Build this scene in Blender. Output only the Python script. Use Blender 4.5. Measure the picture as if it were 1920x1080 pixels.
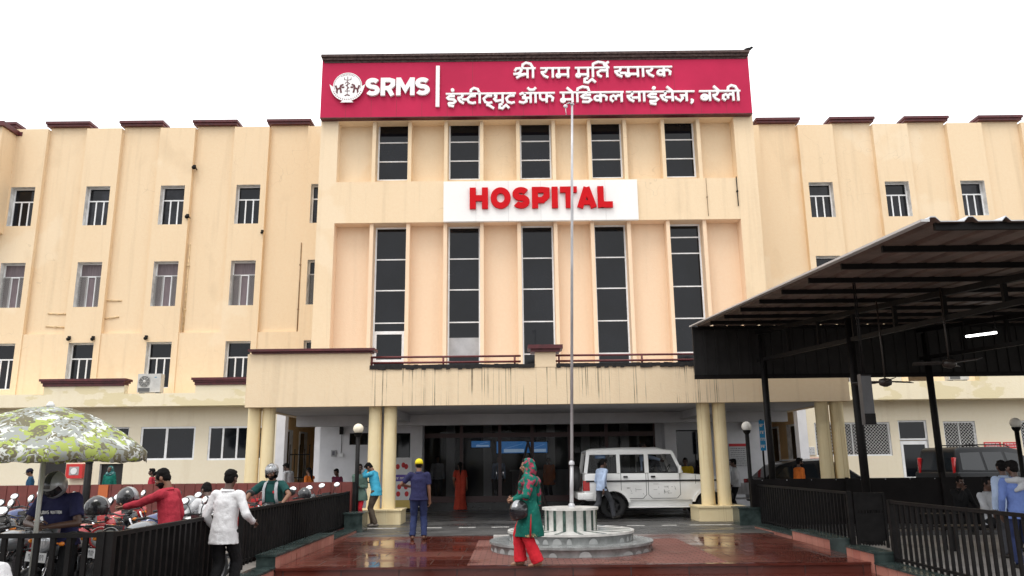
import bpy, bmesh, math, random
from mathutils import Vector, Matrix, noise
V = Vector
R = math.radians
for o in list(bpy.data.objects): bpy.data.objects.remove(o)
SC = bpy.context.scene
COL = SC.collection
# ------------------------------------------------------------ camera
F = 1475.0
CAM = V((0, 0, 1.55))
CR = Matrix.Rotation(R(0.0), 3, 'Z') @ Matrix.Rotation(R(90 + 12.6), 3, 'X') @ Matrix.Rotation(R(-0.62), 3, 'Z')
cd = bpy.data.cameras.new('camera')
cd.sensor_width = 36; cd.lens = F / 1920 * 36; cd.clip_end = 6000; cd.clip_start = .05
cam = bpy.data.objects.new('camera', cd); COL.objects.link(cam)
cam.matrix_world = Matrix.Translation(CAM) @ CR.to_4x4()
SC.camera = cam
# ------------------------------------------------------------ sky, sun, exposure (overcast day)
SUN_EL, SUN_AZ = 62, 205          # soft light from above, a little behind the camera
w = bpy.data.worlds.new('World'); SC.world = w; w.use_nodes = True
nt = w.node_tree; nt.nodes.clear()
wo = nt.nodes.new('ShaderNodeOutputWorld'); bg = nt.nodes.new('ShaderNodeBackground')
sk = nt.nodes.new('ShaderNodeTexSky'); sk.sky_type = 'NISHITA'; sk.sun_disc = False
sk.sun_elevation = R(SUN_EL); sk.sun_rotation = R(SUN_AZ)
tc = nt.nodes.new('ShaderNodeTexCoord'); nz = nt.nodes.new('ShaderNodeTexNoise')
nz.inputs['Scale'].default_value = 2.2; nz.inputs['Detail'].default_value = 5
rp = nt.nodes.new('ShaderNodeValToRGB')
rp.color_ramp.elements[0].position = .3; rp.color_ramp.elements[0].color = (11.5, 11.8, 12.3, 1)
rp.color_ramp.elements[1].position = .62; rp.color_ramp.elements[1].color = (14.5, 14.5, 14.5, 1)
mx = nt.nodes.new('ShaderNodeMixRGB'); mx.inputs[0].default_value = .93
nt.links.new(tc.outputs['Generated'], nz.inputs['Vector']); nt.links.new(nz.outputs['Fac'], rp.inputs[0])
nt.links.new(sk.outputs[0], mx.inputs[1]); nt.links.new(rp.outputs[0], mx.inputs[2])
nt.links.new(mx.outputs[0], bg.inputs[0]); bg.inputs[1].default_value = .115
nt.links.new(bg.outputs[0], wo.inputs[0])
sl = bpy.data.lights.new('sun', 'SUN'); sl.energy = 1.3; sl.angle = R(24); sl.color = (1, .96, .9)
so = bpy.data.objects.new('sun', sl); COL.objects.link(so)
so.rotation_euler = (R(90 - SUN_EL), 0, R(180 - SUN_AZ + 0))
SC.view_settings.view_transform = 'Standard'; SC.view_settings.look = 'None'
SC.view_settings.exposure = 0.16; SC.view_settings.gamma = 1
SC.cycles.max_bounces = 8; SC.cycles.diffuse_bounces = 4; SC.cycles.glossy_bounces = 4
SC.cycles.transparent_max_bounces = 12
try: SC.cycles.use_denoising = True
except Exception: pass

def at(px, py, Y=None, Z=None, X=None):
    """the point of the world plane Y / Z / X = const that shows at pixel (px, py) of the 1920 x 1080 photograph"""
    d = CR @ V(((px - 960) / F, -(py - 540) / F, -1))
    if Y is not None: t = (Y - CAM.y) / d.y
    elif Z is not None: t = (Z - CAM.z) / d.z
    else: t = (X - CAM.x) / d.x
    return CAM + d * t
def ax(px, py, Y): return at(px, py, Y=Y).x
def az(px, py, Y): return at(px, py, Y=Y).z

# ------------------------------------------------------------ mesh builder
class MB:
    def __init__(s): s.v = []; s.f = []; s.m = []; s.sm = []
    def add(s, vs, fs, mi=0, smooth=False):
        b = len(s.v); s.v += [tuple(v) for v in vs]
        for f in fs: s.f.append([i + b for i in f]); s.m.append(mi); s.sm.append(smooth)
        return s
    def box(s, x0, x1, y0, y1, z0, z1, mi=0):
        if x0 > x1: x0, x1 = x1, x0
        if y0 > y1: y0, y1 = y1, y0
        if z0 > z1: z0, z1 = z1, z0
        vs = [(x0,y0,z0),(x1,y0,z0),(x1,y1,z0),(x0,y1,z0),(x0,y0,z1),(x1,y0,z1),(x1,y1,z1),(x0,y1,z1)]
        return s.add(vs, [(0,3,2,1),(4,5,6,7),(0,1,5,4),(1,2,6,5),(2,3,7,6),(3,0,4,7)], mi)
    def obox(s, M, sx, sy, sz, mi=0):
        vs = [M @ V((x*sx/2, y*sy/2, z*sz/2)) for z in (-1,1) for x,y in ((-1,-1),(1,-1),(1,1),(-1,1))]
        return s.add(vs, [(0,3,2,1),(4,5,6,7),(0,1,5,4),(1,2,6,5),(2,3,7,6),(3,0,4,7)], mi)
    def bar(s, a, b, wx, wy, mi=0, up=V((0,0,1))):
        a, b = V(a), V(b); d = (b - a); L = d.length; z = d.normalized()
        x = up.cross(z)
        if x.length < 1e-4: x = V((1,0,0))
        x.normalize(); y = z.cross(x)
        M = Matrix((x, y, z)).transposed().to_4x4(); M.translation = (a + b) / 2
        return s.obox(M, wx, wy, L, mi)
    def quad(s, a, b, c, d, mi=0): return s.add([a,b,c,d], [(0,1,2,3)], mi)
    def prism(s, pts, fn, d0, d1, mi=0, smooth=False):
        """polygon pts (2D) extruded d0..d1; fn(u, v, d) -> 3D"""
        n = len(pts)
        vs = [fn(u, v, d0) for u, v in pts] + [fn(u, v, d1) for u, v in pts]
        fs = [tuple(range(n)), tuple(range(2*n-1, n-1, -1))] + [(i, i+n, (i+1) % n + n, (i+1) % n) for i in range(n)]
        b = len(s.f); s.add(vs, fs, mi)
        if smooth:
            for k in range(b+2, len(s.f)): s.sm[k] = True
        return s
    def loft(s, rings, mi=0, cap=True, smooth=True, closed=True):
        n = len(rings[0]); vs = [p for r in rings for p in r]; fs = []
        for k in range(len(rings)-1):
            for i in range(n if closed else n-1):
                j = (i+1) % n
                fs.append((k*n+i, k*n+j, (k+1)*n+j, (k+1)*n+i))
        s.add(vs, fs, mi, smooth)
        if cap:
            s.add(rings[0], [tuple(range(n-1, -1, -1))], mi, False); s.add(rings[-1], [tuple(range(n))], mi, False)
        return s
    def tube(s, pts, r, mi=0, seg=8, cap=True, flat=1.0):
        pts = [V(p) for p in pts]; rr = r if isinstance(r, (list, tuple)) else [r]*len(pts); rings = []
        x = None
        for i, p in enumerate(pts):
            t = (pts[min(i+1, len(pts)-1)] - pts[max(i-1, 0)]).normalized()
            if x is None:
                up = V((0,0,1)) if abs(t.z) < .9 else V((0,1,0)); x = up.cross(t).normalized()
            else: x = (x - t * x.dot(t)).normalized()
            y = t.cross(x)
            rings.append([p + (x*math.cos(a) + y*math.sin(a)*flat)*rr[i] for a in (2*math.pi*k/seg for k in range(seg))])
        return s.loft(rings, mi, cap)
    def lathe(s, prof, c=(0,0,0), seg=24, mi=0, M=None, cap=False, a0=0, smooth=True):
        c = V(c); rings = []
        for r, z in prof:
            ring = [V((r*math.cos(a), r*math.sin(a), z)) for a in (a0 + 2*math.pi*k/seg for k in range(seg))]
            rings.append([(M @ p if M else p) + c for p in ring])
        return s.loft(rings, mi, cap, smooth)
    def ell(s, c, r, M=None, mi=0, seg=12, rings=8):
        c = V(c); vs = []; fs = []
        for j in range(rings+1):
            th = math.pi*j/rings
            for i in range(seg):
                ph = 2*math.pi*i/seg
                p = V((r[0]*math.sin(th)*math.cos(ph), r[1]*math.sin(th)*math.sin(ph), -r[2]*math.cos(th)))
                vs.append((M @ p if M else p) + c)
        for j in range(rings):
            for i in range(seg):
                k = (i+1) % seg; fs.append((j*seg+i, j*seg+k, (j+1)*seg+k, (j+1)*seg+i))
        return s.add(vs, fs, mi, True)
    def limb(s, pts, rr, mi=0, seg=12, ends=(True, True)):
        pts = [V(p) for p in pts]
        for i in range(len(pts)-1): s.tube([pts[i], pts[i+1]], [rr[i], rr[i+1]], mi, seg)
        for i, p in enumerate(pts):
            if (i == 0 and not ends[0]) or (i == len(pts)-1 and not ends[1]): continue
            s.ell(p, (rr[i],)*3, None, mi, seg, 8)
        return s
    def mesh(s, name, mats):
        me = bpy.data.meshes.new(name); me.from_pydata(s.v, [], s.f)
        for m in mats: me.materials.append(m)
        if len(mats) > 1: me.polygons.foreach_set('material_index', s.m)
        me.polygons.foreach_set('use_smooth', s.sm)
        me.update(); return me
    def build(s, name, mats, parent=None, world=False, fix=True):
        if not isinstance(mats, (list, tuple)): mats = [mats]
        me = s.mesh(name, mats)
        if fix:
            bm = bmesh.new(); bm.from_mesh(me); bmesh.ops.remove_doubles(bm, verts=bm.verts, dist=1e-5)
            bmesh.ops.recalc_face_normals(bm, faces=bm.faces); bm.to_mesh(me); bm.free()
        o = bpy.data.objects.new(name, me); COL.objects.link(o)
        if parent:
            o.parent = parent
            if world:
                L = parent
                T = Matrix.Identity(4)
                while L is not None: T = T @ Matrix.Translation(-L.location) if L.type == 'EMPTY' else T; L = L.parent
                o.matrix_parent_inverse = T if parent.type == 'EMPTY' else Matrix.Identity(4)
        return o

def thing(name, label, cat, loc=(0,0,0), rz=0, group=None, scale=1):
    o = bpy.data.objects.new(name, None); COL.objects.link(o); o.empty_display_size = .2
    o.location = loc; o.rotation_euler = (0, 0, rz); o.scale = (scale,)*3
    return tag(o, label, cat, group)
def tag(o, label, cat, group=None):
    o['label'] = label; o['category'] = cat
    if group: o['group'] = group
    return o
def struct(o): o['kind'] = 'structure'; return o
def dup(o, parent=None):
    c = o.copy(); COL.objects.link(c)
    if parent is not None: c.parent = parent
    for ch in list(o.children): dup(ch, c)
    return c

# ------------------------------------------------------------ materials
def M(name, col, rough=.6, metal=0, var=0, vs=2.0, bump=0, bs=30, spec=.5, coat=0, em=0, world=True, stretch=(1,1,1), alpha=1, col2=None, dirt=0):
    m = bpy.data.materials.new(name); m.use_nodes = True; t = m.node_tree; L = t.links.new
    p = t.nodes['Principled BSDF']
    p.inputs['Base Color'].default_value = (*col, 1); p.inputs['Roughness'].default_value = rough
    p.inputs['Metallic'].default_value = metal; p.inputs['Specular IOR Level'].default_value = spec
    if coat: p.inputs['Coat Weight'].default_value = coat; p.inputs['Coat Roughness'].default_value = .08
    if em: p.inputs['Emission Color'].default_value = (*col, 1); p.inputs['Emission Strength'].default_value = em
    if alpha < 1: p.inputs['Alpha'].default_value = alpha
    if var or bump:
        if world: src = t.nodes.new('ShaderNodeNewGeometry').outputs['Position']
        else: src = t.nodes.new('ShaderNodeTexCoord').outputs['Object']
        mp = t.nodes.new('ShaderNodeMapping'); mp.inputs['Scale'].default_value = stretch; L(src, mp.inputs[0]); src = mp.outputs[0]
    if var:
        n = t.nodes.new('ShaderNodeTexNoise'); n.inputs['Scale'].default_value = vs; n.inputs['Detail'].default_value = 6; n.inputs['Roughness'].default_value = .62
        L(src, n.inputs['Vector'])
        r = t.nodes.new('ShaderNodeValToRGB'); r.color_ramp.elements[0].position = .32; r.color_ramp.elements[1].position = .68
        c2 = col2 or tuple(min(1, c*(1+var*.5)) for c in col); c1 = tuple(c*(1-var) for c in col)
        r.color_ramp.elements[0].color = (*c1, 1); r.color_ramp.elements[1].color = (*c2, 1)
        L(n.outputs['Fac'], r.inputs[0]); L(r.outputs[0], p.inputs['Base Color'])
    if bump:
        n2 = t.nodes.new('ShaderNodeTexNoise'); n2.inputs['Scale'].default_value = bs; n2.inputs['Detail'].default_value = 4
        L(src, n2.inputs['Vector'])
        b = t.nodes.new('ShaderNodeBump'); b.inputs['Strength'].default_value = bump; b.inputs['Distance'].default_value = .02
        L(n2.outputs['Fac'], b.inputs['Height']); L(b.outputs[0], p.inputs['Normal'])
    return m

def nodes(m):
    t = m.node_tree
    return t, t.nodes['Principled BSDF'], t.links.new
def ramp(t, stops, interp='LINEAR'):
    r = t.nodes.new('ShaderNodeValToRGB'); e = r.color_ramp.elements; r.color_ramp.interpolation = interp
    while len(e) < len(stops): e.new(.5)
    for k, (pos, c) in enumerate(stops): e[k].position = pos; e[k].color = (*c, 1) if len(c) == 3 else c
    return r
def wnoise(t, scale, stretch=(1,1,1), detail=5, off=(0,0,0)):
    g = t.nodes.new('ShaderNodeNewGeometry'); mp = t.nodes.new('ShaderNodeMapping')
    mp.inputs['Scale'].default_value = stretch; mp.inputs['Location'].default_value = off
    t.links.new(g.outputs['Position'], mp.inputs[0])
    n = t.nodes.new('ShaderNodeTexNoise'); n.inputs['Scale'].default_value = scale; n.inputs['Detail'].default_value = detail
    t.links.new(mp.outputs[0], n.inputs['Vector']); return n
def mixc(t, fac, a, b, mode='MIX'):
    n = t.nodes.new('ShaderNodeMixRGB'); n.blend_type = mode
    for k, x in ((0, fac), (1, a), (2, b)):
        if isinstance(x, (int, float)): n.inputs[k].default_value = x
        elif isinstance(x, tuple): n.inputs[k].default_value = (*x, 1)
        else: t.links.new(x, n.inputs[k])
    return n
def math_(t, op, a, b=0):
    n = t.nodes.new('ShaderNodeMath'); n.operation = op
    for k, x in ((0, a), (1, b)):
        if isinstance(x, (int, float)): n.inputs[k].default_value = x
        else: t.links.new(x, n.inputs[k])
    return n.outputs[0]

def plaster(name, col, dirty=(.45,.33,.2), amt=.35, streak=0.0, streak_col=(.03,.025,.02), sdens=.62, patch=None, stain=False):
    """painted render: blotchy tone, faint vertical wash marks, optional dark drip marks or peeled patches"""
    m = M(name, col, rough=.85, spec=.25); t, p, L = nodes(m)
    a = wnoise(t, .55, (1,1,.5), 6); r = ramp(t, [(.35, (0,0,0)), (.75, (1,1,1))]); L(a.outputs['Fac'], r.inputs[0])
    c1 = mixc(t, math_(t, 'MULTIPLY', r.outputs[0], amt*.55), col, tuple(c*d/.62 for c, d in zip(col, (.55,.5,.43))))
    b = wnoise(t, 1.0, (3.5,3.5,.18), 5, (3,1,2)); r2 = ramp(t, [(.55, (0,0,0)), (.8, (1,1,1))]); L(b.outputs['Fac'], r2.inputs[0])
    c2 = mixc(t, math_(t, 'MULTIPLY', r2.outputs[0], amt), c1.outputs[0], dirty)
    # rain-washed grime that gathers under copings and sills: thin light-dark runs
    f = wnoise(t, 9, (1,1,1), 8); c3 = mixc(t, .10, c2.outputs[0], f.outputs['Fac'], 'OVERLAY')
    out = c3.outputs[0]
    if stain:      # repaired paler patches, grey damp blotches and hairline cracks
        a1 = wnoise(t, .33, (1,1,1), 4, (5,9,2)); q1 = ramp(t, [(.60,(0,0,0)),(.64,(1,1,1))]); L(a1.outputs['Fac'], q1.inputs[0])
        out = mixc(t, math_(t, 'MULTIPLY', q1.outputs[0], .30), out, (.86,.74,.56)).outputs[0]
        a2 = wnoise(t, .8, (1,1,.6), 8, (2,4,8)); q2 = ramp(t, [(.60,(0,0,0)),(.72,(1,1,1))]); L(a2.outputs['Fac'], q2.inputs[0])
        out = mixc(t, math_(t, 'MULTIPLY', q2.outputs[0], .20), out, (.50,.36,.22)).outputs[0]
        a3 = wnoise(t, .9, (1,1,1), 2, (1,1,6)); q3 = ramp(t, [(.4985,(0,0,0)),(.5,(1,1,1)),(.5015,(0,0,0))]); L(a3.outputs['Fac'], q3.inputs[0])
        a4 = wnoise(t, .25, (1,1,1), 2, (8,1,3)); q4 = ramp(t, [(.52,(0,0,0)),(.6,(1,1,1))]); L(a4.outputs['Fac'], q4.inputs[0])
        out = mixc(t, math_(t, 'MULTIPLY', math_(t, 'MULTIPLY', q3.outputs[0], q4.outputs[0]), .22), out, (.25,.17,.1)).outputs[0]
    if patch:
        pn = wnoise(t, .8, (1,1,1.9), 9, (7,3,1)); r4 = ramp(t, [(.54, (0,0,0)), (.56, (1,1,1))]); L(pn.outputs['Fac'], r4.inputs[0])
        out = mixc(t, r4.outputs[0], out, patch).outputs[0]
    if streak:
        s1 = wnoise(t, 1.0, (34,2,.10), 3, (1,0,4)); r3 = ramp(t, [(sdens, (0,0,0)), (sdens+.02, (1,1,1))]); L(s1.outputs['Fac'], r3.inputs[0])
        s2 = wnoise(t, 1.0, (1.1,1.1,.9), 3, (9,0,0)); r5 = ramp(t, [(.40, (0,0,0)), (.58, (1,1,1))]); L(s2.outputs['Fac'], r5.inputs[0])
        out = mixc(t, math_(t, 'MULTIPLY', math_(t, 'MULTIPLY', r3.outputs[0], r5.outputs[0]), streak), out, streak_col).outputs[0]
    L(out, p.inputs['Base Color'])
    n2 = wnoise(t, 22, (1,1,1), 5); bp = t.nodes.new('ShaderNodeBump'); bp.inputs['Strength'].default_value = .25; bp.inputs['Distance'].default_value = .02
    L(n2.outputs['Fac'], bp.inputs['Height']); L(bp.outputs[0], p.inputs['Normal'])
    return m

CREAM = plaster('facade_cream', (.80,.625,.42), amt=.30, stain=True)
PEACH = plaster('facade_peach', (.82,.615,.43), amt=.15)
PORCHC = plaster('porch_cream', (.80,.64,.44), amt=.35, stain=True)
STREAK = plaster('porch_stained', (.80,.64,.44), amt=.2, streak=.8, sdens=.60)
LEDGE = plaster('ledge_peeling', (.83,.74,.55), amt=.25, patch=(.74,.64,.41))
GROUNDW = plaster('ground_wall', (.80,.72,.56), amt=.2)
TANW = plaster('tan_side_wall', (.80,.55,.28), amt=.3)
COLM = plaster('column_cream', (.82,.69,.43), amt=.5, dirty=(.55,.36,.14), streak=.55, sdens=.60, streak_col=(.50,.33,.13))
REVEAL = M('window_reveal', (.76,.75,.73), .8, var=.35, vs=3)
WHITEW = M('porch_white', (.70,.70,.72), .75, var=.12, vs=1.5)
SOFFIT = M('soffit_grey', (.52,.52,.54), .8, var=.15, vs=1.2)
MAROON = M('maroon_paint', (.095,.012,.016), .5, var=.45, vs=6, bump=.2)
MAROOND = M('maroon_weathered', (.06,.018,.02), .75, var=.7, vs=9, bump=.5, col2=(.11,.07,.06))
GLASS = M('dark_glass', (.006,.007,.010), .04, spec=.30, var=.6, vs=.6)
GLASS2 = M('dim_glass', (.020,.021,.026), .10, spec=.30, var=.9, vs=1.6)
CURTAIN = M('curtain_behind_glass', (.16,.12,.13), .5, var=.3, vs=4, stretch=(6,6,.6))
ALU = M('white_aluminium', (.84,.84,.84), .45, var=.1, vs=5)
BLACKM = M('black_painted_steel', (.009,.008,.008), .55, var=.5, vs=7, bump=.1, spec=.18)
RAILR = M('maroon_rail', (.13,.02,.022), .4, var=.3, vs=8)
TARM = M('tar_edge', (.018,.016,.016), .9, var=.5, vs=9, bump=.8, bs=18)
CHROME = M('chrome', (.75,.75,.77), .12, metal=1)
STEEL = M('galvanised', (.55,.55,.57), .45, metal=.35, var=.3, vs=14, world=False, stretch=(1,1,.15))
WHITEP = M('white_sign', (.86,.86,.85), .5, var=.05, vs=1)
REDP = M('letter_red', (.56,.007,.012), .6, var=.08, vs=3, spec=.1)
CRIMSON = M('sign_crimson', (.50,.020,.075), .6, var=.16, vs=.35, spec=.15)
LETTERW = M('letter_white', (.88,.88,.87), .45, var=.06, vs=4)
DARKREDL = M('emblem_maroon', (.10,.005,.012), .5)
# ============================================================ GROUND
YT, YW, YG, YL, YP = 29.0, 32.0, 31.0, 30.2, 21.9     # tower, upper wings, ground floor wings, ledge front, porch front
ZL = -.15                                             # lower ground in front of the plaza and in the parking lots
XC = (ax(586.7, 573, YT) + ax(1437, 535, YT)) / 2
ASPH = M('asphalt', (.075,.073,.072), .55, var=.45, vs=1.1, bump=.5, bs=60, col2=(.105,.102,.10))
t, p, L = nodes(ASPH)
wn = wnoise(t, .5, (1,2.2,1), 5); rr_ = ramp(t, [(.4, (.18,)*3), (.62, (.6,)*3)]); L(wn.outputs['Fac'], rr_.inputs[0]); L(rr_.outputs[0], p.inputs['Roughness'])
LOTM = M('lot_concrete', (.22,.20,.18), .75, var=.4, vs=1.4, bump=.4, bs=40)
b = MB(); b.quad((-3000,-3000,ZL-.02),(3000,-3000,ZL-.02),(3000,3000,ZL-.02),(-3000,3000,ZL-.02)); struct(b.build('ground', M('earth', (.16,.14,.12), .9, var=.3, vs=.3)))
b = MB(); b.box(-60,60,18.2,29.0,ZL-.01,0); struct(b.build('road', ASPH))
b = MB(); b.box(-40,-4.0,3,18.2,ZL-.01,ZL+.03); struct(b.build('parking_lot', LOTM))
b = MB(); b.box(6.1,40,3,18.2,ZL-.01,ZL+.06); struct(b.build('shed_floor', M('shed_concrete', (.34,.32,.30), .7, var=.4, vs=1.2)))
# wet red granite
def granite(name, c1, c2, mortar, bw, bh, wet=True, off=.5, msize=.012):
    m = M(name, c1, .3); t, p, L = nodes(m)
    g = t.nodes.new('ShaderNodeNewGeometry'); br = t.nodes.new('ShaderNodeTexBrick')
    br.inputs['Scale'].default_value = 1; br.inputs['Brick Width'].default_value = bw; br.inputs['Row Height'].default_value = bh
    br.inputs['Mortar Size'].default_value = msize; br.inputs['Mortar Smooth'].default_value = .2; br.offset = off
    br.inputs['Color1'].default_value = (*c1,1); br.inputs['Color2'].default_value = (*c2,1); br.inputs['Mortar'].default_value = (*mortar,1)
    L(g.outputs['Position'], br.inputs['Vector'])
    sp = wnoise(t, 60, (1,1,1), 4); mo = mixc(t, .25, br.outputs['Color'], sp.outputs['Fac'], 'OVERLAY')
    big = wnoise(t, .5, (1,1,1), 4, (3,2,0)); mo2 = mixc(t, .35, mo.outputs[0], big.outputs['Fac'], 'OVERLAY')
    L(mo2.outputs[0], p.inputs['Base Color'])
    wn = wnoise(t, .55, (1,1.6,1), 6, (1,5,0)); rw = ramp(t, [(.40, (.035,)*3), (.60, (.30,)*3)] if wet else [(.36, (.10,)*3), (.5, (.55,)*3)])
    L(wn.outputs['Fac'], rw.inputs[0])
    ro = math_(t, 'ADD', rw.outputs[0], math_(t, 'MULTIPLY', br.outputs['Fac'], .25)); L(ro, p.inputs['Roughness'])
    p.inputs['Specular IOR Level'].default_value = .6
    rn = wnoise(t, 5, (1,1,1), 3); hh = math_(t, 'ADD', math_(t, 'MULTIPLY', rn.outputs['Fac'], .25), math_(t, 'MULTIPLY', br.outputs['Fac'], -.5))
    bp = t.nodes.new('ShaderNodeBump'); bp.inputs['Strength'].default_value = .10; bp.inputs['Distance'].default_value = .01
    L(hh, bp.inputs['Height']); L(bp.outputs[0], p.inputs['Normal'])
    return m
GRAN = granite('red_granite', (.082,.020,.014), (.125,.032,.022), (.04,.013,.010), .9, .6)
PAVER = granite('red_pavers', (.15,.050,.038), (.20,.072,.055), (.07,.03,.025), .2, .12, wet=False, msize=.01)
YF = at(1000, 1061, Z=0).y            # front edge of the plaza
YB = 18.2
XL, XR = -3.72, 5.62
b = MB(); b.box(XL, XR, YF, YB, ZL-.03, 0); pl_ = struct(b.build('plaza', GRAN))
b = MB(); b.box(XL, XR+.1, YF-.035, YF+.10, -.03, .006)
b.box(XL-.02, XR+.6, YF-.4, YF-.032, ZL-.03, ZL); b.box(XL, XR, 6, YF-.4, ZL-.05, ZL-.004)
struct(b.build('step', M('granite_nosing', (.085,.018,.012), .12, var=.3, vs=5, bump=.05, bs=6)))
b = MB(); b.box(-.75, 3.35, YF+.10, 17.1, -.01, .005); struct(b.build('path', PAVER))
# road marking dashes in front of the porch, broken and worn
PAINT = M('road_paint', (.62,.61,.58), .6, var=.5, vs=8)
b = MB()
for x0, x1 in ((688,750),(802,831),(862,893),(922,955),(1178,1212),(1245,1274),(1300,1382),(1440,1475),(1560,1600)):
    a = at(x0, 987, Z=0); c = at(x1, 987, Z=0); b.box(a.x, c.x, 20.55, 20.68, -.001, .005)
struct(b.build('road_marking', PAINT))

# ============================================================ HOSPITAL BUILDING
B = thing('hospital_building', 'wide cream four storey hospital building with a tall central block and pillared porch', 'building', (XC, YT, 0))
def part(mb, name, mats, parent=None): return mb.build(name, mats, parent or B, world=True)
def wallgrid(mb, X0, X1, Z0, Z1, Y, holes, mi=0, depth=.3, rmi=1, head_mi=None):
    """a wall facing -Y with rectangular openings and their reveals"""
    xs = sorted({X0, X1, *[h[0] for h in holes], *[h[1] for h in holes]}); zs = sorted({Z0, Z1, *[h[2] for h in holes], *[h[3] for h in holes]})
    xs = [x for x in xs if X0 <= x <= X1]; zs = [z for z in zs if Z0 <= z <= Z1]
    for i in range(len(xs)-1):
        for j in range(len(zs)-1):
            cx, cz = (xs[i]+xs[i+1])/2, (zs[j]+zs[j+1])/2
            if any(h[0] < cx < h[1] and h[2] < cz < h[3] for h in holes): continue
            mb.quad((xs[i],Y,zs[j]),(xs[i+1],Y,zs[j]),(xs[i+1],Y,zs[j+1]),(xs[i],Y,zs[j+1]), mi)
    for x0,x1,z0,z1 in holes:
        y2 = Y+depth
        mb.quad((x0,Y,z0),(x0,y2,z0),(x0,y2,z1),(x0,Y,z1), rmi); mb.quad((x1,y2,z0),(x1,Y,z0),(x1,Y,z1),(x1,y2,z1), rmi)
        mb.quad((x0,Y,z1),(x0,y2,z1),(x1,y2,z1),(x1,Y,z1), rmi if head_mi is None else head_mi); mb.quad((x0,y2,z0),(x0,Y,z0),(x1,Y,z0),(x1,y2,z0), rmi)
def window(x0, x1, z0, z1, Y, vbars=(), hbars=(), fr=.05, glass=None, parent=None, mat=None, name='window', barw=.045):
    """a frame (part) with its pane (sub-part)"""
    f = MB()
    f.box(x0, x0+fr, Y-.03, Y+.04, z0, z1); f.box(x1-fr, x1, Y-.03, Y+.04, z0, z1)
    f.box(x0+fr, x1-fr, Y-.03, Y+.04, z0, z0+fr); f.box(x0+fr, x1-fr, Y-.03, Y+.04, z1-fr, z1)
    zz = sorted(hbars)
    for z in zz: f.box(x0+fr, x1-fr, Y-.025, Y+.03, z-barw/2, z+barw/2)
    top = zz[0] if zz else z1-fr
    for x in vbars: f.box(x-barw/2, x+barw/2, Y-.02, Y+.025, z0+fr, top-barw/2 if zz else z1-fr)
    o = part(f, name, mat or ALU, parent)
    g = MB(); g.box(x0+fr*.5, x1-fr*.5, Y+.005, Y+.016, z0+fr*.5, z1-fr*.5); g.build('pane', glass or GLASS, o, world=False).matrix_parent_inverse = Matrix.Identity(4)
    return o
# ---- tower
TX0, TX1 = ax(586.7, 573, YT), ax(1437, 535, YT)
ZTOP = az(1000, 104, YT)
ur = (ax(632, 300, YT), ax(1380, 290, YT), az(960, 338, YT), az(960, 224, YT))     # upper recess
lr = (ax(625.7, 450, YT), ax(1392, 450, YT), 3.3, az(960, 415, YT))                # lower recess
RD = .55
tw = MB()

# front skin in two heights so the two recesses keep their own paint
zmid = (ur[2]+lr[3])/2
wallgrid(tw, TX0, TX1, zmid, ZTOP, YT, [ur], 0, RD, 0)
wallgrid(tw, TX0, TX1, 3.3, zmid, YT, [lr], 0, RD, 1)
tw.box(TX0, TX0+.02, YT+.001, YT+12, 3.3, ZTOP-.01, 0); tw.box(TX1-.02, TX1, YT+.001, YT+12, 3.3, ZTOP-.01, 0)
tw.box(TX0, TX1, YT+.01, YT+12, ZTOP-.3, ZTOP-.02, 0)
YR = YT + RD
uw = [(710,767),(843.5,900),(975,1032),(1105,1163),(1244,1302)]
lw_ = [(704,761.7),(840.2,899),(978.5,1037.5),(1116.5,1176),(1256,1313)]
uh, lh = [], []
for a, c in uw: uh.append((ax(a,285,YR), ax(c,285,YR), az(960,336,YR), az(960,229.5,YR)))
for a, c in lw_: lh.append((ax(a,460,YR), ax(c,460,YR), 4.05, az(960,424,YR)))
# keep each stack of windows truly vertical
for k in range(5):
    c = (uh[k][0]+uh[k][1]+lh[k][0]+lh[k][1])/4; wd = .62
    uh[k] = (c-wd, c+wd, *uh[k][2:]); lh[k] = (c-wd, c+wd, *lh[k][2:])
wallgrid(tw, ur[0], ur[1], ur[2], ur[3], YR, uh, 0, .14, 2)
wallgrid(tw, lr[0], lr[1], lr[2], lr[3], YR, lh, 1, .14, 2)
part(tw, 'tower_wall', [CREAM, PEACH, REVEAL])
for k in range(5):
    for h, mt in ((uh[k], CREAM), (lh[k], PEACH)):
        for sx in (-1, 1):
            f = MB(); x = h[0]-.085 if sx < 0 else h[1]+.085
            f.box(x-.07, x+.07, YT+.10, YR+.002, ur[2]-.02 if mt is CREAM else 3.4, h[3]+ (.20 if mt is CREAM else .22)); part(f, 'window_fin', mt)
    h = uh[k]; d = (h[3]-h[2])/3
    window(*h, YR+.07, hbars=(h[2]+d, h[2]+2*d), fr=.055)
    h = lh[k]; hb = [az(960, y, YR) for y in ((484,542,603) if k < 4 else (448,478,540,600))]
    if k in (2,3,4): hb.append(az(960, 664, YR))
    o = window(*h, YR+.07, hbars=hb, fr=.055)
    if k == 0:    # white casement set into the lowest light
        f = MB(); z0, z1 = az(730,682,YR), az(730,621,YR); x0, x1 = h[0]+.05, h[1]-.05; y = YR+.02
        for bx in ((x0,x0+.09,z0,z1),(x1-.09,x1,z0,z1),(x0+.09,x1-.09,z0,z0+.16),(x0+.09,x1-.09,z1-.12,z1)): f.box(bx[0],bx[1],y,y+.045,bx[2],bx[3])
        f.build('casement', ALU, o, world=False)
    if k == 1:    # pale board behind the glass
        f = MB(); f.box(h[0]+.055, h[1]-.055, YR+.045, YR+.060, az(870,669,YR), az(870,633,YR)); f.build('board', M('pale_board', (.42,.42,.43), .3, var=.2, vs=3), o, world=False)
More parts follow.
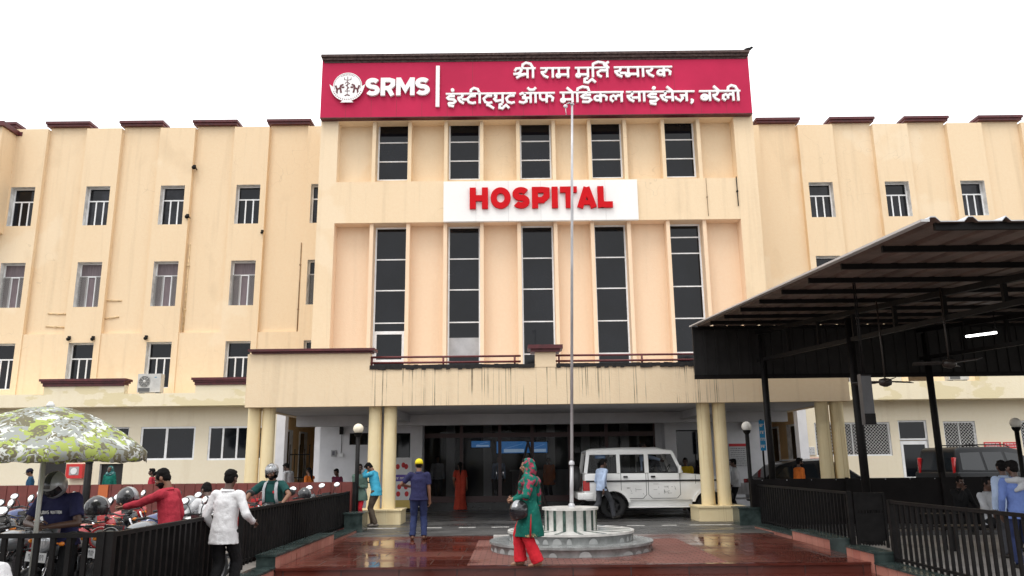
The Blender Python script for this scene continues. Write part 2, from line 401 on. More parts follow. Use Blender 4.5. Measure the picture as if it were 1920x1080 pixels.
# cornice on top of the red board
cb = MB(); x0, x1 = ax(603,108,YT-.35), ax(1404,96,YT-.35); zt = az(1000,100,YT-.35)
cb.box(x0, x1, YT-.45, YT+.3, zt-.10, zt); cb.box(x0+.04, x1-.04, YT-.38, YT+.3, zt-.21, zt-.10); cb.box(x0+.1, x1-.1, YT-.3, YT+.3, zt-.30, zt-.21)
part(cb, 'cornice', MAROOND)
# ---- upper wings
ZB = 3.9
def wing(side):
    """upper floors left (-1) or right (+1): projecting window bays, flat panels between them"""
    if side < 0:
        bays = [(-3,78),(160,215),(298,352),(439,493),(580,600)]       # pixel columns at y ~ 400 (drawn at YW)
        wins1 = [(19,60),(160.5,201),(300,342.5),(442,485),(583.5,640)]
        xa, xb = ax(-600,400,YW), TX0-.0
        ztop = az(440, 238, YW)
    else:
        bays = [(1500,1566),(1645,1710),(1790,1852),(1932,1995)]
        wins1 = [(1519,1564),(1663,1707),(1805,1850),(1948,1992)]
        xa, xb = TX1+.0, ax(2500,400,YW)
        ztop = az(1560, 233, YW)
    YPN = YW + .22
    sp = ax(301,400,YW) - ax(160,400,YW)
    w_ = []
    if side < 0: cs = [(ax(a,385,YW)+ax(c,385,YW))/2 for a, c in wins1[:4]]; cs += [cs[3]+sp]; cs += [cs[0]-sp*k for k in (1,2)]
    else: cs = [(ax(a,372,YW)+ax(c,372,YW))/2 for a, c in wins1]; cs += [cs[0]-sp, cs[-1]+sp]
    cs = sorted(cs)
    m = MB(); yref = 385 if side < 0 else 372
    rows = []
    if side < 0:
        for zt, zb in ((347,420),(489,573),(640,726)): rows.append((az(390,zb,YW), az(390,zt,YW)))
    else:
        for zt, zb in ((340,405.5),(478,560),(628,716)): rows.append((az(1685,zb,YW), az(1685,zt,YW)))
    hb = .76; hw = .515
    edges = []; prev = xa
    for ci, c in enumerate(cs):
        if c-hb < xa+.01 and side > 0: 
            x0 = xa; x1 = c+hb
            if x1 <= xa: continue
        else: x0, x1 = c-hb, min(c+hb, xb) if side < 0 else c+hb
        edges.append((x0, x1, c))
    zcap = ztop
    prev = xa
    for x0, x1, c in edges:
        if x0 > prev+.02:    # panel, with the thick infill low down
            wallgrid(m, prev, x0, ZB, zcap+.16, YPN, [], 0)
            zi = az(300, 624, YW) if side < 0 else az(1685, 610, YW)
            m.box(prev, x0, YW+.045, YPN-.002, ZB, zi, 0)
        holes = [(max(c-hw, xa+.02), min(c+hw, xb-.0), z0, z1) for z0, z1 in rows]
        holes = [h for h in holes if h[0] < h[1]]
        wallgrid(m, x0, x1, ZB, ztop, YW, holes, 0, .42, 1)
        m.quad((x1,YW,ZB),(x1,YPN,ZB),(x1,YPN,ztop),(x1,YW,ztop),0); m.quad((x0,YPN,ZB),(x0,YW,ZB),(x0,YW,ztop),(x0,YPN,ztop),0)
        m.quad((x0,YW,ztop),(x1,YW,ztop),(x1,YPN+.3,ztop),(x0,YPN+.3,ztop),0)
        prev = x1
    if prev < xb-.02: wallgrid(m, prev, xb, ZB, zcap+.16, YPN, [], 0)
    m.box(xa, xb, YPN+.01, YPN+9, ztop-.2, ztop-.05, 0); m.box(xa, xb, YPN+8, YPN+9, 0, ztop-.1, 0)
    part(m, 'wing_wall', [CREAM, REVEAL])
    # maroon copings on the panels
    for i in range(len(edges)-1):
        x0, x1 = edges[i][1]-.14, edges[i+1][0]+.10
        if side > 0: x0, x1 = edges[i][1]-.10, edges[i+1][0]+.14
        z = zcap+.16
        k = MB(); k.box(x0+.04, x1-.04, YW+.03, YPN+.4, z-.03, z+.07); k.box(x0, x1, YW-.03, YPN+.45, z+.07, z+.18)
        part(k, 'coping', MAROON)
    if side > 0:
        k = MB(); z = zcap+.16; x1 = edges[0][0]+.10; k.box(xa+.02, x1-.06, YW+.06, YPN+.4, z-.03, z+.07); k.box(xa+.02, x1, YW-.03, YPN+.45, z+.07, z+.18); part(k, 'coping', MAROON)
    # windows
    rnd = random.Random(5+side)
    for x0, x1, c in edges:
        for r_, (z0, z1) in enumerate(rows):
            a, e = max(c-hw, xa+.02), min(c+hw, xb)
            if e-a < .2: continue
            if e < ax(-60, 400, YW) or a > ax(1990, 400, YW): continue
            if side > 0 and r_ == 2: continue
            third = (e-a-.06)/3; hz = z0+(z1-z0)*(.66 if r_ != 1 else .70)
            g = rnd.choice([GLASS, GLASS2, GLASS2]) if r_ == 0 else (CURTAIN if rnd.random() < .55 and r_ == 1 else GLASS)
            o = window(a, e, z0, z1, YW+.30, vbars=(a+.03+third, a+.03+2*third), hbars=(hz,), fr=.05, glass=g, barw=.055)
            if r_ == 1:      # expanded-metal screens on the outer thirds
                q = MB(); pit = .075; yy = YW+.235
                for sx0, sx1 in ((a+.03, a+.03+third*.98), (e-.03-third*.9, e-.03)):
                    q.box(sx0, sx0+.03, yy-.012, yy+.012, z0+.03, hz); q.box(sx1-.03, sx1, yy-.012, yy+.012, z0+.03, hz); q.box(sx0+.03, sx1-.03, yy-.012, yy+.012, hz-.03, hz)
                    zz = z0+.03-(sx1-sx0)
                    while zz < hz:
                        for d in (1, -1):
                            pa, pb = V((sx0 if d > 0 else sx1, yy+.004*d, zz)), V((sx1 if d > 0 else sx0, yy+.004*d, zz+(sx1-sx0)))
                            t0 = max(0, (z0+.03-pa.z)/(pb.z-pa.z)); t1 = min(1, (hz-pa.z)/(pb.z-pa.z))
                            if t1 > t0: q.bar(pa.lerp(pb,t0), pa.lerp(pb,t1), .012, .008)
                        zz += pit
                q.build('grille', M('grille_grey', (.32,.31,.30), .6) if 'grille_grey' not in bpy.data.materials else bpy.data.materials['grille_grey'], o, world=False)
    return edges, rows, ztop
LW = wing(-1); RW = wing(1)
# projecting end bay at the far left
eb = MB(); x1 = ax(19, 300, YW-.2); ztp = az(20, 238, YW-.9)
eb.box(x1-6, x1, YW-.95, YW+3, az(10, 427, YW-.9), ztp); part(eb, 'end_bay', CREAM)
k = MB(); k.box(x1-6, x1+.12, YW-1.1, YW+3.1, ztp, ztp+.2); k.box(x1-.1, ax(43,245,YW), YW-.03, YW+.6, ztp-.02, ztp+.16); part(k, 'coping', MAROON)
# ---- ground floor of the wings, passage beside the tower
GX0, GX1 = ax(520, 800, YG), ax(1511, 800, YG)
ZLB, ZLT = az(230, 762, YL), az(230, 738, YL)
ZRB, ZRT = az(1755, 748, YL), az(1755, 714, YL)
def gwin(l, r, t, bt): return (ax(l,(t+bt)/2,YG), ax(r,(t+bt)/2,YG), az((l+r)/2,bt,YG), az((l+r)/2,t,YG))
gl = [gwin(207,240,797,862), gwin(262.5,365,800,862.5), gwin(390,497,799,862.5), gwin(76,125,801,925), gwin(187,234,866,930)]
gl[3] = (gl[3][0], gl[3][1], 0, 2.6); gl[4] = (gl[4][0], gl[4][1], 0, gl[4][3]); gl[0] = (gl[0][0], gl[0][1], *gl[1][2:])
gl[4] = (gl[0][1]-1.0, gl[0][1]-.1, 0, gl[1][2]-.12)
m = MB(); wallgrid(m, ax(-500,800,YG), GX0, 0, ZLB+.02, YG, gl, 0, .2, 1)
m.quad((GX0,YG,0),(GX0,YG+6,0),(GX0,YG+6,ZLB),(GX0,YG,ZLB),2)
part(m, 'ground_floor_wall', [GROUNDW, REVEAL, TANW])
o = window(*gl[0], YG+.1); window(*gl[1], YG+.06, vbars=((gl[1][0]*.53+gl[1][1]*.47),), fr=.07, mat=ALU, barw=.09)
d = (gl[2][1]-gl[2][0]); window(*gl[2], YG+.06, vbars=(gl[2][0]+d*.25, gl[2][0]+d*.5, gl[2][0]+d*.75), fr=.07, barw=.07)
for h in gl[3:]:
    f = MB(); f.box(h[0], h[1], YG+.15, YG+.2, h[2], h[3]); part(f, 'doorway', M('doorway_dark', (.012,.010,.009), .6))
gr = [gwin(1529,1671,792,855), gwin(1689,1743,788,897), gwin(1771,1831,787,843), gwin(1915,1980,786,842)]
gr[1] = (gr[1][0], gr[1][1], .05, gr[1][3]); gr[2] = (*gr[2][:2], gr[0][2]+.1, gr[0][3]); gr[3] = (*gr[3][:2], *gr[2][2:])
m = MB(); wallgrid(m, GX1, ax(2500,800,YG), 0, ZRB+.02, YG, gr, 0, .2, 1)
m.quad((GX1,YG+6,0),(GX1,YG,0),(GX1,YG,ZRB),(GX1,YG+6,ZRB),2)
part(m, 'ground_floor_wall', [GROUNDW, REVEAL, TANW])
GRL = bpy.data.materials['grille_grey']; GRW = M('grille_white', (.55,.54,.52), .6)
def lattice(x0, x1, z0, z1, Y, pit, r, parent, mat):
    q = MB(); W, H = x1-x0, z1-z0
    for d in (1,-1):
        s = -H
        while s < W:
            # line from (s, z0) going up to (s+H, z1)
            t0, t1 = max(0, -s/H), min(1, (W-s)/H)
            if t1 > t0:
                xa_, xb_ = s+H*t0, s+H*t1
                if d < 0: xa_, xb_ = W-xa_, W-xb_
                q.bar((x0+xa_, Y+.004*d, z0+H*t0), (x0+xb_, Y+.004*d, z0+H*t1), r, r)
            s += pit
    return q.build('grille', mat, parent, world=False)
for i in (0,2,3):
    h = gr[i]; o = window(*h, YG+.10, vbars=((h[0]+h[1])/2,) , fr=.06); lattice(h[0]+.05, h[1]-.05, h[2]+.05, h[3]-.05, YG+.035, .125, .0125, o, GRW)
h = gr[1]; o = window(h[0], h[1], h[3]-.75, h[3], YG+.1, fr=.06, name='transom_window')
dr = MB(); x0, x1, z1 = h[0]+.05, h[1]-.02, h[3]-.78; y = YG+.1
for q in ((x0,x0+.1,0,z1),(x1-.1,x1,0,z1),(x0+.1,x1-.1,z1-.14,z1),(x0+.1,x1-.1,.05,.72),(x0+.1,x1-.1,.8,.9)): dr.box(q[0],q[1],y-.02,y+.05,q[2],q[3])
o = part(dr, 'side_door', ALU); g = MB(); g.box(x0+.05,x1-.05,y+.01,y+.02,.6,z1-.1); g.build('pane', GLASS, o, world=False)
# upper floor slab over passages and back walls of the passages
m = MB(); m.box(ax(-500,800,YG), TX0+.5, YG-.02, YG+8, ZLB+.021, ZB+.05); m.box(TX1-.5, ax(2500,800,YG), YG-.02, YG+8, min(ZRB,ZLB)+.021, ZB+.05); part(m, 'floor_slab', SOFFIT)
m = MB(); m.box(GX0-.3, TX0+1, YG+6, YG+6.2, 0, 4); m.box(TX1-1, GX1+.3, YG+6, YG+6.2, 0, 4); part(m, 'passage_wall', TANW)
for sx, X in ((1, GX0), (-1, GX1)):      # windows in the passage walls
    for y0, y1 in ((YG+.9, YG+2.1), (YG+3.2, YG+4.4)):
        f = MB(); f.box(X+.0*sx, X+.05*sx, y0, y1, 1.0, 3.0); o = part(f, 'side_window', REVEAL)
        g = MB(); g.box(X+.051*sx, X+.06*sx, y0+.08, y1-.55, 1.05, 2.92); g.build('pane', GLASS2, o, world=False)
    f = MB(); f.box(X+.0, X+.34*sx, YG-.12, YG+.3, 0, ZLB); part(f, 'corner_pier', WHITEW)
    f = MB(); X2 = X + 1.32*sx; f.box(X2, X2+.3*sx, YG+.6, YG+.9, 0, ZLB); part(f, 'corner_pier', WHITEW)
# ledges (first floor balcony edge) with parapet pieces
m = MB(); m.box(ax(-500,740,YL), ax(463,750,YL)+.4, YL, YW+.3, ZLB, ZLT)
for a, c in ((82,233),(366,470)): m.box(ax(a,730,YL), ax(c,730,YL), YL+.002, YL+.3, ZLT-.002, az(230,722,YL))
part(m, 'balcony_ledge', LEDGE)
for a, c in ((77,238.5),(361,470)):
    k = MB(); x0, x1 = ax(a,716,YL), ax(c,716,YL); z0, z1 = az(230,723,YL), az(230,710,YL); zm = (z0+z1)/2
    k.box(x0+.1,x1-.1,YL-.05,YL+.35,z0-.01,zm-.03); k.box(x0+.05,x1-.05,YL-.1,YL+.4,zm-.03,zm+.04); k.box(x0,x1,YL-.15,YL+.45,zm+.04,z1); part(k, 'coping', MAROON)
m = MB(); m.box(ax(1590,740,YL)-.4, ax(2500,740,YL), YL, YW+.3, ZRB, ZRT)
m.box(ax(1836,705,YL), ax(1990,705,YL), YL+.002, YL+.3, ZRT-.002, ZRT+.3); m.box(ax(1600,705,YL), ax(1690,705,YL), YL+.002, YL+.3, ZRT-.002, ZRT+.3)
part(m, 'balcony_ledge', LEDGE)
# ---- porch
PX0, PX1 = ax(462, 710, YP), ax(1590, 710, YP)
ZPB = az(960, 758.5, YP); ZPT = az(950, 685.5, YP); ZPH = az(580, 663, YP)
pc = MB()
sx0, sx1 = ax(693,700,YP), 2*XC-ax(693,700,YP)
pc.box(sx0, sx1, YP, YP+.22, ZPB, ZPT, 1)                     # stained low centre
pc.box(PX0, sx0, YP, YP+.22, ZPB, ZPH, 0); pc.box(sx1, PX1, YP, YP+.22, ZPB, ZPH, 0)
pc.box(PX0, PX0+.22, YP+.22, YT-.0, ZPB, ZPH, 0); pc.box(PX1-.22, PX1, YP+.22, YT, ZPB, ZPH, 0)
pc.box(PX0+.22, PX1-.22, YP+.22, YT+.5, ZPB+.02, ZPB+.35, 2)
# beams under the slab
for X in (ax(716,770,YP), 2*XC-ax(716,770,YP)): pc.box(X-.2, X+.2, YP+1.6, YT, ZPB-.22, ZPB+.02, 2)
pc.box(PX0+.22, PX1-.22, YT-2.6, YT-2.2, ZPB-.32, ZPB+.02, 2)
part(pc, 'porch_canopy', [PORCHC, STREAK, SOFFIT])
for s in (0,1):
    k = MB(); x0, x1 = ax(465,658,YP-.15), ax(702,658,YP-.15)
    if s: x0, x1 = 2*XC-x1, 2*XC-x0
    z1 = az(580,653.5,YP-.15); z0 = ZPH; zm = (z0+z1)/2
    k.box(x0+.08,x1-.08,YP-.08,YP+.3,z0,zm-.01); k.box(x0,x1,YP-.16,YP+.4,zm-.01,z1); part(k, 'coping', MAROOND if s else MAROON)
pd0, pd1 = ax(1003.5,680,YP), ax(1042,680,YP); zp = az(1022,660,YP)
k = MB(); k.box(pd0, pd1, YP-.012, YP+.4, ZPT-.05, zp); part(k, 'parapet_pier', PORCHC)
k = MB(); k.box(pd0-.12,pd1+.12,YP-.1,YP+.5,zp,zp+.08); k.box(pd0-.2,pd1+.2,YP-.16,YP+.56,zp+.08,zp+.19); part(k, 'coping', MAROON)
# black weathered edge of the low wall, waved along its lower line
k = MB(); rnd = random.Random(3); n = 70
for a, c in ((sx0+.0, pd0-.02), (pd1+.02, sx1)):
    k = MB(); n = int((c-a)/.11)
    for i in range(n):
        xx = a+(c-a)*i/n; k.box(xx, a+(c-a)*(i+1)/n, YP-.03-rnd.random()*.012, YP+.25, ZPT-.04-rnd.random()*.05, ZPT+.035+rnd.random()*.02)
    part(k, 'parapet_edge', TARM)

k = MB(); z1, z2 = az(800,669,YP+.1), az(800,679.5,YP+.1)
for a, c in ((sx0-.05, pd0-.4), (pd1+.0, sx1+.05)):
    for z in (z1, z2): k.tube([(a,YP+.12,z),(c,YP+.12,z)], .03, 0, 8)
    for i in range(3): x = a+(c-a)*(.02+.47*i); k.tube([(x,YP+.12,ZPT),(x,YP+.12,z1)], .028, 0, 8)
part(k, 'terrace_railing', RAILR)
# columns in pairs on shared bases
for pa, pb, base in (((462,483.5),(488,512),None), ((690.5,713),(719,742),(689,750)), ((1312,1335),(1341,1366),(1306,1383)), ((1536,1562),(1564,1590),None)):
    ys = 860; cyY = YP+.42
    xs = [(ax((q[0]+q[1])/2, ys, cyY)) for q in (pa, pb)]; rad = .185
    for x in xs:
        c = MB(); c.lathe([(rad*1.02,.0),(rad,.3),(rad*.985,1.2),(rad*.97,ZPB+.005)], (x,cyY,.36), 28); 
        c.v = [(a_,b_,min(z_,ZPB+.004)) for a_,b_,z_ in c.v]; part(c, 'column', COLM)
    c = MB(); xm = sum(xs)/2; hwid = .62
    c.box(xm-hwid, xm+hwid, cyY-.52, cyY+.52, 0, .35); c.box(xm-hwid-.03, xm+hwid+.03, cyY-.55, cyY+.55, .35, .39); part(c, 'column_base', COLM)
# ---- entrance wall under the porch
YD = YT - .0
dz0, dx0, dx1 = 0, ax(793,850,YD), ax(1230,850,YD); dzt = az(1010, 790, YD)
m = MB(); lwX = ax(600,850,YD); rwX = 2*XC-lwX
holes = [(dx0, dx1, .0, dzt), (ax(1258,840,YD), ax(1312,840,YD), 1.1, az(1285,806,YD)), (ax(655,820,YD), ax(690,820,YD), az(670,834,YD), az(670,812,YD)), (ax(742,840,YD), ax(769,840,YD), .3, az(755,812,YD))]
wallgrid(m, lwX, rwX, 0, ZPB+.4, YD, holes, 0, .25, 0)
m.box(lwX-.02, lwX, YD+.001, YD+8, 0, 4, 0); m.box(rwX, rwX+.02, YD+.001, YD+8, 0, 4, 0)
part(m, 'entrance_wall', WHITEW)
for h in holes[1:]: window(h[0],h[1],h[2],h[3],YD+.12,fr=.04, mat=BLACKM)
for a in (ax(782,850,YD-.5), 2*XC-ax(782,850,YD-.5)):
    k = MB(); k.box(a-.2,a+.2,YD-.7,YD-.002,0,ZPB-.03); part(k, 'entrance_pier', WHITEW)
k = MB(); k.box(dx0-.6, dx1+.6, YD-.85, YD-.3, 0, .12); k.box(dx0-.4, dx1+.4, YD-.55, YD+.3, .12, .24); part(k, 'entrance_step', M('black_granite', (.02,.02,.021), .2, var=.4, vs=8))
FRM = M('dark_maroon_frame', (.05,.012,.012), .35)
DGL = M('door_glass', (.02,.021,.024), .05, spec=.25, alpha=.28)
zt2 = az(1010, 815, YD); n = 7
e = MB(); fx = [dx0+(dx1-dx0)*q for q in (0,.165,.33,.47,.63,.79,1)]
for x in fx: e.box(x-.06, x+.06, YD+.02, YD+.12, .24, dzt)
for z, hh in ((dzt-.06,.12),(zt2,.16),(.34,.2)): e.box(dx0+.06, dx1-.06, YD+.03, YD+.11, z-hh/2, z+hh/2)
ent = part(e, 'entrance_door', FRM)
e = MB(); e.box(dx0, dx1, YD+.065, YD+.075, .24, dzt); e.build('glass', DGL, ent, world=False)
e = MB()
for x in (fx[2]-.12, fx[2]+.12, fx[3]-.12, fx[4]+.12): e.tube([(x,YD-.03,.95),(x,YD-.03,1.5)], .018); e.tube([(x,YD-.03,1.0),(x,YD+.03,1.0)], .012); e.tube([(x,YD-.03,1.45),(x,YD+.03,1.45)], .012)
e.build('handle', CHROME, ent, world=False)
# lobby behind the glass
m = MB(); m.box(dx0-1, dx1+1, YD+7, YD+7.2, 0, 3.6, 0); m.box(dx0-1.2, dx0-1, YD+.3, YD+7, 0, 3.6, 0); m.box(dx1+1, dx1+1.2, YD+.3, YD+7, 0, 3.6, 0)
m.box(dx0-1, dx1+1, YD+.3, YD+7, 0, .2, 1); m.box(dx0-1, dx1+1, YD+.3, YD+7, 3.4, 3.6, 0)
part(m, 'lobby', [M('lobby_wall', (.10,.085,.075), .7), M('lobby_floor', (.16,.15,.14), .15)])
LPL = M('lobby_pillar_white', (.5,.5,.5), .5)
for q in (.10,.27,.56,.72,.9):
    k = MB(); x = dx0+(dx1-dx0)*q; k.box(x-.16, x+.16, YD+1.9, YD+2.2, .2, 3.4); part(k, 'lobby_pillar', LPL)
k = MB(); k.box(dx0+3.2, dx0+7.5, YD+3.4, YD+4.0, .2, 1.25); k.box(dx0+3.1, dx0+7.6, YD+3.3, YD+4.1, 1.25, 1.31); part(k, 'reception_counter', LPL)

# tree line behind the viewer, which the lower panes reflect
LEAF = M('leaf_green', (.05,.075,.025), .6, var=.5, vs=1.2); rnd = random.Random(21); b = MB()
for k in range(9):
    tx, ty, th = -26+6.5*k+rnd.uniform(-1.5,1.5), rnd.uniform(-26,-18), rnd.uniform(8,12.5)
    b.tube([(tx,ty,-.1),(tx+.2,ty,th*.45),(tx+.1,ty,th*.8)], [.28,.2,.06], 1)
    cl = [(tx+rnd.gauss(0,1.5), ty+rnd.gauss(0,1.2), th*rnd.uniform(.42,.95), rnd.uniform(.9,1.7)) for _ in range(12)]
    for i in range(700):
        cx, cy, cz, cr = rnd.choice(cl); d = V((rnd.gauss(0,1), rnd.gauss(0,1), rnd.gauss(0,1))).normalized()*cr*rnd.uniform(.55,1); p_ = V((cx,cy,cz))+d
        u = V((rnd.gauss(0,1), rnd.gauss(0,1), rnd.gauss(0,1))).normalized(); v = u.orthogonal().normalized()*rnd.uniform(.16,.3); u = u*rnd.uniform(.2,.4); b.quad(p_-u-v, p_+u-v*.4, p_+u+v, p_-u+v*.5, 0)
o = b.build('tree_line', [LEAF, M('bark', (.12,.09,.06), .9)], fix=False); o['kind'] = 'stuff'; o['label'] = 'leafy tree line across the road that shows mirrored in the lower window panes'
# ============================================================ SIGNS
YS = YT - .28
def strokes(mb, lines, w, ox, oz, sc, Y, depth, mi=0, k0=0):
    """flat thick strokes standing proud of a board at Y; each a closed extruded strip"""
    fn = lambda u, v, d: V((ox+u*sc, d, oz+v*sc))
    for k, ln in enumerate(lines):
        ww = w
        if isinstance(ln[0], (int, float)): ww, ln = ln[0], ln[1]
        closed = len(ln) > 2 and ln[0] == ln[-1]
        P = [V((p[0], p[1])) for p in (ln[:-1] if closed else ln)]; n = len(P); A, Bq = [], []
        for i in range(n):
            if closed: d0, d1 = (P[i]-P[i-1]).normalized(), (P[(i+1) % n]-P[i]).normalized()
            else:
                d0 = (P[i]-P[i-1]).normalized() if i else (P[1]-P[0]).normalized(); d1 = (P[i+1]-P[i]).normalized() if i < n-1 else d0
            t = (d0+d1)
            t = t.normalized() if t.length > 1e-4 else d1
            nn = V((-t.y, t.x)); cs = max(.55, nn.dot(V((-d1.y, d1.x))))
            A.append(P[i]+nn*ww/2/cs); Bq.append(P[i]-nn*ww/2/cs)
        front = Y-depth-.0015*((k+k0) % 9)
        rng = range(n) if closed else range(n-1)
        vs = []
        for i in range(n): vs += [fn(A[i].x,A[i].y,front), fn(Bq[i].x,Bq[i].y,front), fn(A[i].x,A[i].y,Y-.012), fn(Bq[i].x,Bq[i].y,Y-.012)]
        fs = []
        for i in rng:
            j = (i+1) % n; a, b_ = 4*i, 4*j
            fs += [(a,b_,b_+1,a+1),(a+2,a+3,b_+3,b_+2),(a,a+2,b_+2,b_),(a+1,b_+1,b_+3,a+3)]
        if not closed: e = 4*(n-1); fs += [(0,1,3,2),(e,e+2,e+3,e+1)]
        mb.add(vs, fs, mi)
def arc(cx, cy, rx, ry, a0, a1, n=10): return [(cx+rx*math.cos(R(a0+(a1-a0)*i/n)), cy+ry*math.sin(R(a0+(a1-a0)*i/n))) for i in range(n+1)]
def circ(cx, cy, rx, ry, n=14): q = arc(cx, cy, rx, ry, 0, 360, n); q[-1] = q[0]; return q
SB = thing('hospital_name_board', 'long crimson name board with raised white Hindi lettering across the top of the building', 'sign', ((ax(604,160,YS)+ax(1407,160,YS))/2, YS, az(1000,216,YS)))
bx0, bx1, bz0, bz1 = ax(602.5,165,YS), ax(1407,165,YS), az(1000,216.5,YS), az(1000,110,YS)
m = MB(); m.box(bx0, bx1, YS, YT-.003, bz0, bz1); m.box(bx0, bx1, YS-.02, YT-.003, bz0-.03, bz0-.001, 1)
m.build('board', [CRIMSON, MAROON], SB, world=True)
m = MB(); rnd = random.Random(8)
for k in range(1, 17): x = bx0+(bx1-bx0)*k/17; m.box(x-.006, x+.006, YS-.002, YS+.01, bz0+.01, bz0+(bz1-bz0)*rnd.choice((.25,.3,.98)))
m.build('panel_seam', M('seam_dark', (.25,.01,.03), .6), SB, world=True)
# Devanagari in units of letter height (top line 1, foot 0)
def S(x): return [[(x,1.02),(x,0)]]
def sh(L, dx): return [[(p[0]+dx, p[1]) for p in l] if not isinstance(l[0], float) else [l[0], [(p[0]+dx, p[1]) for p in l[1]]] for l in L]
ra = [[(.46,1),(.52,.80),(.40,.60),(.04,.56)], [(.10,.56),(.30,.22),(.64,.02)]]
ra_w = .72
ma = [[(.30,1),(.30,.36)], circ(.26,.22,.15,.15,8), [(.3,.30),(1.02,.30)]] + S(1.04)
G = {
 'ra': (ra, .80), 'aa': (S(.22), .42), 'ma': (ma, 1.22),
 'ta': ([[(.95,.66),(.42,.68),(.18,.48),(.22,.22),(.5,.04)]] + S(.95), 1.15),
 'sa': (ra + [[(.45,.40),(1.08,.40)]] + S(1.08), 1.26), 'sh_': (ra + [[(.45,.40),(.95,.40)]], .82),
 'ka': (S(.62) + [circ(.36,.40,.24,.22,10), [(.62,.62),(.92,.66),(1.12,.48),(1.06,.14)]], 1.28),
 'i': ([[(.5,1),(.5,.78)], [(.86,.74),(.34,.74),(.16,.58),(.30,.44),(.76,.42),(.92,.24),(.74,.06),(.22,.04)], [(.26,.06),(.36,-.18),(.78,-.26)]], 1.06),
 'tta': ([[(.55,1),(.55,.80)], [(.96,.76),(.46,.74),(.16,.46),(.30,.12),(.66,.02),(.96,.10)]], 1.08),
 'tth': ([[(.55,1),(.55,.80)], [(.96,.76),(.46,.74),(.16,.46),(.30,.12),(.66,.02),(.96,.10)], [(.40,-.12),(.72,-.24),(1.12,-.52)]], 1.02),
 'ya': ([[(.10,.78),(.32,.74),(.30,.56),(.14,.42),(.30,.22),(.92,.30)]] + S(.92), 1.10),
 'a': ([[(.10,.86),(.32,.98),(.54,.88),(.50,.62),(.30,.54)], [(.30,.54),(.62,.44),(.66,.16),(.40,.02),(.04,.12)], [(.52,.50),(1.0,.50)]] + S(1.0), 1.18),
 'pha': ([[(.16,1),(.18,.44),(.36,.28),(.68,.30)]] + S(.70) + [[(.70,.62),(1.02,.66),(1.22,.46),(1.14,.12)]], 1.38),
 'dda': ([[(.5,1),(.5,.78)], [(.92,.74),(.34,.74),(.16,.58),(.30,.44),(.76,.42),(.92,.24),(.70,.04),(.18,.06)]], 1.08),
 'la': ([[(.38,.04),(.16,.22),(.18,.52),(.40,.64),(.58,.50),(.58,.20)], [(.58,.50),(.78,.66),(1.04,.60)]] + S(1.06), 1.24),
 'ja': ([[(.98,.58),(.56,.58),(.66,.30),(.46,.06),(.10,.30),(.06,.5)]] + S(.98), 1.16),
 'ba': (S(.92) + [circ(.46,.38,.28,.24,10), [(.30,.52),(.66,.24)]], 1.10),
 'shr': ([[(.10,.72),(.22,.96),(.50,1.0),(.64,.82),(.52,.56),(.30,.44),(-.02,.42)], [(.30,.44),(.62,.36),(.95,.42)], [(.22,.02),(.56,.26),(1.02,.40)]] + S(1.12), 1.32),
}
def word(spec):
    """[glyph or ('mark', ...)] -> strokes, width"""
    out = []; x = 0
    for g in spec:
        if g == 'ii': out += sh(S(.24) + [[(-.62,1.0),(-.58,1.36),(-.3,1.54),(.06,1.42),(.24,1.02)]], x); x += .46
        elif g == 'i_': out += sh(S(.22) + [[(.22,1.0),(.26,1.36),(.66,1.56),(1.10,1.46),(1.22,1.02)]], x); x += .42
        elif g == 'e': out += sh([[(-.62,1.48),(-.18,1.02)]], x)
        elif g == 'am': out += sh([[.16, circ(-.42,1.36,.09,.09,8)]], x)
        elif g == 'cand': out += sh([[(-.84,1.52),(-.66,1.30),(-.36,1.30),(-.16,1.52)]], x)
        elif g == 'uu': out += sh([[(-.20,-.06),(-.46,-.16),(-.48,-.46),(-.20,-.52),(-.02,-.32),(.14,-.2),(.42,-.5)]], x)
        elif g == 'reph': out += sh([[(-.16,1.02),(-.30,1.38),(-.04,1.56)]], x)
        elif g == 'comma': out += [[(x+.2,.14),(x+.3,.08),(x+.28,-.06),(x+.14,-.2)], [(x+.16,.1),(x+.3,.16)]]; x += .5
        else: L_, w_ = G[g]; out += sh(L_, x); x += w_
    return out, x
def hindi(mb, words, x0px, x1px, ypx_head, ypx_foot, org):
    """words with their measured pixel extents on the board"""
    for spec, a, c in words:
        X0, X1 = ax(a, ypx_foot, YS), ax(c, ypx_foot, YS)
        st, wd = word(spec)
        hgt = HGT
        sx = (X1-X0)/(wd+.02)/hgt
        st2 = []
        for l in st:
            if isinstance(l[0], float): st2.append([l[0], [(p[0]*sx, p[1]) for p in l[1]]])
            else: st2.append([(p[0]*sx, p[1]) for p in l])
        hx0 = .70*sx if spec[0] == 'shr' else (.46*sx if spec[0] == 'a' else 0)
        st2.append([.165, [(hx0, .98),(wd*sx, .98)]])
        strokes(mb, st2, .215, X0, ZBASE, hgt, YS, .10, 0, hash(len(st2)) % 5)
lt = MB()
HGT = az(1100,128.5,YS)-az(1100,147,YS); ZBASE = az(1100,147,YS)
hindi(lt, [(['shr','ii'],963,1005),(['ra','aa','ma'],1013,1069.5),(['ma','uu','i_','ta','reph'],1078,1143.5),(['sh_','ma','aa','ra','ka'],1151,1261)],0,0,0,147,0)
ZBASE = az(1100,193.5,YS)
hindi(lt, [(['i','am','sh_','tta','ii','tth','ya','uu','tta'],836,968),(['a','cand','pha'] if False else ['a','aa','cand','pha'],972,1041),(['ma','e','i_','dda','ka','la'],1049.5,1170),(['sa','aa','i','am','sa','e','ja','comma'],1174,1303),(['ba','ra','e','la','ii'],1311,1389)],0,0,0,193,0)
lt.build('lettering', LETTERW, SB, world=True)
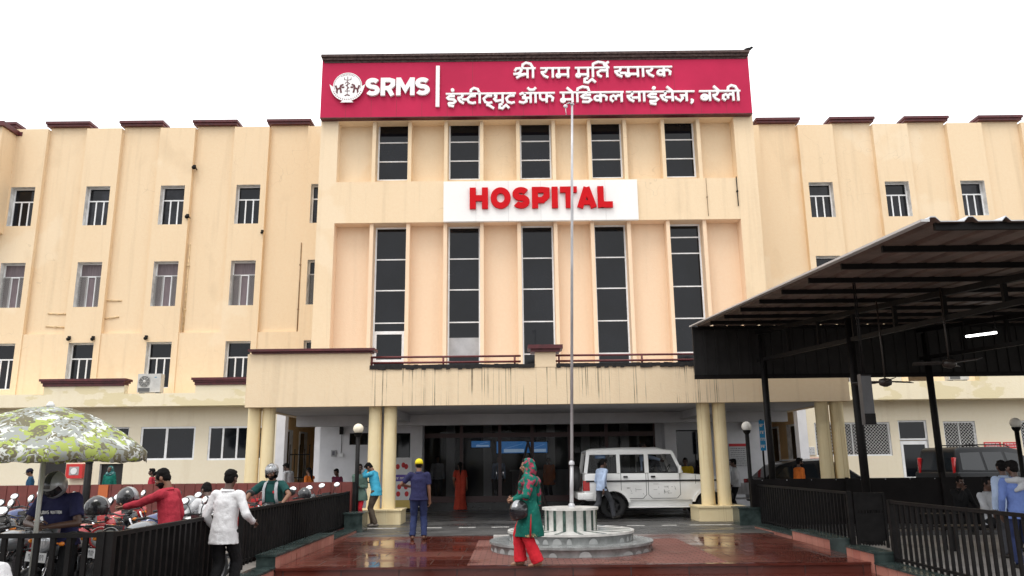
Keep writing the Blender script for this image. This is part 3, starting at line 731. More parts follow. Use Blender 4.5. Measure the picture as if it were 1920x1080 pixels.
# SRMS, divider
def latin(mb, chars, Y, ztop, zbot, wfac, depth, mi=0):
    H = ztop-zbot
    for k, (ch, X0, X1) in enumerate(chars):
        W = (X1-X0)/H; w_ = wfac; h = w_/2
        if ch == 'S':
            ry = (1-w_)/4; rx = W/2-h
            L = [arc(W/2,.5+ry,rx,ry,28,270,12)+arc(W/2,.5-ry,rx,ry,90,-152,12)[1:]]
        elif ch == 'R': L = [[(h,0),(h,1)],[(h,1-h),(W*.6,1-h),(W-h,.82),(W-h,.60),(W*.6,.42),(h,.42)],[(W*.5,.45),(W-h*1.1,0)]]
        elif ch == 'P': L = [[(h,0),(h,1)],[(h,1-h),(W*.6,1-h),(W-h,.84),(W-h,.56),(W*.6,.38),(h,.38)]]
        elif ch == 'M': L = [[(h,0),(h,1)],[(W-h,0),(W-h,1)],[(h*1.15,.95),(W/2,.32),(W-h*1.15,.95)]]
        elif ch == 'H': L = [[(h,0),(h,1)],[(W-h,0),(W-h,1)],[(h,.5),(W-h,.5)]]
        elif ch == 'O': L = [circ(W/2,.5,W/2-h,.5-h,22)]
        elif ch == 'I': L = [[(W/2,0),(W/2,1)]]
        elif ch == 'T': L = [[(W/2,0),(W/2,1)],[(0,1-h),(W,1-h)]]
        elif ch == 'A': L = [[(h*.9,0),(W/2,.96)],[(W-h*.9,0),(W/2,.96)],[.2,[(W*.25,.24),(W*.75,.24)]]]
        elif ch == 'L': L = [[(h,0),(h,1)],[(h,h),(W,h)]]
        elif ch == 'V': L = [[(h,1),(W/2,0)],[(W-h,1),(W/2,0)]]
        elif ch == 'E': L = [[(h,0),(h,1)],[(h,h),(W,h)],[(h,.5),(W*.9,.5)],[(h,1-h),(W,1-h)]]
        strokes(mb, L, w_, X0, zbot, H, Y, depth, mi, k)
m = MB(); zt, zb = az(745,148,YS), az(745,181,YS)
latin(m, [(c, ax(a,165,YS), ax(b_,165,YS)) for c, a, b_ in (('S',686,713),('R',714.5,741.5),('M',743.5,778),('S',779,806.5))], YS, zt, zb, .235, .11)
m.box(ax(817.5,165,YS), ax(824.5,165,YS), YS-.10, YS-.01, az(821,202,YS), az(821,125.5,YS)); m.build('lettering', LETTERW, SB, world=True)
# round emblem
ex, ez, er = ax(652.5,163,YS), az(652.5,163,YS), .57
m = MB(); n = 40
m.prism([(er*math.cos(2*math.pi*i/n), er*math.sin(2*math.pi*i/n)) for i in range(n)], lambda u, v, d: V((ex+u, d, ez+v)), YS-.09, YS-.01)
o = m.build('emblem', LETTERW, SB, world=True)
m = MB(); rib = arc(0,0,er*1.16,er*1.16,190,350,22); rin = arc(0,0,er*.93,er*.93,350,190,22)
m.prism([(-er*1.24,er*.10),*rib[1:10],(-er*.46,-er*1.26),(er*.46,-er*1.26),*rib[13:-1],(er*1.24,er*.10),(er*1.0,-.04),*rin[1:-1],(-er*1.0,-.04)], lambda u, v, d: V((ex+u, d, ez+v)), YS-.12, YS-.092)
m.build('ribbon', LETTERW, o, world=False)
m = MB(); q = lambda L, w_=.035: strokes(m, L, w_, ex, ez, 1, YS-.095, .0)
def flat(L, w_, y0=.093): strokes(m, L, w_, ex, ez, 1, YS-.085, .012)
flat([circ(0,0,er*.93,er*.93,36)], .012)
flat([[(0,-.34),(0,.32)],[(-.13,.36),(-.13,.27),(0,.24),(.13,.27),(.13,.36)],[(0,.3),(0,.40)],[(-.1,.1),(-.02,.18),(.08,.1),(-.06,.02),(.06,-.08),(-.04,-.16)],[(-.1,-.22),(.1,-.22)]], .022)
for s in (-1,1):
    flat([[(s*.16,.06),(s*.26,.02),(s*.30,-.10),(s*.40,-.14),(s*.42,-.34)],[(s*.28,-.1),(s*.24,-.3)],[(s*.12,-.06),(s*.24,-.06)],[(s*.42,-.14),(s*.47,.02)]], .07)
flat([[(-.1,-.42),(0,-.38),(.1,-.42)]], .05)
for i in range(15):
    a = R(205+9.2*i); flat([[(er*1.0*math.cos(a), er*1.0*math.sin(a)),(er*1.07*math.cos(a+.05), er*1.07*math.sin(a+.05))]], .028) if 0 else None
m.build('emblem_mark', DARKREDL, o, world=False)
m = MB()
for i in range(17):
    a = R(206+8*i); c_, s_ = math.cos(a), math.sin(a)
    strokes(m, [[(er*1.0*c_, er*1.0*s_),(er*1.09*c_, er*1.09*s_)]], .03, ex, ez, 1, YS-.112, .012)
for i in range(9):
    a = R(60+7.5*i); c_, s_ = math.cos(a), math.sin(a)
    strokes(m, [[(er*.80*c_, er*.80*s_),(er*.86*c_, er*.86*s_)]], .03, ex, ez, 1, YS-.085, .012)
m.build('emblem_text', M('emblem_grey', (.22,.08,.09), .6), o, world=False)
# white HOSPITAL panel
YH = YT - .16
hx0, hx1 = ax(831.5,375,YH), ax(1196,375,YH); hz0, hz1 = az(1013,413.5,YH), az(1013,338.5,YH)
HS = thing('hospital_sign', 'white panel sign reading HOSPITAL in thick red letters above the tall windows', 'sign', ((hx0+hx1)/2, YH, hz0))
m = MB(); n = 6
for i in range(n): m.box(hx0+(hx1-hx0)*i/n+(.006 if i else 0), hx0+(hx1-hx0)*(i+1)/n, YH, YT-.004, hz0, hz1)
m.box(hx0+.01, hx1-.01, YH+.02, YT-.005, hz0+.005, hz1-.005, 1)
m.build('panel', [plaster('panel_white', (.84,.83,.81), amt=.12, dirty=(.6,.58,.53)), M('seam_grey', (.3,.3,.3))], HS, world=True)
m = MB(); zt, zb = az(1013,352,YH), az(1013,391.5,YH)
latin(m, [(c, ax(830+a/5.19,372,YH), ax(830+b_/5.19,372,YH)) for c, a, b_ in (('H',264,442),('O',467,662),('S',679,846),('P',868,1041),('I',1057,1123),('T',1142,1306),('A',1306,1494),('L',1506,1651))], YH, zt, zb, .275, .11)
m.build('lettering', REDP, HS, world=True)

# ============================================================ FLAGPOLE ON ITS PLINTH
fy = 15.25; fx = at(1070, 1000, Y=fy).x
MARB = M('white_marble', (.62,.61,.58), .35, var=.3, vs=5, bump=.05)
MARBG = M('grey_wet_marble', (.27,.28,.275), .22, var=.5, vs=4)
GREENM = M('green_marble', (.035,.075,.06), .2, var=.7, vs=7, col2=(.07,.12,.10))
FP = thing('flagpole_plinth', 'round three tier marble plinth with green stripes in the wet forecourt', 'plinth', (fx, fy, 0))
t1, t2, t3 = .17, .35, .75
def tier(name, r, z0, z1, m1, m2, n, lip=.03, k=None):
    c = MB(); c.lathe([(r,z0),(r,z1-.04)], (0,0,0), 64, 0, cap=False); c.lathe([(r,z1-.04),(r+lip,z1-.04),(r+lip,z1),(0.02,z1)], (0,0,0), 64, 1, smooth=False)
    return c.build(name, [m1, m2], FP)
tier('lower_tier', 1.48, 0, t1, MARBG, MARBG, 0)
tier('middle_tier', 1.14, t1, t2, MARBG, MARB, 0)
tier('drum', .485, t2, t3, MARB, MARB, 0, .04)
c = MB()
for i in range(16):
    a = 2*math.pi*i/16+.1
    for r, z0, z1, hw in ((.488,t2+.001,t3-.041,.028),):
        p0 = V((r*math.cos(a), r*math.sin(a), 0)); tdir = V((-math.sin(a), math.cos(a), 0))
        Mx = Matrix((p0.normalized(), tdir, V((0,0,1)))).transposed().to_4x4(); Mx.translation = V((p0.x,p0.y,(z0+z1)/2)); c.obox(Mx, .012, hw*2, z1-z0)
    p0 = V((.82*math.cos(a), .82*math.sin(a), 0)); Mx = Matrix((V((math.cos(a),math.sin(a),0)), V((-math.sin(a), math.cos(a), 0)), V((0,0,1)))).transposed().to_4x4(); Mx.translation = V((p0.x,p0.y,t2+.001)); c.obox(Mx, .6, .07, .006)
c.build('stripe', GREENM, FP)
c = MB()      # joints and dried lighter patches on the wet risers
rnd = random.Random(4)
for r, z0, z1 in ((1.484,0,t1-.045),(1.144,t1,t2-.045)):
    for i in range(34):
        a0 = 2*math.pi*i/34; wd = rnd.uniform(.04,.085); hh = (z1-z0)*rnd.uniform(.35,.8)
        rings = []
        if rnd.random() < .62:
            pts = [(a0+wd*math.cos(R(q))*1.0, z0+.012+hh*max(0,math.sin(R(q)))) for q in range(0,181,20)]
            c.add([(r*math.cos(a), r*math.sin(a), z) for a, z in pts], [tuple(range(len(pts)))])
c.build('dry_patch', M('dry_marble', (.37,.38,.375), .6, var=.15, vs=9), FP)
PL = thing('flagpole', 'tall slim grey steel flagpole without a flag rising from the marble plinth', 'flagpole', (fx+.03, fy, t3))
zt = az(1075, 197, fy)-t3
dx = at(1075.5, 300, Y=fy).x - at(1071, 930, Y=fy).x
c = MB(); c.tube([(0,0,0),(dx*.1,0,.75)], [.036,.035], 0, 14); c.tube([(dx*.1,0,.75),(dx*.8,0,zt*.8),(dx,0,zt)], [.030,.026,.022], 0, 14); c.build('pole', STEEL, PL)
c = MB(); c.lathe([(.052,.77),(.052,.82),(.03,.85)], (dx*.1,0,0), 14); c.build('collar', STEEL, PL)
c = MB(); c.lathe([(.06,0),(.06,.05),(.038,.07)], (0,0,0), 14); c.build('collar', STEEL, PL)
c = MB(); c.tube([(dx,0,zt),(dx-.05,-.02,zt+.04),(dx-.12,-.03,zt+.01)], .016); c.ell((dx-.14,-.03,zt-.04), (.045,.02,.045)); c.ell((dx,0,zt+.02),(.045,.045,.03)); c.tube([(dx-.14,-.03,zt-.08),(dx-.13,-.03,zt-.24)], .008); c.build('pulley', STEEL, PL)

# ============================================================ SHED ON THE RIGHT
SHB_Y = 20.95
SX0 = at(1297, 612, Y=SHB_Y).x
zf = az(1297, 612, SHB_Y)
nc = at(1740, 414, X=SX0+.02)
SHY0, SHZ0 = nc.y, nc.z
SHY1, SHZ1 = SHB_Y, zf
SXE = SX0 + 17
sl_ = (SHZ1-SHZ0)/(SHY1-SHY0)
def rz(y): return SHZ0 + (y-SHY0)*sl_
SHED = thing('parking_shed', 'open steel shed with a corrugated roof sheltering the waiting area', 'shed', (SX0, 16, 0))
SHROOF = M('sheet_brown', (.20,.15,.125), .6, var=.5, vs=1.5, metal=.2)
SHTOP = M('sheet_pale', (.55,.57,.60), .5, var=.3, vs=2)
c = MB(); nn = int((SXE-SX0)/.055); prof = []
for i in range(nn+1):
    x = SX0+i*.055; ph = (x-SX0) % .42
    prof.append((x, .055 if .05 < ph < .14 else 0))
vs = []
for y in (SHY0, SHY1):
    for x, h in prof: vs += [(x, y, rz(y)+h), (x, y, rz(y)+h-.012)]
n2 = len(prof)*2; fs = []; mi = []
for i in range(len(prof)-1):
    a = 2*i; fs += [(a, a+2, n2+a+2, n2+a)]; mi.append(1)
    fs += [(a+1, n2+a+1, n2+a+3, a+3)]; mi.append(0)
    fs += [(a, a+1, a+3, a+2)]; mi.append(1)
for f, q in zip(fs, mi): pass
base = len(c.v); c.v += vs
for f, q in zip(fs, mi): c.f.append(list(f)); c.m.append(q); c.sm.append(False)
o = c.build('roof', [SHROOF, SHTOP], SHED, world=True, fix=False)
c = MB(); c.bar((SX0-.02,SHY0-.02,rz(SHY0)+.0),(SX0-.02,SHY1,rz(SHY1)+.0), .1, .03, 0); c.build('edge_flashing', M('flashing_white', (.6,.6,.6), .4, metal=.3), SHED, world=True)
rnd = random.Random(9)
for k in range(10):
    y = SHY0+.10+(SHY1-.2-SHY0)*k/9; c = MB(); c.bar((SX0+.14,y,rz(y)-.05),(SXE,y,rz(y)-.05), .05, .085, 0); c.build('purlin', BLACKM, SHED, world=True)
PYs = [11.0, 16.5, 20.55]
prow = [at(1612,800,Y=16.5).x, at(1441,800,Y=20.55).x]
prow2 = at(1755,800,Y=20.55).x
PXs = [[prow[0]+(prow[0]-prow[1])*1.3, prow[0], prow[1]]]
PXs.append([x+prow2-prow[1] for x in PXs[0]]); PXs.append([x+2*(prow2-prow[1]) for x in PXs[0]])
for row in PXs:
    fx_ = lambda y: row[1]+(row[2]-row[1])*(y-PYs[1])/(PYs[2]-PYs[1])
    y0, y1 = SHY0+.1, SHY1-.15
    c = MB(); c.bar((fx_(y0),y0,rz(y0)-.2),(fx_(y1),y1,rz(y1)-.2), .1, .1); dz = .95
    c.bar((fx_(y0),y0,rz(y0)-.45),(fx_(y1),y1,rz(y1)-dz), .09, .09)
    for k in range(9):
        y = y0+.5+(y1-y0-.8)*k/8.0; c.bar((fx_(y),y,rz(y)-.22),(fx_(y),y,rz(y)-.45-.5*(y-y0)/(y1-y0)), .07, .07)
    c.build('truss', BLACKM, SHED, world=True)
    for X, y in zip(row, PYs):
        if X > 15 and y < 12: continue
        c = MB(); c.tube([(X,y,-.1),(X,y,rz(y)-.3)], .085, 0, 12); c.box(X-.16,X+.16,y-.16,y+.16,-.1,.0); c.build('post', BLACKM, SHED, world=True)
zcb = az(1500, 708, SHB_Y)
c = MB(); pr = []; x = SX0; k = 0
SHB = M('cladding_black', (.022,.021,.021), .5, var=.4, vs=2, spec=.3)
while x < SXE:
    c.box(x, x+.055, SHB_Y-.03, SHB_Y+.02, zcb, zf-.02); c.box(x+.055, min(x+.30,SXE), SHB_Y-.005, SHB_Y+.02, zcb, zf-.02); x += .30
c.build('back_cladding', SHB, SHED, world=True)
c = MB(); c.box(SX0-.02, SXE, SHB_Y-.10, SHB_Y-.035, zcb-.02, zcb+.09); c.build('cladding_rail', BLACKM, SHED, world=True)
def fan(px, py, Y, rot, label, rodtop):
    q = at(px, py, Y=Y); f = thing('ceiling_fan', label, 'fan', tuple(q), 0, 'ceiling fans under the shed')
    FM = bpy.data.materials.get('fan_brown') or M('fan_brown', (.03,.022,.018), .4)
    c = MB(); c.tube([(0,0,0),(0,0,rodtop-q.z)], .014); c.build('rod', FM, f)
    c = MB(); c.lathe([(.02,.07),(.1,.05),(.12,0),(.1,-.06),(.03,-.09)], (0,0,0), 16, cap=True); c.build('motor', FM, f)
    for k in range(3):
        a = rot+k*2.094; d = V((math.cos(a), math.sin(a), 0)); n_ = V((-d.y, d.x, 0)); c = MB()
        pts = [d*.1-n_*.03, d*.2-n_*.06, d*.58-n_*.07, d*.60+n_*.05, d*.2+n_*.06, d*.1+n_*.03]
        c.add([p+V((0,0,.012+.02*p.dot(n_)/.07)) for p in pts]+[p+V((0,0,0+.02*p.dot(n_)/.07)) for p in pts], [(0,1,2,3,4,5),(11,10,9,8,7,6)]+[(i,i+6,(i+1)%6+6,(i+1)%6) for i in range(6)]); c.build('blade', FM, f)
fan(1660, 716, 14.5, .3, 'dark ceiling fan hanging low on a long rod beside the hanging box', rz(14.5)-.2)
fan(1780, 681, 13.5, .9, 'dark ceiling fan close under the shed roof below the tube light', rz(13.5)-.1)
q0, q1 = at(1811,631,Y=18), at(1869,623.5,Y=17.6)
TL = thing('tube_light', 'lit white tube light fixed high under the dark shed roof', 'light', tuple((q0+q1)/2))
c = MB(); c.bar(q0, q1, .045, .045); c.build('tube', M('tube_glow', (1,.98,.95), em=6), TL, world=True)
c = MB(); c.bar(q0+V((-.05,.03,.05)), q1+V((.05,.03,.05)), .08, .05); c.tube([q0+V((0,.03,.05)),(q0.x,q0.y+.03,rz(18)-.05)], .01); c.tube([q1+V((0,.03,.05)),(q1.x,q1.y+.03,rz(17.6)-.05)], .01); c.build('batten', BLACKM, TL, world=True)
hbx = at(1628, 747, Y=13.2)
HB = thing('hanging_box_sign', 'narrow grey steel box hung edge on from the shed roof beside a post', 'sign', tuple(hbx))
zt_, zb_ = az(1628,701,13.2)-hbx.z, az(1628,796,13.2)-hbx.z
c = MB(); c.box(-.085,.085,0,.14,zb_,zt_); c.build('box', M('box_grey', (.10,.10,.105), .45, metal=.4, var=.2, vs=4), HB)
c = MB(); c.box(-.09,.09,-.012,.0,zb_,zb_+.03); c.box(-.088,.088,-.01,0,zb_+.03,zb_+.18); c.build('end_cap', BLACKM, HB); c = MB(); c.box(-.09,.09,-.012,0,zt_-.03,zt_); c.build('end_cap', BLACKM, HB)
c = MB(); c.tube([(0,.04,zt_),(0,.04,rz(13.24)-hbx.z)], .012); c.tube([(0,.11,zt_),(0,.11,rz(13.31)-hbx.z)], .012); c.build('hanger', BLACKM, HB)

# ============================================================ LOW WALLS, RAILINGS, FENCES
PINK = granite('pink_stone', (.40,.15,.115), (.46,.20,.15), (.25,.10,.08), .55, .3, wet=False, msize=.008)
PINKW = M('pink_stone_side', (.44,.165,.12), .35, var=.55, vs=2.6, bump=.1, bs=12)
GRM = M('green_marble_slab', (.025,.045,.042), .25, var=.6, vs=3.5, col2=(.06,.085,.08))
def lowwall(name, label, x0, x1, segs, side, group):
    t_ = thing(name, label, 'low wall', ((x0+x1)/2, segs[0][0], 0), 0, group)
    for y0, y1, z0, z1 in segs:
        c = MB(); c.box(x0+.02, x1-.02, y0+.02, y1-.005, z0, z1-.03, 0)
        c.box(x0+.02, x1-.02, y0+.012, y0+.02, z0, z1-.03, 1); c.build('wall', [PINK, GRM], t_, world=True)
        c = MB(); c.box(x0, x1, y0, y1, z1-.03, z1, 0); c.build('coping_slab', GRM, t_, world=True)
    return t_
LWX0, LWX1 = -4.06, XL
lowwall('plinth_wall', 'stepped pink stone low wall with green marble top along the left side of the red forecourt', LWX0, LWX1, [(8.0, YF+.02, ZL-.1, .02), (YF+.02, 17.0, ZL-.1, .20), (17.01, 19.4, ZL-.1, .09)], 1, 'low stone walls')
c = MB(); o = thing('green_stone_block', 'dark green marble block at the far end of the left railing', 'stone block', (-3.8,19.7,0)); c.box(-4.05,-3.62,19.45,20.15,0,.42); c.build('block', GRM, o, world=True); c = MB(); c.box(-4.08,-3.59,19.42,20.18,.42,.45); c.build('coping_slab', GRM, o, world=True)
c = MB(); o = thing('green_stone_block', 'dark green marble block beside the right pillars of the porch', 'stone block', (6.2,20.9,0)); q = at(1398, 990, Y=20.3)
c.box(q.x-.13,q.x+.6,20.3,20.9,0,.40); c.build('block', GRM, o, world=True); c = MB(); c.box(q.x-.16,q.x+.63,20.27,20.93,.40,.43); c.build('coping_slab', GRM, o, world=True)
lowwall('plinth_wall', 'stepped pink stone low wall with green top under the right far railing', XR+.1, XR+.5, [(15.0, 17.0, ZL-.1, .17), (17.01, 19.6, ZL-.1, .07)], -1, 'low stone walls')
lowwall('plinth_wall', 'short pink and green stone low wall beside the steps under the right near railing', XR-.12, XR+.22, [(12.7, 13.75, ZL-.1, .17), (8.0, 12.69, ZL-.1, .02)], -1, 'low stone walls')
def railing(label, a, b_, ztop, zbot, n, posts=(), barw=.019, bw=.024, name='railing', group='black bar railings'):
    a, b_ = V(a), V(b_); d = (b_-a); d.z = 0; L_ = d.length; d.normalize(); ang = math.atan2(d.y, d.x)
    t_ = thing(name, label, 'railing', (a.x, a.y, 0), ang, group)
    c = MB(); c.box(0, L_, -.03, .03, ztop-.045, ztop); c.build('top_rail', BLACKM, t_)
    c = MB(); c.box(0, L_, -.022, .022, zbot+.05, zbot+.085); c.build('bottom_rail', BLACKM, t_)
    c = MB(); c.box(-bw, bw, -barw, barw, zbot+.0, ztop-.046); br = c.build('bar', BLACKM, t_); k = int(round(L_/.165)); br.location = (.16,0,0)
    for i in range(2, k): q = br.copy(); COL.objects.link(q); q.location = (L_*i/k, 0, 0)
    c = MB(); c.box(-.04,.04,-.04,.04,zbot-.05,ztop+.01); p0 = c.build('post', BLACKM, t_); p1 = p0.copy(); COL.objects.link(p1); p1.location = (L_,0,0)
    return t_
RTL = .92; LRX = -4.11
a, b_ = at(455,955,X=LRX), at(665,920,X=LRX)
railing('long black bar railing along the left edge of the forecourt beside the green shirted rider', (LRX,a.y,0), (LRX,20.1,0), RTL, .1, 0, barw=.026)
a2, b2 = at(210,992,X=LRX), at(408,969,X=LRX); RT2 = (a2.z+b2.z)/2
railing('black bar railing panel running up to the man in white shirt', (LRX,a2.y,0), (LRX,b2.y,0), RT2, -.05, 0, barw=.032)
railing('black bar railing across the front of the motorcycle parking', (LRX-7,a2.y-.02,0), (LRX-.08,a2.y-.02,0), RT2, -.1, 0)
FX1 = 6.13; a, b_ = at(1590,920,X=FX1), at(1413,909,X=FX1)
railing('black bar railing on the right before the dark parked hatchback', (FX1,a.y,0), (FX1,b_.y,0), .985, .05, 0, bw=.018)
RA1 = V((FX1, a.y, 0))
FX2 = 5.86; a, b_ = at(1668,935,X=FX2), at(1920,965,X=FX2)
railing('black bar railing in the right foreground before the man in blue shirt', (FX2,5.5,0), (FX2,a.y,0), .93, .0, 0, bw=.017)
# sheet gate between the two right railings
GT = thing('gate', 'black sheet metal gate with small slots between the two right railings', 'gate', (RA1.x, RA1.y, 0))
g1 = at(1668, 1005, Y=RA1.y-.05).x-.06; y = RA1.y-.05
c = MB(); zs0, zs1 = .12, .93
c.box(RA1.x+.1, g1, y, y+.012, zs0, .60); c.box(RA1.x+.1, g1, y, y+.012, .66, zs1)
nsl = 9; wd = (g1-RA1.x-.1)
for i in range(nsl): c.box(RA1.x+.1+wd*i/nsl, RA1.x+.1+wd*(i+.45)/nsl, y, y+.012, .60, .66); c.box(RA1.x+.1+wd*i/nsl, RA1.x+.1+wd*(i+.45)/nsl, y, y+.012, .04, .12)
c.build('sheet', BLACKM, GT, world=True)
c = MB(); c.box(RA1.x+.06, RA1.x+.1, y-.02, y+.03, 0, .97); c.box(g1, g1+.04, y-.02, y+.03, 0, .97); c.box(RA1.x+.1, g1, y-.02, y+.03, .93, .97); c.build('frame', BLACKM, GT, world=True)
# dark sheet boundary on the right, red sheet fence on the left
DB = M('dark_sheet', (.010,.008,.008), .6, var=.4, vs=2, spec=.15)
yb = 20.4; zt_ = az(1650, 896, yb); xb0 = ax(1406, 890, yb)
BW = thing('sheet_fence', 'long dark brown sheet metal fence behind the right railings and under the shed', 'fence', (xb0, yb, 0))
c = MB(); c.box(xb0, xb0+16, yb, yb+.02, -.1, zt_); c.build('sheet', DB, BW, world=True)
for k in range(7): c = MB(); x = xb0+.02+k*2.4; c.box(x-.04,x+.04,yb-.06,yb-.001,-.1,zt_+(.12 if k == 2 else .02)); c.build('post', DB, BW, world=True)
c = MB(); x = xb0
while x < xb0+16: c.ell((x+.3,yb-.008,zt_-.03),(.012,.008,.012),seg=6,rings=4); x += .62
c.build('rivets', STEEL, BW, world=True)
RS = M('red_sheet', (.17,.036,.028), .45, var=.35, vs=1.8, bump=.05, bs=8)
yr = 20.3; xr1 = ax(664, 915, yr); xr0 = ax(-260, 915, yr); zt_ = az(330, 907, yr)
RF = thing('red_sheet_fence', 'low brick red sheet metal fence behind the parked motorcycles', 'fence', (xr1, yr, 0))
c = MB(); x = xr0; k = 0
while x < xr1-.05:
    x2 = min(x+.262, xr1); c.box(x, x2-.018, yr, yr+.02, -.1, zt_); c.box(x2-.018, x2, yr+.015, yr+.03, -.1, zt_-.01); x = x2
c.build('sheet', RS, RF, world=True)
c = MB(); c.box(xr0, xr1, yr+.021, yr+.06, zt_-.05, zt_-.012); c.box(xr0, xr1, yr+.021, yr+.06, .3, .35); c.build('rail', RS, RF, world=True)
c = MB(); c.box(xr1-.03, xr1+.05, yr-.04, yr+.06, -.1, zt_+.0); c.build('post', BLACKM, RF, world=True)
xo = ax(193, 920, yr-.03); c = MB(); c.box(xo-.12, xo+.12, yr-.03, yr-.008, .4, zt_-.01); c.build('orange_plate', M('orange_sheet', (.5,.12,.03), .5), RF, world=True)
# slim dark post that stands before the red fence
q = at(164, 900, Y=16.5); o = thing('post', 'slim black steel post standing before the red fence beside the camouflage umbrella', 'post', (q.x, 16.5, -.12)); c = MB(); c.tube([(0,0,0),(0,0,az(164,868,16.5)+.12)], .07, 0, 10); c.build('shaft', BLACKM, o); c = MB(); c.lathe([(.08,0),(.08,.03),(.02,.07)],(0,0,az(164,868,16.5)+.12),10); c.build('cap', BLACKM, o)
# kerb-like marble slabs lying beyond the plinth
for px, w_, y, lab in ((958,.75,17.6,'white marble slab lying on the road edge behind the flagpole plinth'),(968,.7,17.0,'white marble slab lying nearer beside the flagpole plinth'),(1140,.75,17.5,'white marble slab lying on the road edge right of the flagpole plinth')):
    q = at(px, 990, Y=y); o = thing('marble_slab', lab, 'slab', (q.x, y, 0), 0, 'loose marble slabs'); c = MB(); c.box(-w_/2,w_/2,-.12,.12,.006,.06); c.build('slab', MARB, o)
# gate grille in the left passage
gx0, gx1 = ax(543, 860, YG+1.2), ax(580, 860, YG+1.2); o = thing('iron_gate', 'black iron bar gate closing the passage beside the white wall', 'gate', (gx0, YG+1.2, 0))
c = MB()
for i in range(5): x = gx0+(gx1-gx0)*i/4; c.tube([(x,YG+1.2,.05),(x,YG+1.2,2.12+(.28 if i % 2 == 0 else .1))], .018)
for z in (.3, 1.1, 2.0): c.box(gx0, gx1, YG+1.18, YG+1.22, z-.02, z+.02)
c.build('bars', BLACKM, o, world=True)

# ============================================================ LAMPS, NOTICES, BOXES
GLOBE = M('opal_globe', (.80,.77,.70), .35, spec=.4)
GLOBEY = M('opal_globe_warm', (.82,.74,.58), .35, spec=.4)
def globe_lamp(px, py, Y, label, mt, r=.2):
    q = at(px, py, Y=Y); t_ = thing('globe_lamp', label, 'street lamp', (q.x, Y, 0), 0, 'globe lamps on black poles')
    c = MB(); c.tube([(0,0,0),(0,0,q.z-r-.04)], .055, 0, 12); c.build('pole', BLACKM, t_)
    c = MB(); c.lathe([(.05,q.z-r-.08),(.09,q.z-r-.03),(.11,q.z-r+.03)], (0,0,0), 14); c.build('collar', BLACKM, t_)
    c = MB(); c.lathe([(.1,0),(.1,.06),(.06,.12)],(0,0,0),14); c.build('foot', BLACKM, t_)
    c = MB(); c.ell((0,0,q.z), (r,r,r), None, 0, 24, 16); c.build('globe', mt, t_)
globe_lamp(672, 804, 20.9, 'cream globe lamp on a black pole beside the left porch pillars', GLOBEY, .135)
globe_lamp(1399.5, 799.5, 21.4, 'white globe lamp on a black pole beside the right porch pillars', GLOBE, .13)
globe_lamp(1904, 793, 20.2, 'grey white globe lamp on a black pole before the red notices', GLOBE, .135)
def textlines(mb, x0, x1, z0, z1, Y, n, seed, hfrac=.42):
    """rows of small illegible Hindi-like marks hung from a head line"""
    rnd = random.Random(seed); rh = (z1-z0)/n
    for i in range(n):
        zb = z1-rh*(i+.78); hh = rh*hfrac; x = x0+rnd.uniform(0,.06)*(x1-x0); end = x1-rnd.uniform(0,.12)*(x1-x0)
        while x < end:
            wl = min(rnd.uniform(.8,2.2)*hh*1.6, end-x); mb.box(x, x+wl, Y-.004, Y, zb+hh*.8, zb+hh)
            q = x
            while q < x+wl-hh*.3: mb.box(q, q+hh*.22, Y-.0035, Y, zb, zb+hh*.8); mb.box(q, q+hh*.5, Y-.003, Y, zb+hh*rnd.choice((0,.3,.5)), zb+hh*.8*.9) if rnd.random() < .6 else None; q += hh*.62
            x += wl+hh*.5
def notice(label, l, r_, t, bt, Y, mat, tmat, n, seed, name='notice', group=None, band=None, cat='notice'):
    x0, x1, z0, z1 = ax(l,t,Y), ax(r_,t,Y), az(l,bt,Y), az(l,t,Y)
    o = thing(name, label, cat, ((x0+x1)/2, Y, z0), 0, group); c = MB(); c.box(x0,x1,Y-.03,Y,z0,z1); c.build('panel', mat, o, world=True)
    if band:
        c = MB(); c.box(x0,x1,Y-.036,Y-.031,z1-(z1-z0)*band[1],z1); c.build('header', band[0], o, world=True); z1b = z1-(z1-z0)*band[1]
    else: z1b = z1
    c = MB(); textlines(c, x0+.04*(x1-x0), x1-.04*(x1-x0), z0+.04*(z1-z0), z1b-.04*(z1-z0), Y-.031, n, seed); c.build('writing', tmat, o, world=True)
    return o
REDN = M('notice_red', (.55,.03,.035), .5); WHN = M('notice_white', (.72,.72,.72), .5); INK = M('notice_ink', (.1,.1,.12), .6); BLUEN = M('notice_blue', (.02,.30,.62), .5)
YGN = YG-.002
notice('red notice with four white lines on the wall above the dark off-roader', 1844,1876,829,848.5,YGN,REDN,WHN,4,1, group='red wall notices')
notice('red notice partly behind the pole of the globe lamp at the right edge', 1880,1909,829,849,YGN,REDN,WHN,4,2, group='red wall notices')
notice('long low red notice above the roof of the dark hatchback', 1513,1550,859,866,YGN,REDN,WHN,1,3, group='red wall notices')
notice('small white notice beside the grilled window on the right', 1512,1527,838,853,YGN,WHN,INK,5,4)
notice('tall white notice board with red header on the porch wall beside the right pillars', 1366,1400,832,876,YD-.002,M('board_white', (.55,.55,.56), .4),INK,9,5, name='notice_board', band=(REDN,.12))
yb_ = 24.5
notice('narrow blue vertical hanging sign with white lettering beside a shed post', 1422,1432,788,845,yb_,BLUEN,WHN,4,6, name='blue_sign', cat='sign')
c = MB(); q = at(1427, 786, Y=yb_); c.tube([(q.x,yb_+.05,0),(q.x,yb_+.05,q.z)], .03); o = [x for x in bpy.data.objects if x.name == 'blue_sign'][0]; c.build('pole', BLACKM, o, world=True)
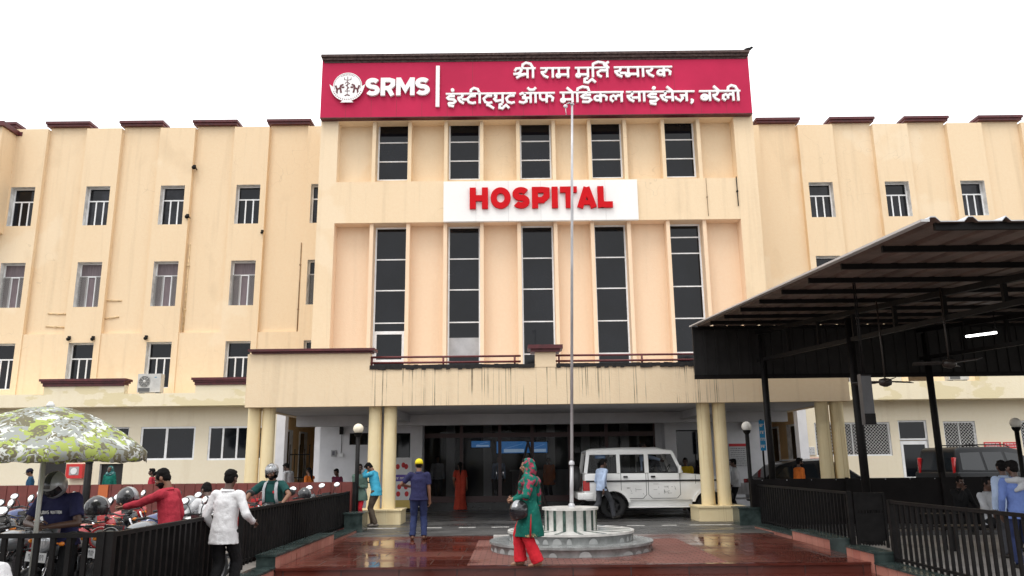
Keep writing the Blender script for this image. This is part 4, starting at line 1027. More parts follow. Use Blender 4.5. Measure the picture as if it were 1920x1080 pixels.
# health banner behind the left pillars
yb_ = YD-1.2; x0, x1 = ax(737,880,yb_), ax(772,880,yb_); zb, zt_ = az(755,953,yb_), az(755,858,yb_)
o = thing('health_banner', 'white standing banner with purple band and red spots beside the left pillars', 'banner', ((x0+x1)/2, yb_, 0))
c = MB(); c.box(x0,x1,yb_,yb_+.03,zb,zt_); c.build('sheet', WHN, o, world=True)
c = MB(); h = zt_-zb; c.box(x0,x1,yb_-.004,yb_-.001,zb+h*.53,zb+h*.66); c.build('band', M('banner_purple', (.12,.07,.35), .5), o, world=True)
c = MB(); c.box(x0,x1,yb_-.004,yb_-.001,zb,zb+h*.16); c.build('yellow_band', M('banner_yellow', (.62,.45,.12), .5), o, world=True)
c = MB()
for u, v in ((.55,.85),(.7,.82),(.25,.82),(.35,.42),(.7,.42),(.3,.28),(.75,.28)): c.prism([(x0+(x1-x0)*u+.07*math.cos(R(k*30)), zb+h*v+.09*math.sin(R(k*30))) for k in range(12)], lambda a_,b2,d: V((a_,d,b2)), yb_-.006, yb_-.001)
c.build('spots', REDN, o, world=True)
c = MB(); textlines(c, x0+.05, x1-.05, zb+h*.545, zb+h*.645, yb_-.0045, 1, 3); c.build('writing', WHN, o, world=True)
c = MB(); c.box(x0,x0+.03,yb_+.03,yb_+.06,0,zt_); c.box(x1-.03,x1,yb_+.03,yb_+.06,0,zt_); c.box(x0-.1,x1+.1,yb_-.2,yb_+.2,0.0,.03); c.build('stand', BLACKM, o, world=True)
# small frames on the white porch wall
for l, r_, t, b2, lab, cat in ((621.5,630.5,844,856,'small framed notice on the white wall left of the porch','notice'),(635,644,850,857,'small white switch box on the white wall below its conduit','switch box')):
    x0, x1, z0, z1 = ax(l,t,YD), ax(r_,t,YD), az(l,b2,YD), az(l,t,YD); o = thing('wall_frame' if cat == 'notice' else 'switch_box', lab, cat, ((x0+x1)/2, YD, z0)); c = MB(); c.box(x0,x1,YD-.05,YD-.002,z0,z1); c.build('case', M('frame_grey', (.35,.35,.36), .5) if cat == 'notice' else WHN, o, world=True)
    c = MB(); c.box(x0+.04,x1-.04,YD-.056,YD-.051,z0+.04,z1-.04); c.build('face', INK if cat == 'notice' else ALU, o, world=True)
    if cat != 'notice': c = MB(); c.box((x0+x1)/2-.012,(x0+x1)/2+.012,YD-.025,YD-.002,z1,z1+1.0); c.build('conduit', M('conduit', (.3,.3,.31), .5), o, world=True)
x0 = ax(642,800,YD); o = thing('wall_speaker', 'long dark column loudspeaker mounted upright on the porch wall', 'loudspeaker', (x0, YD-.1, az(642,815,YD))); c = MB(); c.box(x0-.06,x0+.06,YD-.2,YD-.06,az(642,815,YD),az(642,771,YD)); c.build('case', BLACKM, o, world=True); c = MB(); c.box(x0-.04,x0+.04,YD-.06,YD-.002,az(642,800,YD),az(642,795,YD)); c.build('bracket', BLACKM, o, world=True)
x0 = 2*XC-x0; o = thing('wall_speaker', 'long dark column loudspeaker on the porch wall beside the right pillars', 'loudspeaker', (x0, YD-.1, az(1375,810,YD))); c = MB(); c.box(x0-.06,x0+.06,YD-.2,YD-.06,az(1375,806,YD),az(1375,764,YD)); c.build('case', BLACKM, o, world=True); c = MB(); c.box(x0-.04,x0+.04,YD-.06,YD-.002,az(1375,796,YD),az(1375,790,YD)); c.build('bracket', BLACKM, o, world=True)
# screens in the lobby, pyramid frame at the door
SCRN = M('screen_blue', (.03,.16,.42), .4, em=.55); SCRW = M('screen_pale', (.35,.5,.7), .4, em=.55)
ysn = YD+1.6
for k, (l, r_, t, b2, lab) in enumerate(((884,919,827,839,'narrow blue lit screen behind the left door glass'),(931,985,828,850,'wide blue lit screen with pale picture behind the middle door glass'),(985,1026,829,849,'blue and white lit screen right of the wide screen behind the door glass'),(1115,1135,848,860,'small blue lit screen above the back of the white jeep'))):
    x0, x1, z0, z1 = ax(l,t,ysn), ax(r_,t,ysn), az(l,b2,ysn), az(l,t,ysn); o = thing('lobby_screen', lab, 'screen', ((x0+x1)/2, ysn, z0), 0, 'lit screens in the lobby')
    c = MB(); c.box(x0-.03,x1+.03,ysn,ysn+.06,z0-.03,z1+.03); c.build('case', BLACKM, o, world=True)
    c = MB(); c.box(x0,x1,ysn-.006,ysn-.001,z0,z1); c.build('display', SCRN, o, world=True)
    c = MB(); c.box(x0+(x1-x0)*.25,x1-.05,ysn-.01,ysn-.007,z0+.03,z0+(z1-z0)*.35); c.bar((x0+(x1-x0)*.3,ysn-.01,z0+(z1-z0)*.4),(x1-.1,ysn-.01,z0+(z1-z0)*.8),.05,.006); c.build('picture', SCRW, o, world=True)
    c = MB(); c.tube([((x0+x1)/2,ysn+.04,z1),((x0+x1)/2,ysn+.04,3.4)], .02); c.build('hanger', BLACKM, o, world=True)
ypf = YD-.95; ap = at(990, 829, Y=ypf); o = thing('pyramid_frame', 'dark wooden pyramid frame standing at the entrance behind the woman in green', 'frame', (ap.x, ypf, 0))
c = MB()
for sx in (-1,1): c.bar((ap.x,ypf,ap.z),(ap.x+sx*.62,ypf-.1,0),.12,.06)
c.bar((ap.x-.3,ypf-.05,1.2),(ap.x+.3,ypf-.05,1.2),.07,.05); c.build('frame', M('dark_wood', (.035,.02,.015), .5), o, world=True)
# fire hose box on the left wall
x0, x1, z0, z1 = ax(123,885,YG-.3), ax(154,885,YG-.3), az(138,897,YG-.3), az(138,870,YG-.3)
o = thing('fire_hose_box', 'red fire hose box with round white reel window on the left wall', 'hose box', ((x0+x1)/2, YG-.3, z0)); c = MB(); c.box(x0,x1,YG-.3,YG-.002,z0,z1); c.build('case', M('fire_red', (.55,.02,.02), .4), o, world=True)
c = MB(); c.box(x0+.13,x1-.13,YG-.306,YG-.301,z0+.12,z1-.1); c.build('window', M('hose_window', (.35,.32,.32), .2), o, world=True)
c = MB(); cx, cz = (x0+x1)/2, (z0+z1)/2; c.prism([(cx+.12*math.cos(R(k*20)), cz+.12*math.sin(R(k*20))) for k in range(18)], lambda a_,b2,d: V((a_,d,b2)), YG-.33, YG-.3065); c.build('reel', WHN, o, world=True)
# air conditioner units
def acunit(px, py, Y, label, zb, wpx=44):
    x0, x1 = ax(px-wpx/2,py,Y), ax(px+wpx/2,py,Y); W = x1-x0; H = W*.86
    o = thing('air_conditioner', label, 'air conditioner', ((x0+x1)/2, Y, zb), 0, 'outdoor air conditioner units'); c = MB(); c.box(-W/2,W/2,-.16,.16,.05,H); c.build('case', M('ac_white', (.55,.54,.51), .45, var=.2, vs=4) if 'ac_white' not in bpy.data.materials else bpy.data.materials['ac_white'], o)
    GY = bpy.data.materials.get('ac_grey') or M('ac_grey', (.10,.10,.10), .6)
    c = MB(); c.prism([(-W*.2+W*.25*math.cos(R(k*15)), .05+H*.55+W*.25*math.sin(R(k*15))) for k in range(24)], lambda a_,b2,d: V((a_,d,b2)), -.166, -.161); c.box(-W*.45,W*.05,-.166,-.161,.07,.05+H*.22); c.build('fan_opening', GY, o)
    c = MB()
    for rr in (.05,.11,.17,.23): c.tube([(-W*.2+W*rr*math.cos(R(k*18)), -.175, .05+H*.55+W*rr*math.sin(R(k*18))) for k in range(21)], .008, 0, 4)
    for k in range(8): c.tube([(-W*.2,-.178,.05+H*.55),(-W*.2+W*.25*math.cos(R(k*45)),-.172,.05+H*.55+W*.25*math.sin(R(k*45)))], .006, 0, 4)
    c.ell((-W*.2,-.18,.05+H*.55),(.06,.02,.06)); c.build('fan_guard', bpy.data.materials['ac_white'], o)
    c = MB(); c.box(-W*.4,-W*.3,-.14,.14,0,.05); c.box(W*.3,W*.4,-.14,.14,0,.05); c.build('feet', BLACKM, o)
    c = MB(); c.box(W*.22,W*.32,-.166,-.161,H*.8,H*.84); c.build('badge', M('ac_badge', (.02,.2,.35), .5) if 'ac_badge' not in bpy.data.materials else bpy.data.materials['ac_badge'], o)
acunit(283, 718, YL+.3, 'white outdoor air conditioner unit standing on the left ledge between two maroon copings', ZLT+.0, 43)
acunit(1795, 716, YL+.35, 'white outdoor air conditioner unit on the right ledge seen below the shed roof', ZRT, 38)
# floodlights above the first floor windows, small fittings and pipes on the facade
for px, py, lab in ((130,635,'small black floodlight above the left corner of a first floor window'),(175,635,'small black floodlight above the right corner of a first floor window'),(274.5,633.5,'small black floodlight above the window over the air conditioner'),(365,314,'black security camera high on the left wing wall'),(352,406,'black wall fitting beside the top floor window on the left wing'),(492,436,'small brown wall bracket beside a top floor window')):
    q = at(px, py, Y=YW-.02); o = thing('floodlight' if 'flood' in lab else ('security_camera' if 'camera' in lab else 'wall_fitting'), lab, 'light' if 'flood' in lab else ('camera' if 'camera' in lab else 'fitting'), tuple(q))
    r = .07 if 'flood' in lab else .085; 
    if 'brown' in lab: r = .05
    c = MB(); c.lathe([(.01,-.14),(r,-.12),(r*.9,.0),(r*.5,.05)], (0,0,0), 12, 0, Matrix.Rotation(R(-70),3,'X'), cap=True); c.build('head', BLACKM, o)
    c = MB(); c.box(-.02,.02,0,.3,-.02,.02); c.box(-.05,.05,-.06,.02,.03,.1); c.build('bracket', BLACKM, o)
PIPEC = M('pipe_cream', (.70,.52,.30), .6, var=.35, vs=6); PIPER = M('pipe_rust', (.30,.19,.10), .7, var=.5, vs=6)
def pipe(label, pts, r, mt, Y=YW+.20, group='pipes on the hospital facade'):
    P = [at(x, y, Y=Y) for x, y in pts]
    if len(P) == 2 and abs(pts[0][0]-pts[1][0]) < 25 and abs(pts[0][1]-pts[1][1]) > 40: P[1].x = P[0].x = (P[0].x+P[1].x)/2
    c0 = P[-1] if P[-1].z < P[0].z else P[0]
    o = thing('wall_pipe', label, 'pipe', tuple(c0), 0, group); c = MB(); c.tube(P, r, 0, 8); c.build('pipe', mt, o, world=True)
    c = MB(); L_ = (P[-1]-P[0]); n = max(1, int(L_.length/1.3))
    for k in range(n): 
        q = P[0]+L_*((k+.5)/n); c.box(q.x-r*1.6,q.x+r*1.6,Y-r*1.25,Y+.09,q.z-.03,q.z+.03)
    c.build('clip', mt, o, world=True)
YPL = YW+.20
for a_, lab in (((64,448,47,626),'cream wall pipe left of the second window column on the left wing'),((347,460,339,622),'left one of two cream pipes beside the third window column'),((354,458,345,622),'right one of two cream pipes beside the third window column'),((192,562,187,628),'short cream pipe beside the second window column'),((484,440,478,622),'rusty pipe beside the fourth window column on the left wing')):
    pipe(lab, [(a_[0],a_[1]),(a_[2],a_[3])], .035, PIPER if 'rusty' in lab else PIPEC)
pipe('left one of two rusty pipes near the central block', [(564,455),(558,623)], .022, PIPER); pipe('right one of two rusty pipes near the central block', [(570,455),(564,623)], .022, PIPER)
pipe('short rusty wall pipe on the right wing above the shed roof', [(1438,436),(1444,560)], .022, PIPER, YW-.05+.28)
for a_, lab in (((90,588,125,589),'upper short level cream pipe near the second window column'),((86,612,122,614),'lower short level cream pipe near the second window column'),((193,563,228,564),'upper short level cream pipe between second and third window columns'),((193,598,223,594),'lower short sloping cream pipe between second and third window columns')):
    pipe(lab, [(a_[0],a_[1]),(a_[2],a_[3])], .03, PIPEC)
pipe('thin dark cable hanging on the band right of the HOSPITAL sign', [(1381,331),(1384,386)], .02, BLACKM, YT-.05, 'pipes on the hospital facade'); pipe('thin crack-like grey cable left of the dark cable on the band', [(1325,334),(1327,405)], .012, PIPER, YT-.05, 'pipes on the hospital facade')
# bird on the cornice corner
q = at(1402, 95.5, Y=YT-.3); o = thing('bird', 'dark bird perched on the right corner of the cornice', 'bird', (q.x, q.y, az(1400,98,YT-.3)))
c = MB(); c.ell((0,0,.12),(.17,.08,.075),Matrix.Rotation(R(-15),3,'Y')); c.ell((.16,0,.2),(.06,.05,.05)); c.tube([(.2,0,.2),(.27,0,.19)],[.018,.004]); c.tube([(-.12,0,.1),(-.34,0,.05)],[.05,.03],flat=.5); c.tube([(.02,.02,.06),(.02,.02,0)],.008); c.tube([(.02,-.02,.06),(.02,-.02,0)],.008); c.build('body', BLACKM, o)
# waiting bench by the right notice board
q = at(1391, 925, Y=25.0); o = thing('waiting_bench', 'grey steel waiting bench beside the right porch pillars', 'bench', (q.x, 25.0, 0))
c = MB(); c.box(-.5,.5,-.2,.2,.42,.46); c.build('seat', STEEL, o); c = MB(); c.box(-.5,.5,.2,.23,.55,.9); c.box(-.45,-.41,.16,.2,.46,.9); c.box(.41,.45,.16,.2,.46,.9); c.build('backrest', STEEL, o)
for x in (-.43,.43): c = MB(); c.box(x-.02,x+.02,-.18,.18,.36,.42); c.box(x-.02,x+.02,-.18,-.14,0,.36); c.box(x-.02,x+.02,.14,.18,0,.36); c.build('leg', BLACKM, o)
# camouflage umbrella
uy = 8.75; uq = at(68, 990, Y=uy); ztop = az(75, 762, uy); zrim = az(150, 842, uy)
UM = thing('patio_umbrella', 'large camouflage cloth umbrella on a pale pole over the motorcycles', 'umbrella', (uq.x, uy, -.12))
camo = M('camouflage_cloth', (.5,.5,.5), .7, spec=.2); t, p, L = nodes(camo)
g = t.nodes.new('ShaderNodeTexCoord'); n0 = t.nodes.new('ShaderNodeTexNoise'); n0.inputs['Scale'].default_value = 8; L(g.outputs['Object'], n0.inputs['Vector'])
mxv = t.nodes.new('ShaderNodeMixRGB'); mxv.inputs[0].default_value = .28; L(g.outputs['Object'], mxv.inputs[1]); L(n0.outputs['Color'], mxv.inputs[2])
cur = (.45,.47,.44)
for k, (c_, sc_, th) in enumerate((((.50,.58,.16),7.0,.52),((.25,.23,.15),8.0,.525),((.82,.84,.80),9.5,.595))):
    nk = t.nodes.new('ShaderNodeTexNoise'); nk.noise_dimensions = '4D'; nk.inputs['W'].default_value = k*3.7; nk.inputs['Scale'].default_value = sc_; nk.inputs['Detail'].default_value = 1.5; nk.inputs['Distortion'].default_value = 1.2
    L(mxv.outputs[0], nk.inputs['Vector']); r = ramp(t, [(th,(0,0,0)),(th+.01,(1,1,1))]); L(nk.outputs['Fac'], r.inputs[0]); cur = mixc(t, r.outputs[0], cur, c_).outputs[0]
L(cur, p.inputs['Base Color'])
tr = t.nodes.new('ShaderNodeBsdfTranslucent'); L(cur, tr.inputs[0]); ms = t.nodes.new('ShaderNodeMixShader'); ms.inputs[0].default_value = .35; L(p.outputs[0], ms.inputs[1]); L(tr.outputs[0], ms.inputs[2]); L(ms.outputs[0], t.nodes['Material Output'].inputs[0])
UR = 1.06; zt_ = ztop+.12; zr = zrim+.12; seg = 64
def urad(k, f): a = 2*math.pi*k/seg; s = (a*8/(2*math.pi)) % 1; return 1-.045*f*math.sin(math.pi*s)
rings = []
for f in (0.02,.2,.4,.6,.78,.92,1): rings.append([V((UR*f*math.cos(2*math.pi*k/seg)*urad(k,f), UR*f*math.sin(2*math.pi*k/seg)*urad(k,f), zt_-(zt_-zr)*(f**1.9) - .03*f*math.sin(math.pi*((k*8/seg) % 1)))) for k in range(seg)])
rings.append([V((v.x*1.005, v.y*1.005, v.z-.10-.025*abs(math.sin(math.pi*k*3*8/seg)))) for k, v in enumerate(rings[-1])])
c = MB(); c.loft(rings, 0, cap=False); o = c.build('canopy', camo, UM); sm = o.modifiers.new('s','SOLIDIFY'); sm.thickness = .004
c = MB(); c.tube([(0,0,0),(0,0,zt_+.02)], .024, 0, 12); c.build('pole', M('pole_pale', (.42,.42,.38), .4, metal=.3), UM)
c = MB(); c.lathe([(.03,zt_-.02),(.045,zt_+.01),(.02,zt_+.05)],(0,0,0),12,cap=True); c.build('finial', WHN, UM)
for k in range(8):
    a = 2*math.pi*k/8; c = MB(); c.tube([V((UR*f*math.cos(a), UR*f*math.sin(a), zt_-.02-(zt_-zr)*(f**1.9))) for f in (.02,.3,.6,.85,.99)], .007, 0, 6); c.tube([(0,0,zt_-.45),(UR*.55*math.cos(a),UR*.55*math.sin(a),zt_-.02-(zt_-zr)*(.55**1.9))], .006, 0, 6); c.build('rib', BLACKM, UM)
# ============================================================ VEHICLES
TYRE = M('tyre_rubber', (.018,.018,.019), .8, var=.3, vs=12, world=False)
RIMG = M('rim_grey', (.16,.16,.165), .4, metal=.6); RIMD = M('rim_dark', (.05,.05,.052), .45, metal=.5)
def wheel(parent, pos, r, w, rimmat, spokes=5, rr=.62, out=-1):
    """a road wheel; its axle along local Y of the vehicle frame; out = side that faces outwards"""
    x, y, z = pos; Rm = Matrix.Rotation(R(90), 3, 'X')
    c = MB(); c.lathe([(r*rr*.98,-w*.42),(r*rr,-w*.5),(r*.9,-w*.5),(r,-w*.34),(r,w*.34),(r*.9,w*.5),(r*rr,w*.5),(r*rr*.98,w*.42)], (x,y,z), 32, 0, Rm); tyre = c
    c = MB(); c.lathe([(.02,-out*w*.40*-1*-1),(r*.16,out*w*.40),(r*.2,out*w*.30),(r*rr*.8,out*w*.26),(r*rr*.94,out*w*.42),(r*rr,out*w*.44),(r*rr,-out*w*.4)], (x,y,z), 32, 0, Rm)
    for k in range(spokes):
        a = 2*math.pi*k/spokes+.3; p0, p1 = V((x+r*.14*math.cos(a), y-out*w*.34*-1, z+r*.14*math.sin(a))), V((x+r*rr*.92*math.cos(a), y-out*w*.38*-1, z+r*rr*.92*math.sin(a))); c.bar(p0, p1, r*.11, w*.1)
    o = c.build('wheel', rimmat, parent); tyre.build('tyre', TYRE, o); return o
def side_fn(W2, side): return lambda u, v, d: V((u, side*d, v))
def bev(o, w=.03, seg=2):
    m = o.modifiers.new('bevel', 'BEVEL'); m.width = w; m.segments = seg; m.limit_method = 'ANGLE'; m.angle_limit = R(40); m.harden_normals = False
    for p_ in o.data.polygons: p_.use_smooth = True
    return o
def arch(cx, r, z0, n=9):    # from front to back over the wheel, at sill height z0
    a0 = math.asin(max(-1, min(1, (z0-.34)/r)))
    return [(cx+r*math.cos(a0+(math.pi-2*a0)*i/n), .34+r*math.sin(a0+(math.pi-2*a0)*i/n)) for i in range(n+1)]
# ---- white jeep-like off-roader, hollow cabin
JW = M('jeep_white', (.84,.84,.82), .28, coat=.5, var=.06, vs=3, world=False)
JB = M('jeep_black_trim', (.014,.014,.015), .5)
JGL = M('jeep_glass', (.01,.012,.012), .03, spec=.5, alpha=.36)
JINT = M('jeep_interior', (.03,.03,.032), .8)
LAMPR = M('lamp_red', (.42,.01,.012), .15, coat=.8)
LAMPA = M('lamp_amber', (.75,.22,.02), .2)
jc = at(1241.5, 975, Y=22.95)
J = thing('jeep', 'white boxy off-road jeep with black side moulding driving under the porch', 'jeep', (jc.x, 22.95+.86, 0))
W2 = .86
lower = [(-2.16,.55),(-2.16,1.22),(.62,1.22),(1.55,1.15),(1.86,1.08),(1.90,.55),(1.80,.52)]
poly = [(-2.17,.56),(-2.13,1.26),(.66,1.24),(1.5,1.17),(1.84,1.08),(1.90,.62),(1.86,.55)] + arch(1.36,.44,.50) + arch(-1.34,.44,.50) 
poly = [(-2.17,.56),(-2.13,1.27),(.64,1.25),(1.5,1.17),(1.84,1.08),(1.90,.62),(1.86,.50)] + [p_ for p_ in arch(1.36,.44,.50)] + [p_ for p_ in arch(-1.34,.44,.50)] + [(-2.1,.50)]
c = MB(); c.prism(poly, lambda u,v,d: V((u,d,v)), -W2, W2); body = bev(c.build('body', JW, J), .035)
for cx in (1.36,-1.34):     # flared arches
    pin = arch(cx,.43,.46,12); po = arch(cx,.50,.46,12)
    for s in (-1,1):
        c = MB(); c.prism(po+pin[::-1], lambda u,v,d: V((u,s*d,v)), W2-.02, W2+.055); c.build('fender_flare', JW, J)
# cabin frame: roof, pillars
def tum(z): return W2-.015-(z-1.25)*.10
c = MB()
roof = [V((x,s*y,z)) for x,s,y,z in ()]
zr_ = 1.84
rings = []
for u, dz in ((-2.06,0),(-1.9,.055),(-1.0,.085),(0,.08),(.36,.0)):
    y2 = tum(zr_); rings.append([V((u,-y2,zr_)),V((u,-y2+.02,zr_+.05+dz*.3)),V((u,-y2*.6,zr_+.06+dz)),V((u,y2*.6,zr_+.06+dz)),V((u,y2-.02,zr_+.05+dz*.3)),V((u,y2,zr_)),V((u,0,zr_-.01))])
c.loft(rings, 0); c.build('roof', JW, J)
c = MB()
for s in (-1,1):
    def pt(u, z): return V((u, s*tum(z), z))
    for a, b2, wd in (((-2.11,1.26),(-2.02,1.85),.10),((-1.17,1.26),(-1.17,1.85),.10),((-.37,1.26),(-.37,1.85),.12),((.62,1.25),(.36,1.85),.085)):
        c.bar(pt(*a), pt(*b2), wd, .05, up=V((0,1,0)))
    c.bar(pt(-2.05,1.815), pt(.37,1.815), .05, .07, up=V((0,0,1)))
c.bar((.36,-tum(1.84),1.84),(.36,tum(1.84),1.84),.07,.06); c.build('pillars', JW, J)
c = MB()
for s in (-1,1): c.bar((-2.07,s*(tum(1.86)+.01),1.865),(.37,s*(tum(1.86)+.01),1.865),.03,.03)
c.build('roof_gutter', JW, J)
for s in (-1,1):
    for a, b2, t0, t1 in ((-2.07,-1.22,-2.0,-1.22),(-1.12,-.43,-1.12,-.43),(-.31,.60,-.31,.37)):
        c = MB(); q = [V((a,s*(tum(1.27)-.012),1.27)),V((b2,s*(tum(1.27)-.012),1.27)),V((t1,s*(tum(1.80)-.012),1.80)),V((t0,s*(tum(1.80)-.012),1.80))]; c.quad(*q)
        o = c.build('side_window', JGL, J)
        c = MB(); 
        for i in range(4): c.bar(q[i]+V((0,s*.016,0)), q[(i+1)%4]+V((0,s*.016,0)), .028, .012, up=V((0,1,0)))
        c.build('rubber_seal', JB, o)
c = MB(); c.quad((.62,-tum(1.27),1.27),(.62,tum(1.27),1.27),(.37,tum(1.82),1.82),(.37,-tum(1.82),1.82)); c.build('windscreen', JGL, J)
c = MB(); c.quad((-2.10,-tum(1.27),1.27),(-2.10,tum(1.27),1.27),(-2.03,tum(1.8),1.8),(-2.03,-tum(1.8),1.8)); c.build('rear_window', JGL, J)
c = MB(); c.box(-2.0,.6,-W2+.05,W2-.05,1.15,1.262); c.build('cabin_floor', JINT, J)
for u in (-.35,-1.25):
    for y in (-.4,.4):
        c = MB(); c.box(u-.08,u+.08,y-.22,y+.22,1.26,1.58); c.box(u-.05,u+.05,y-.1,y+.1,1.58,1.72); c.build('seat', JINT, J)
c = MB(); c.lathe([(.17,-.012),(.185,0),(.17,.012)], (.30,-.38,1.34), 18, 0, Matrix.Rotation(R(-60),3,'Y')); c.build('steering_wheel', JB, J)
for s in (-1,1):
    c = MB(); c.box(-2.10,1.80,s*(W2+.012)-.012,s*(W2+.012)+.012,1.02,1.065); c.build('moulding', JB, J)
    for u0, u1, zb in ((-1.11,-.40,.56),(-.34,.56,.56)):
        y = s*(W2+.003); c = MB()
        for a, b2 in (((u0,zb+.1),(u0,1.25)),((u1,zb+.1),(u1,1.25)),((u0+.1,zb),(u1-.1,zb)),((u0,zb+.1),(u0+.1,zb)),((u1,zb+.1),(u1-.1,zb))): c.bar((a[0],y,a[1]),(b2[0],y,b2[1]),.012,.006,up=V((0,1,0)))
        c.build('door_gap', JB, J)
    c = MB(); c.bar((1.0,s*(W2+.003),.95),(1.0,s*(W2+.003),1.2),.01,.006,up=V((0,1,0))); c.build('door_gap', JB, J)
    rnd = random.Random(12); c = MB()       # line decal of small angular shapes
    for k in range(26):
        u = rnd.choice((-.95,-.85,-.7,-.6,-.5,-.2,-.05,.1,.2,.3,.4)); z = .70+rnd.random()*.27; L_ = rnd.uniform(.05,.16); y = s*(W2+.004)
        if k % 2: c.bar((u,y,z),(u+L_,y,z),.008,.004,up=V((0,1,0)))
        else: c.bar((u,y,z),(u+rnd.choice((0,.03)),y,z-L_*.7),.008,.004,up=V((0,1,0)))
    c.build('decal', M('decal_grey', (.25,.25,.24), .5) if 'decal_grey' not in bpy.data.materials else bpy.data.materials['decal_grey'], J)
    for u in (-.98,-.2): c = MB(); c.box(u-.06,u+.06,s*(W2+.02)-.02,s*(W2+.02)+.02,1.135,1.18); c.build('door_handle', JB, J)
    c = MB(); c.box(-.92,.92,s*(W2-.08)-.13,s*(W2-.08)+.13,.30,.345); c.box(-.90,.90,s*(W2-.14)-.04,s*(W2-.14)+.04,.345,.50); bev(c.build('side_step', JW, J),.015)
    c = MB(); c.box(-2.175,-2.0,s*(W2-.01)-.02,s*(W2-.01)+.02,.78,1.06); c.box(-2.185,-2.165,s*W2-.09*s-.09,s*W2-.09*s+.09,.78,1.06); c.build('tail_light', LAMPR, J)
    c = MB(); c.box(.50,.58,s*(W2+.12)-.09,s*(W2+.12)+.07,1.24,1.46); c.bar((.54,s*(W2-.05),1.26),(.54,s*(W2+.1),1.28),.04,.04); bev(c.build('mirror', JW if s < 0 else JB, J),.02)
    c = MB(); c.lathe([(.02,0),(.10,.01),(.11,-.04)], (1.90,s*.55,.92), 16, 0, Matrix.Rotation(R(90),3,'Y')); c.build('headlight', CHROME, J)
c = MB(); c.box(-2.34,-2.16,-W2+.03,W2-.03,.53,.73); c.box(-2.2,-1.9,-W2-.02,-W2+.1,.53,.73); c.box(-2.2,-1.9,W2-.1,W2+.02,.53,.73); bev(c.build('rear_bumper', JW, J),.03)
c = MB(); c.box(1.88,2.05,-W2,W2,.5,.68); bev(c.build('front_bumper', JB, J),.03)
c = MB(); c.box(1.86,1.915,-.42,.42,.75,1.05); c.build('grille', JB, J)
c = MB(); c.bar((-2.25,-.5,.35),(-2.25,.5,.35),.05,.05); c.bar((-2.3,0,.3),(-2.1,0,.45),.06,.06); c.box(-1.9,1.8,-.4,.4,.32,.52); c.build('chassis', JB, J)
for u in (1.36,-1.34):
    for s in (-1,1): wheel(J, (u,s*.70,.345), .345, .21, RIMD, 6, .58, s)
c = MB(); Ry = Matrix.Rotation(R(90),3,'Y'); c.lathe([(.02,.10),(.30,.10),(.345,.05),(.345,-.08),(.30,-.1)], (-2.30,.12,1.12), 26, 0, Ry); c.build('spare_wheel', M('spare_cover', (.03,.03,.032), .5), J)
# ---- closed-roof cars seen over the dark fence
CARG = M('car_glass', (.012,.015,.018), .05, spec=.5)
def car(name, label, cat, loc, rz_, W, low, house, glass, paint, roofpaint, lamps, wr=.34, wu=(1.3,-1.3), rails=False):
    o = thing(name, label, cat, loc, rz_); W2 = W/2
    c = MB(); c.prism(low, lambda u,v,d: V((u,d,v)), -W2, W2); bev(c.build('body', paint, o), .06, 3)
    zb, zt = min(v for u,v in house), max(v for u,v in house)
    def ty(z, off=0): return W2-.03-(z-zb)*.22+off
    n = len(house); c = MB()
    c.add([V((u,-ty(v),v)) for u,v in house]+[V((u,ty(v),v)) for u,v in house], [tuple(range(n)),tuple(range(2*n-1,n-1,-1))]+[(i,i+n,(i+1)%n+n,(i+1)%n) for i in range(n)]); bev(c.build('cabin', paint, o), .05, 3)
    if roofpaint is not None:
        top = sorted([p_ for p_ in house if p_[1] > zt-.13], key=lambda p_: p_[0]); c = MB()
        c.add([V((u,-ty(v)-.006,v+.02)) for u,v in top]+[V((u,ty(v)+.006,v+.02)) for u,v in top], [(i,i+1,len(top)+i+1,len(top)+i) for i in range(len(top)-1)]); q = c.build('roof', roofpaint, o); m = q.modifiers.new('s','SOLIDIFY'); m.thickness = .10; m.offset = -1
    for g in glass:
        for s in (-1,1):
            c = MB(); c.add([V((u,s*ty(v,.006),v)) for u,v in g], [tuple(range(len(g)))]); q = c.build('side_window', CARG, o)
    # front and rear screens follow the house's end edges
    for k in range(n):
        (u0,v0),(u1,v1) = house[k], house[(k+1)%n]
        if abs(v1-v0) > .25:
            s = 1 if (u0+u1)/2 > 0 else -1; c = MB(); nx = V((abs(v1-v0),0,abs(u1-u0)*1)).normalized()*.012; nx.x *= s
            a, b2 = .12, .90; pu = lambda t: (u0+(u1-u0)*t, v0+(v1-v0)*t)
            (ua,va),(ub,vb) = pu(a), pu(b2); c.quad(V((ua,-ty(va)+.09,va))+nx,V((ua,ty(va)-.09,va))+nx,V((ub,ty(vb)-.09,vb))+nx,V((ub,-ty(vb)+.09,vb))+nx); c.build('windscreen' if s > 0 else 'rear_window', CARG, o)
    for u0,u1,v0,v1,mt in lamps:
        for s in (-1,1): c = MB(); ii = W2-.10 if v1 < zb+.05 else ty(v1)-.07; c.box(u0,u1,s*ii-.05,s*ii+.05,v0,v1); bev(c.build('tail_light' if u0 < 0 else 'headlight', mt, o),.02)
    for u in wu:
        for s in (-1,1): wheel(o, (u,s*(W2-.12),wr), wr, .2, RIMG, 5, .66, s)
    for s in (-1,1):
        c = MB(); c.ell((1.0 if name != 'off_roader' else 1.05, s*(W2+.1), zb+.1), (.07,.11,.08)); c.build('mirror', paint, o)
        for u in ((-.55,.35)): c = MB(); c.box(u-.09,u+.09,s*W2-.02,s*W2+.03,zb-.12,zb-.08); c.build('door_handle', CHROME, o)
    if rails:
        for s in (-1,1):
            c = MB(); c.tube([(-1.6,s*.55,zt+.0),(-1.45,s*.55,zt+.06),(.1,s*.55,zt+.06),(.3,s*.55,zt-.02)], .018); c.build('roof_rail', BLACKM, o)
    return o
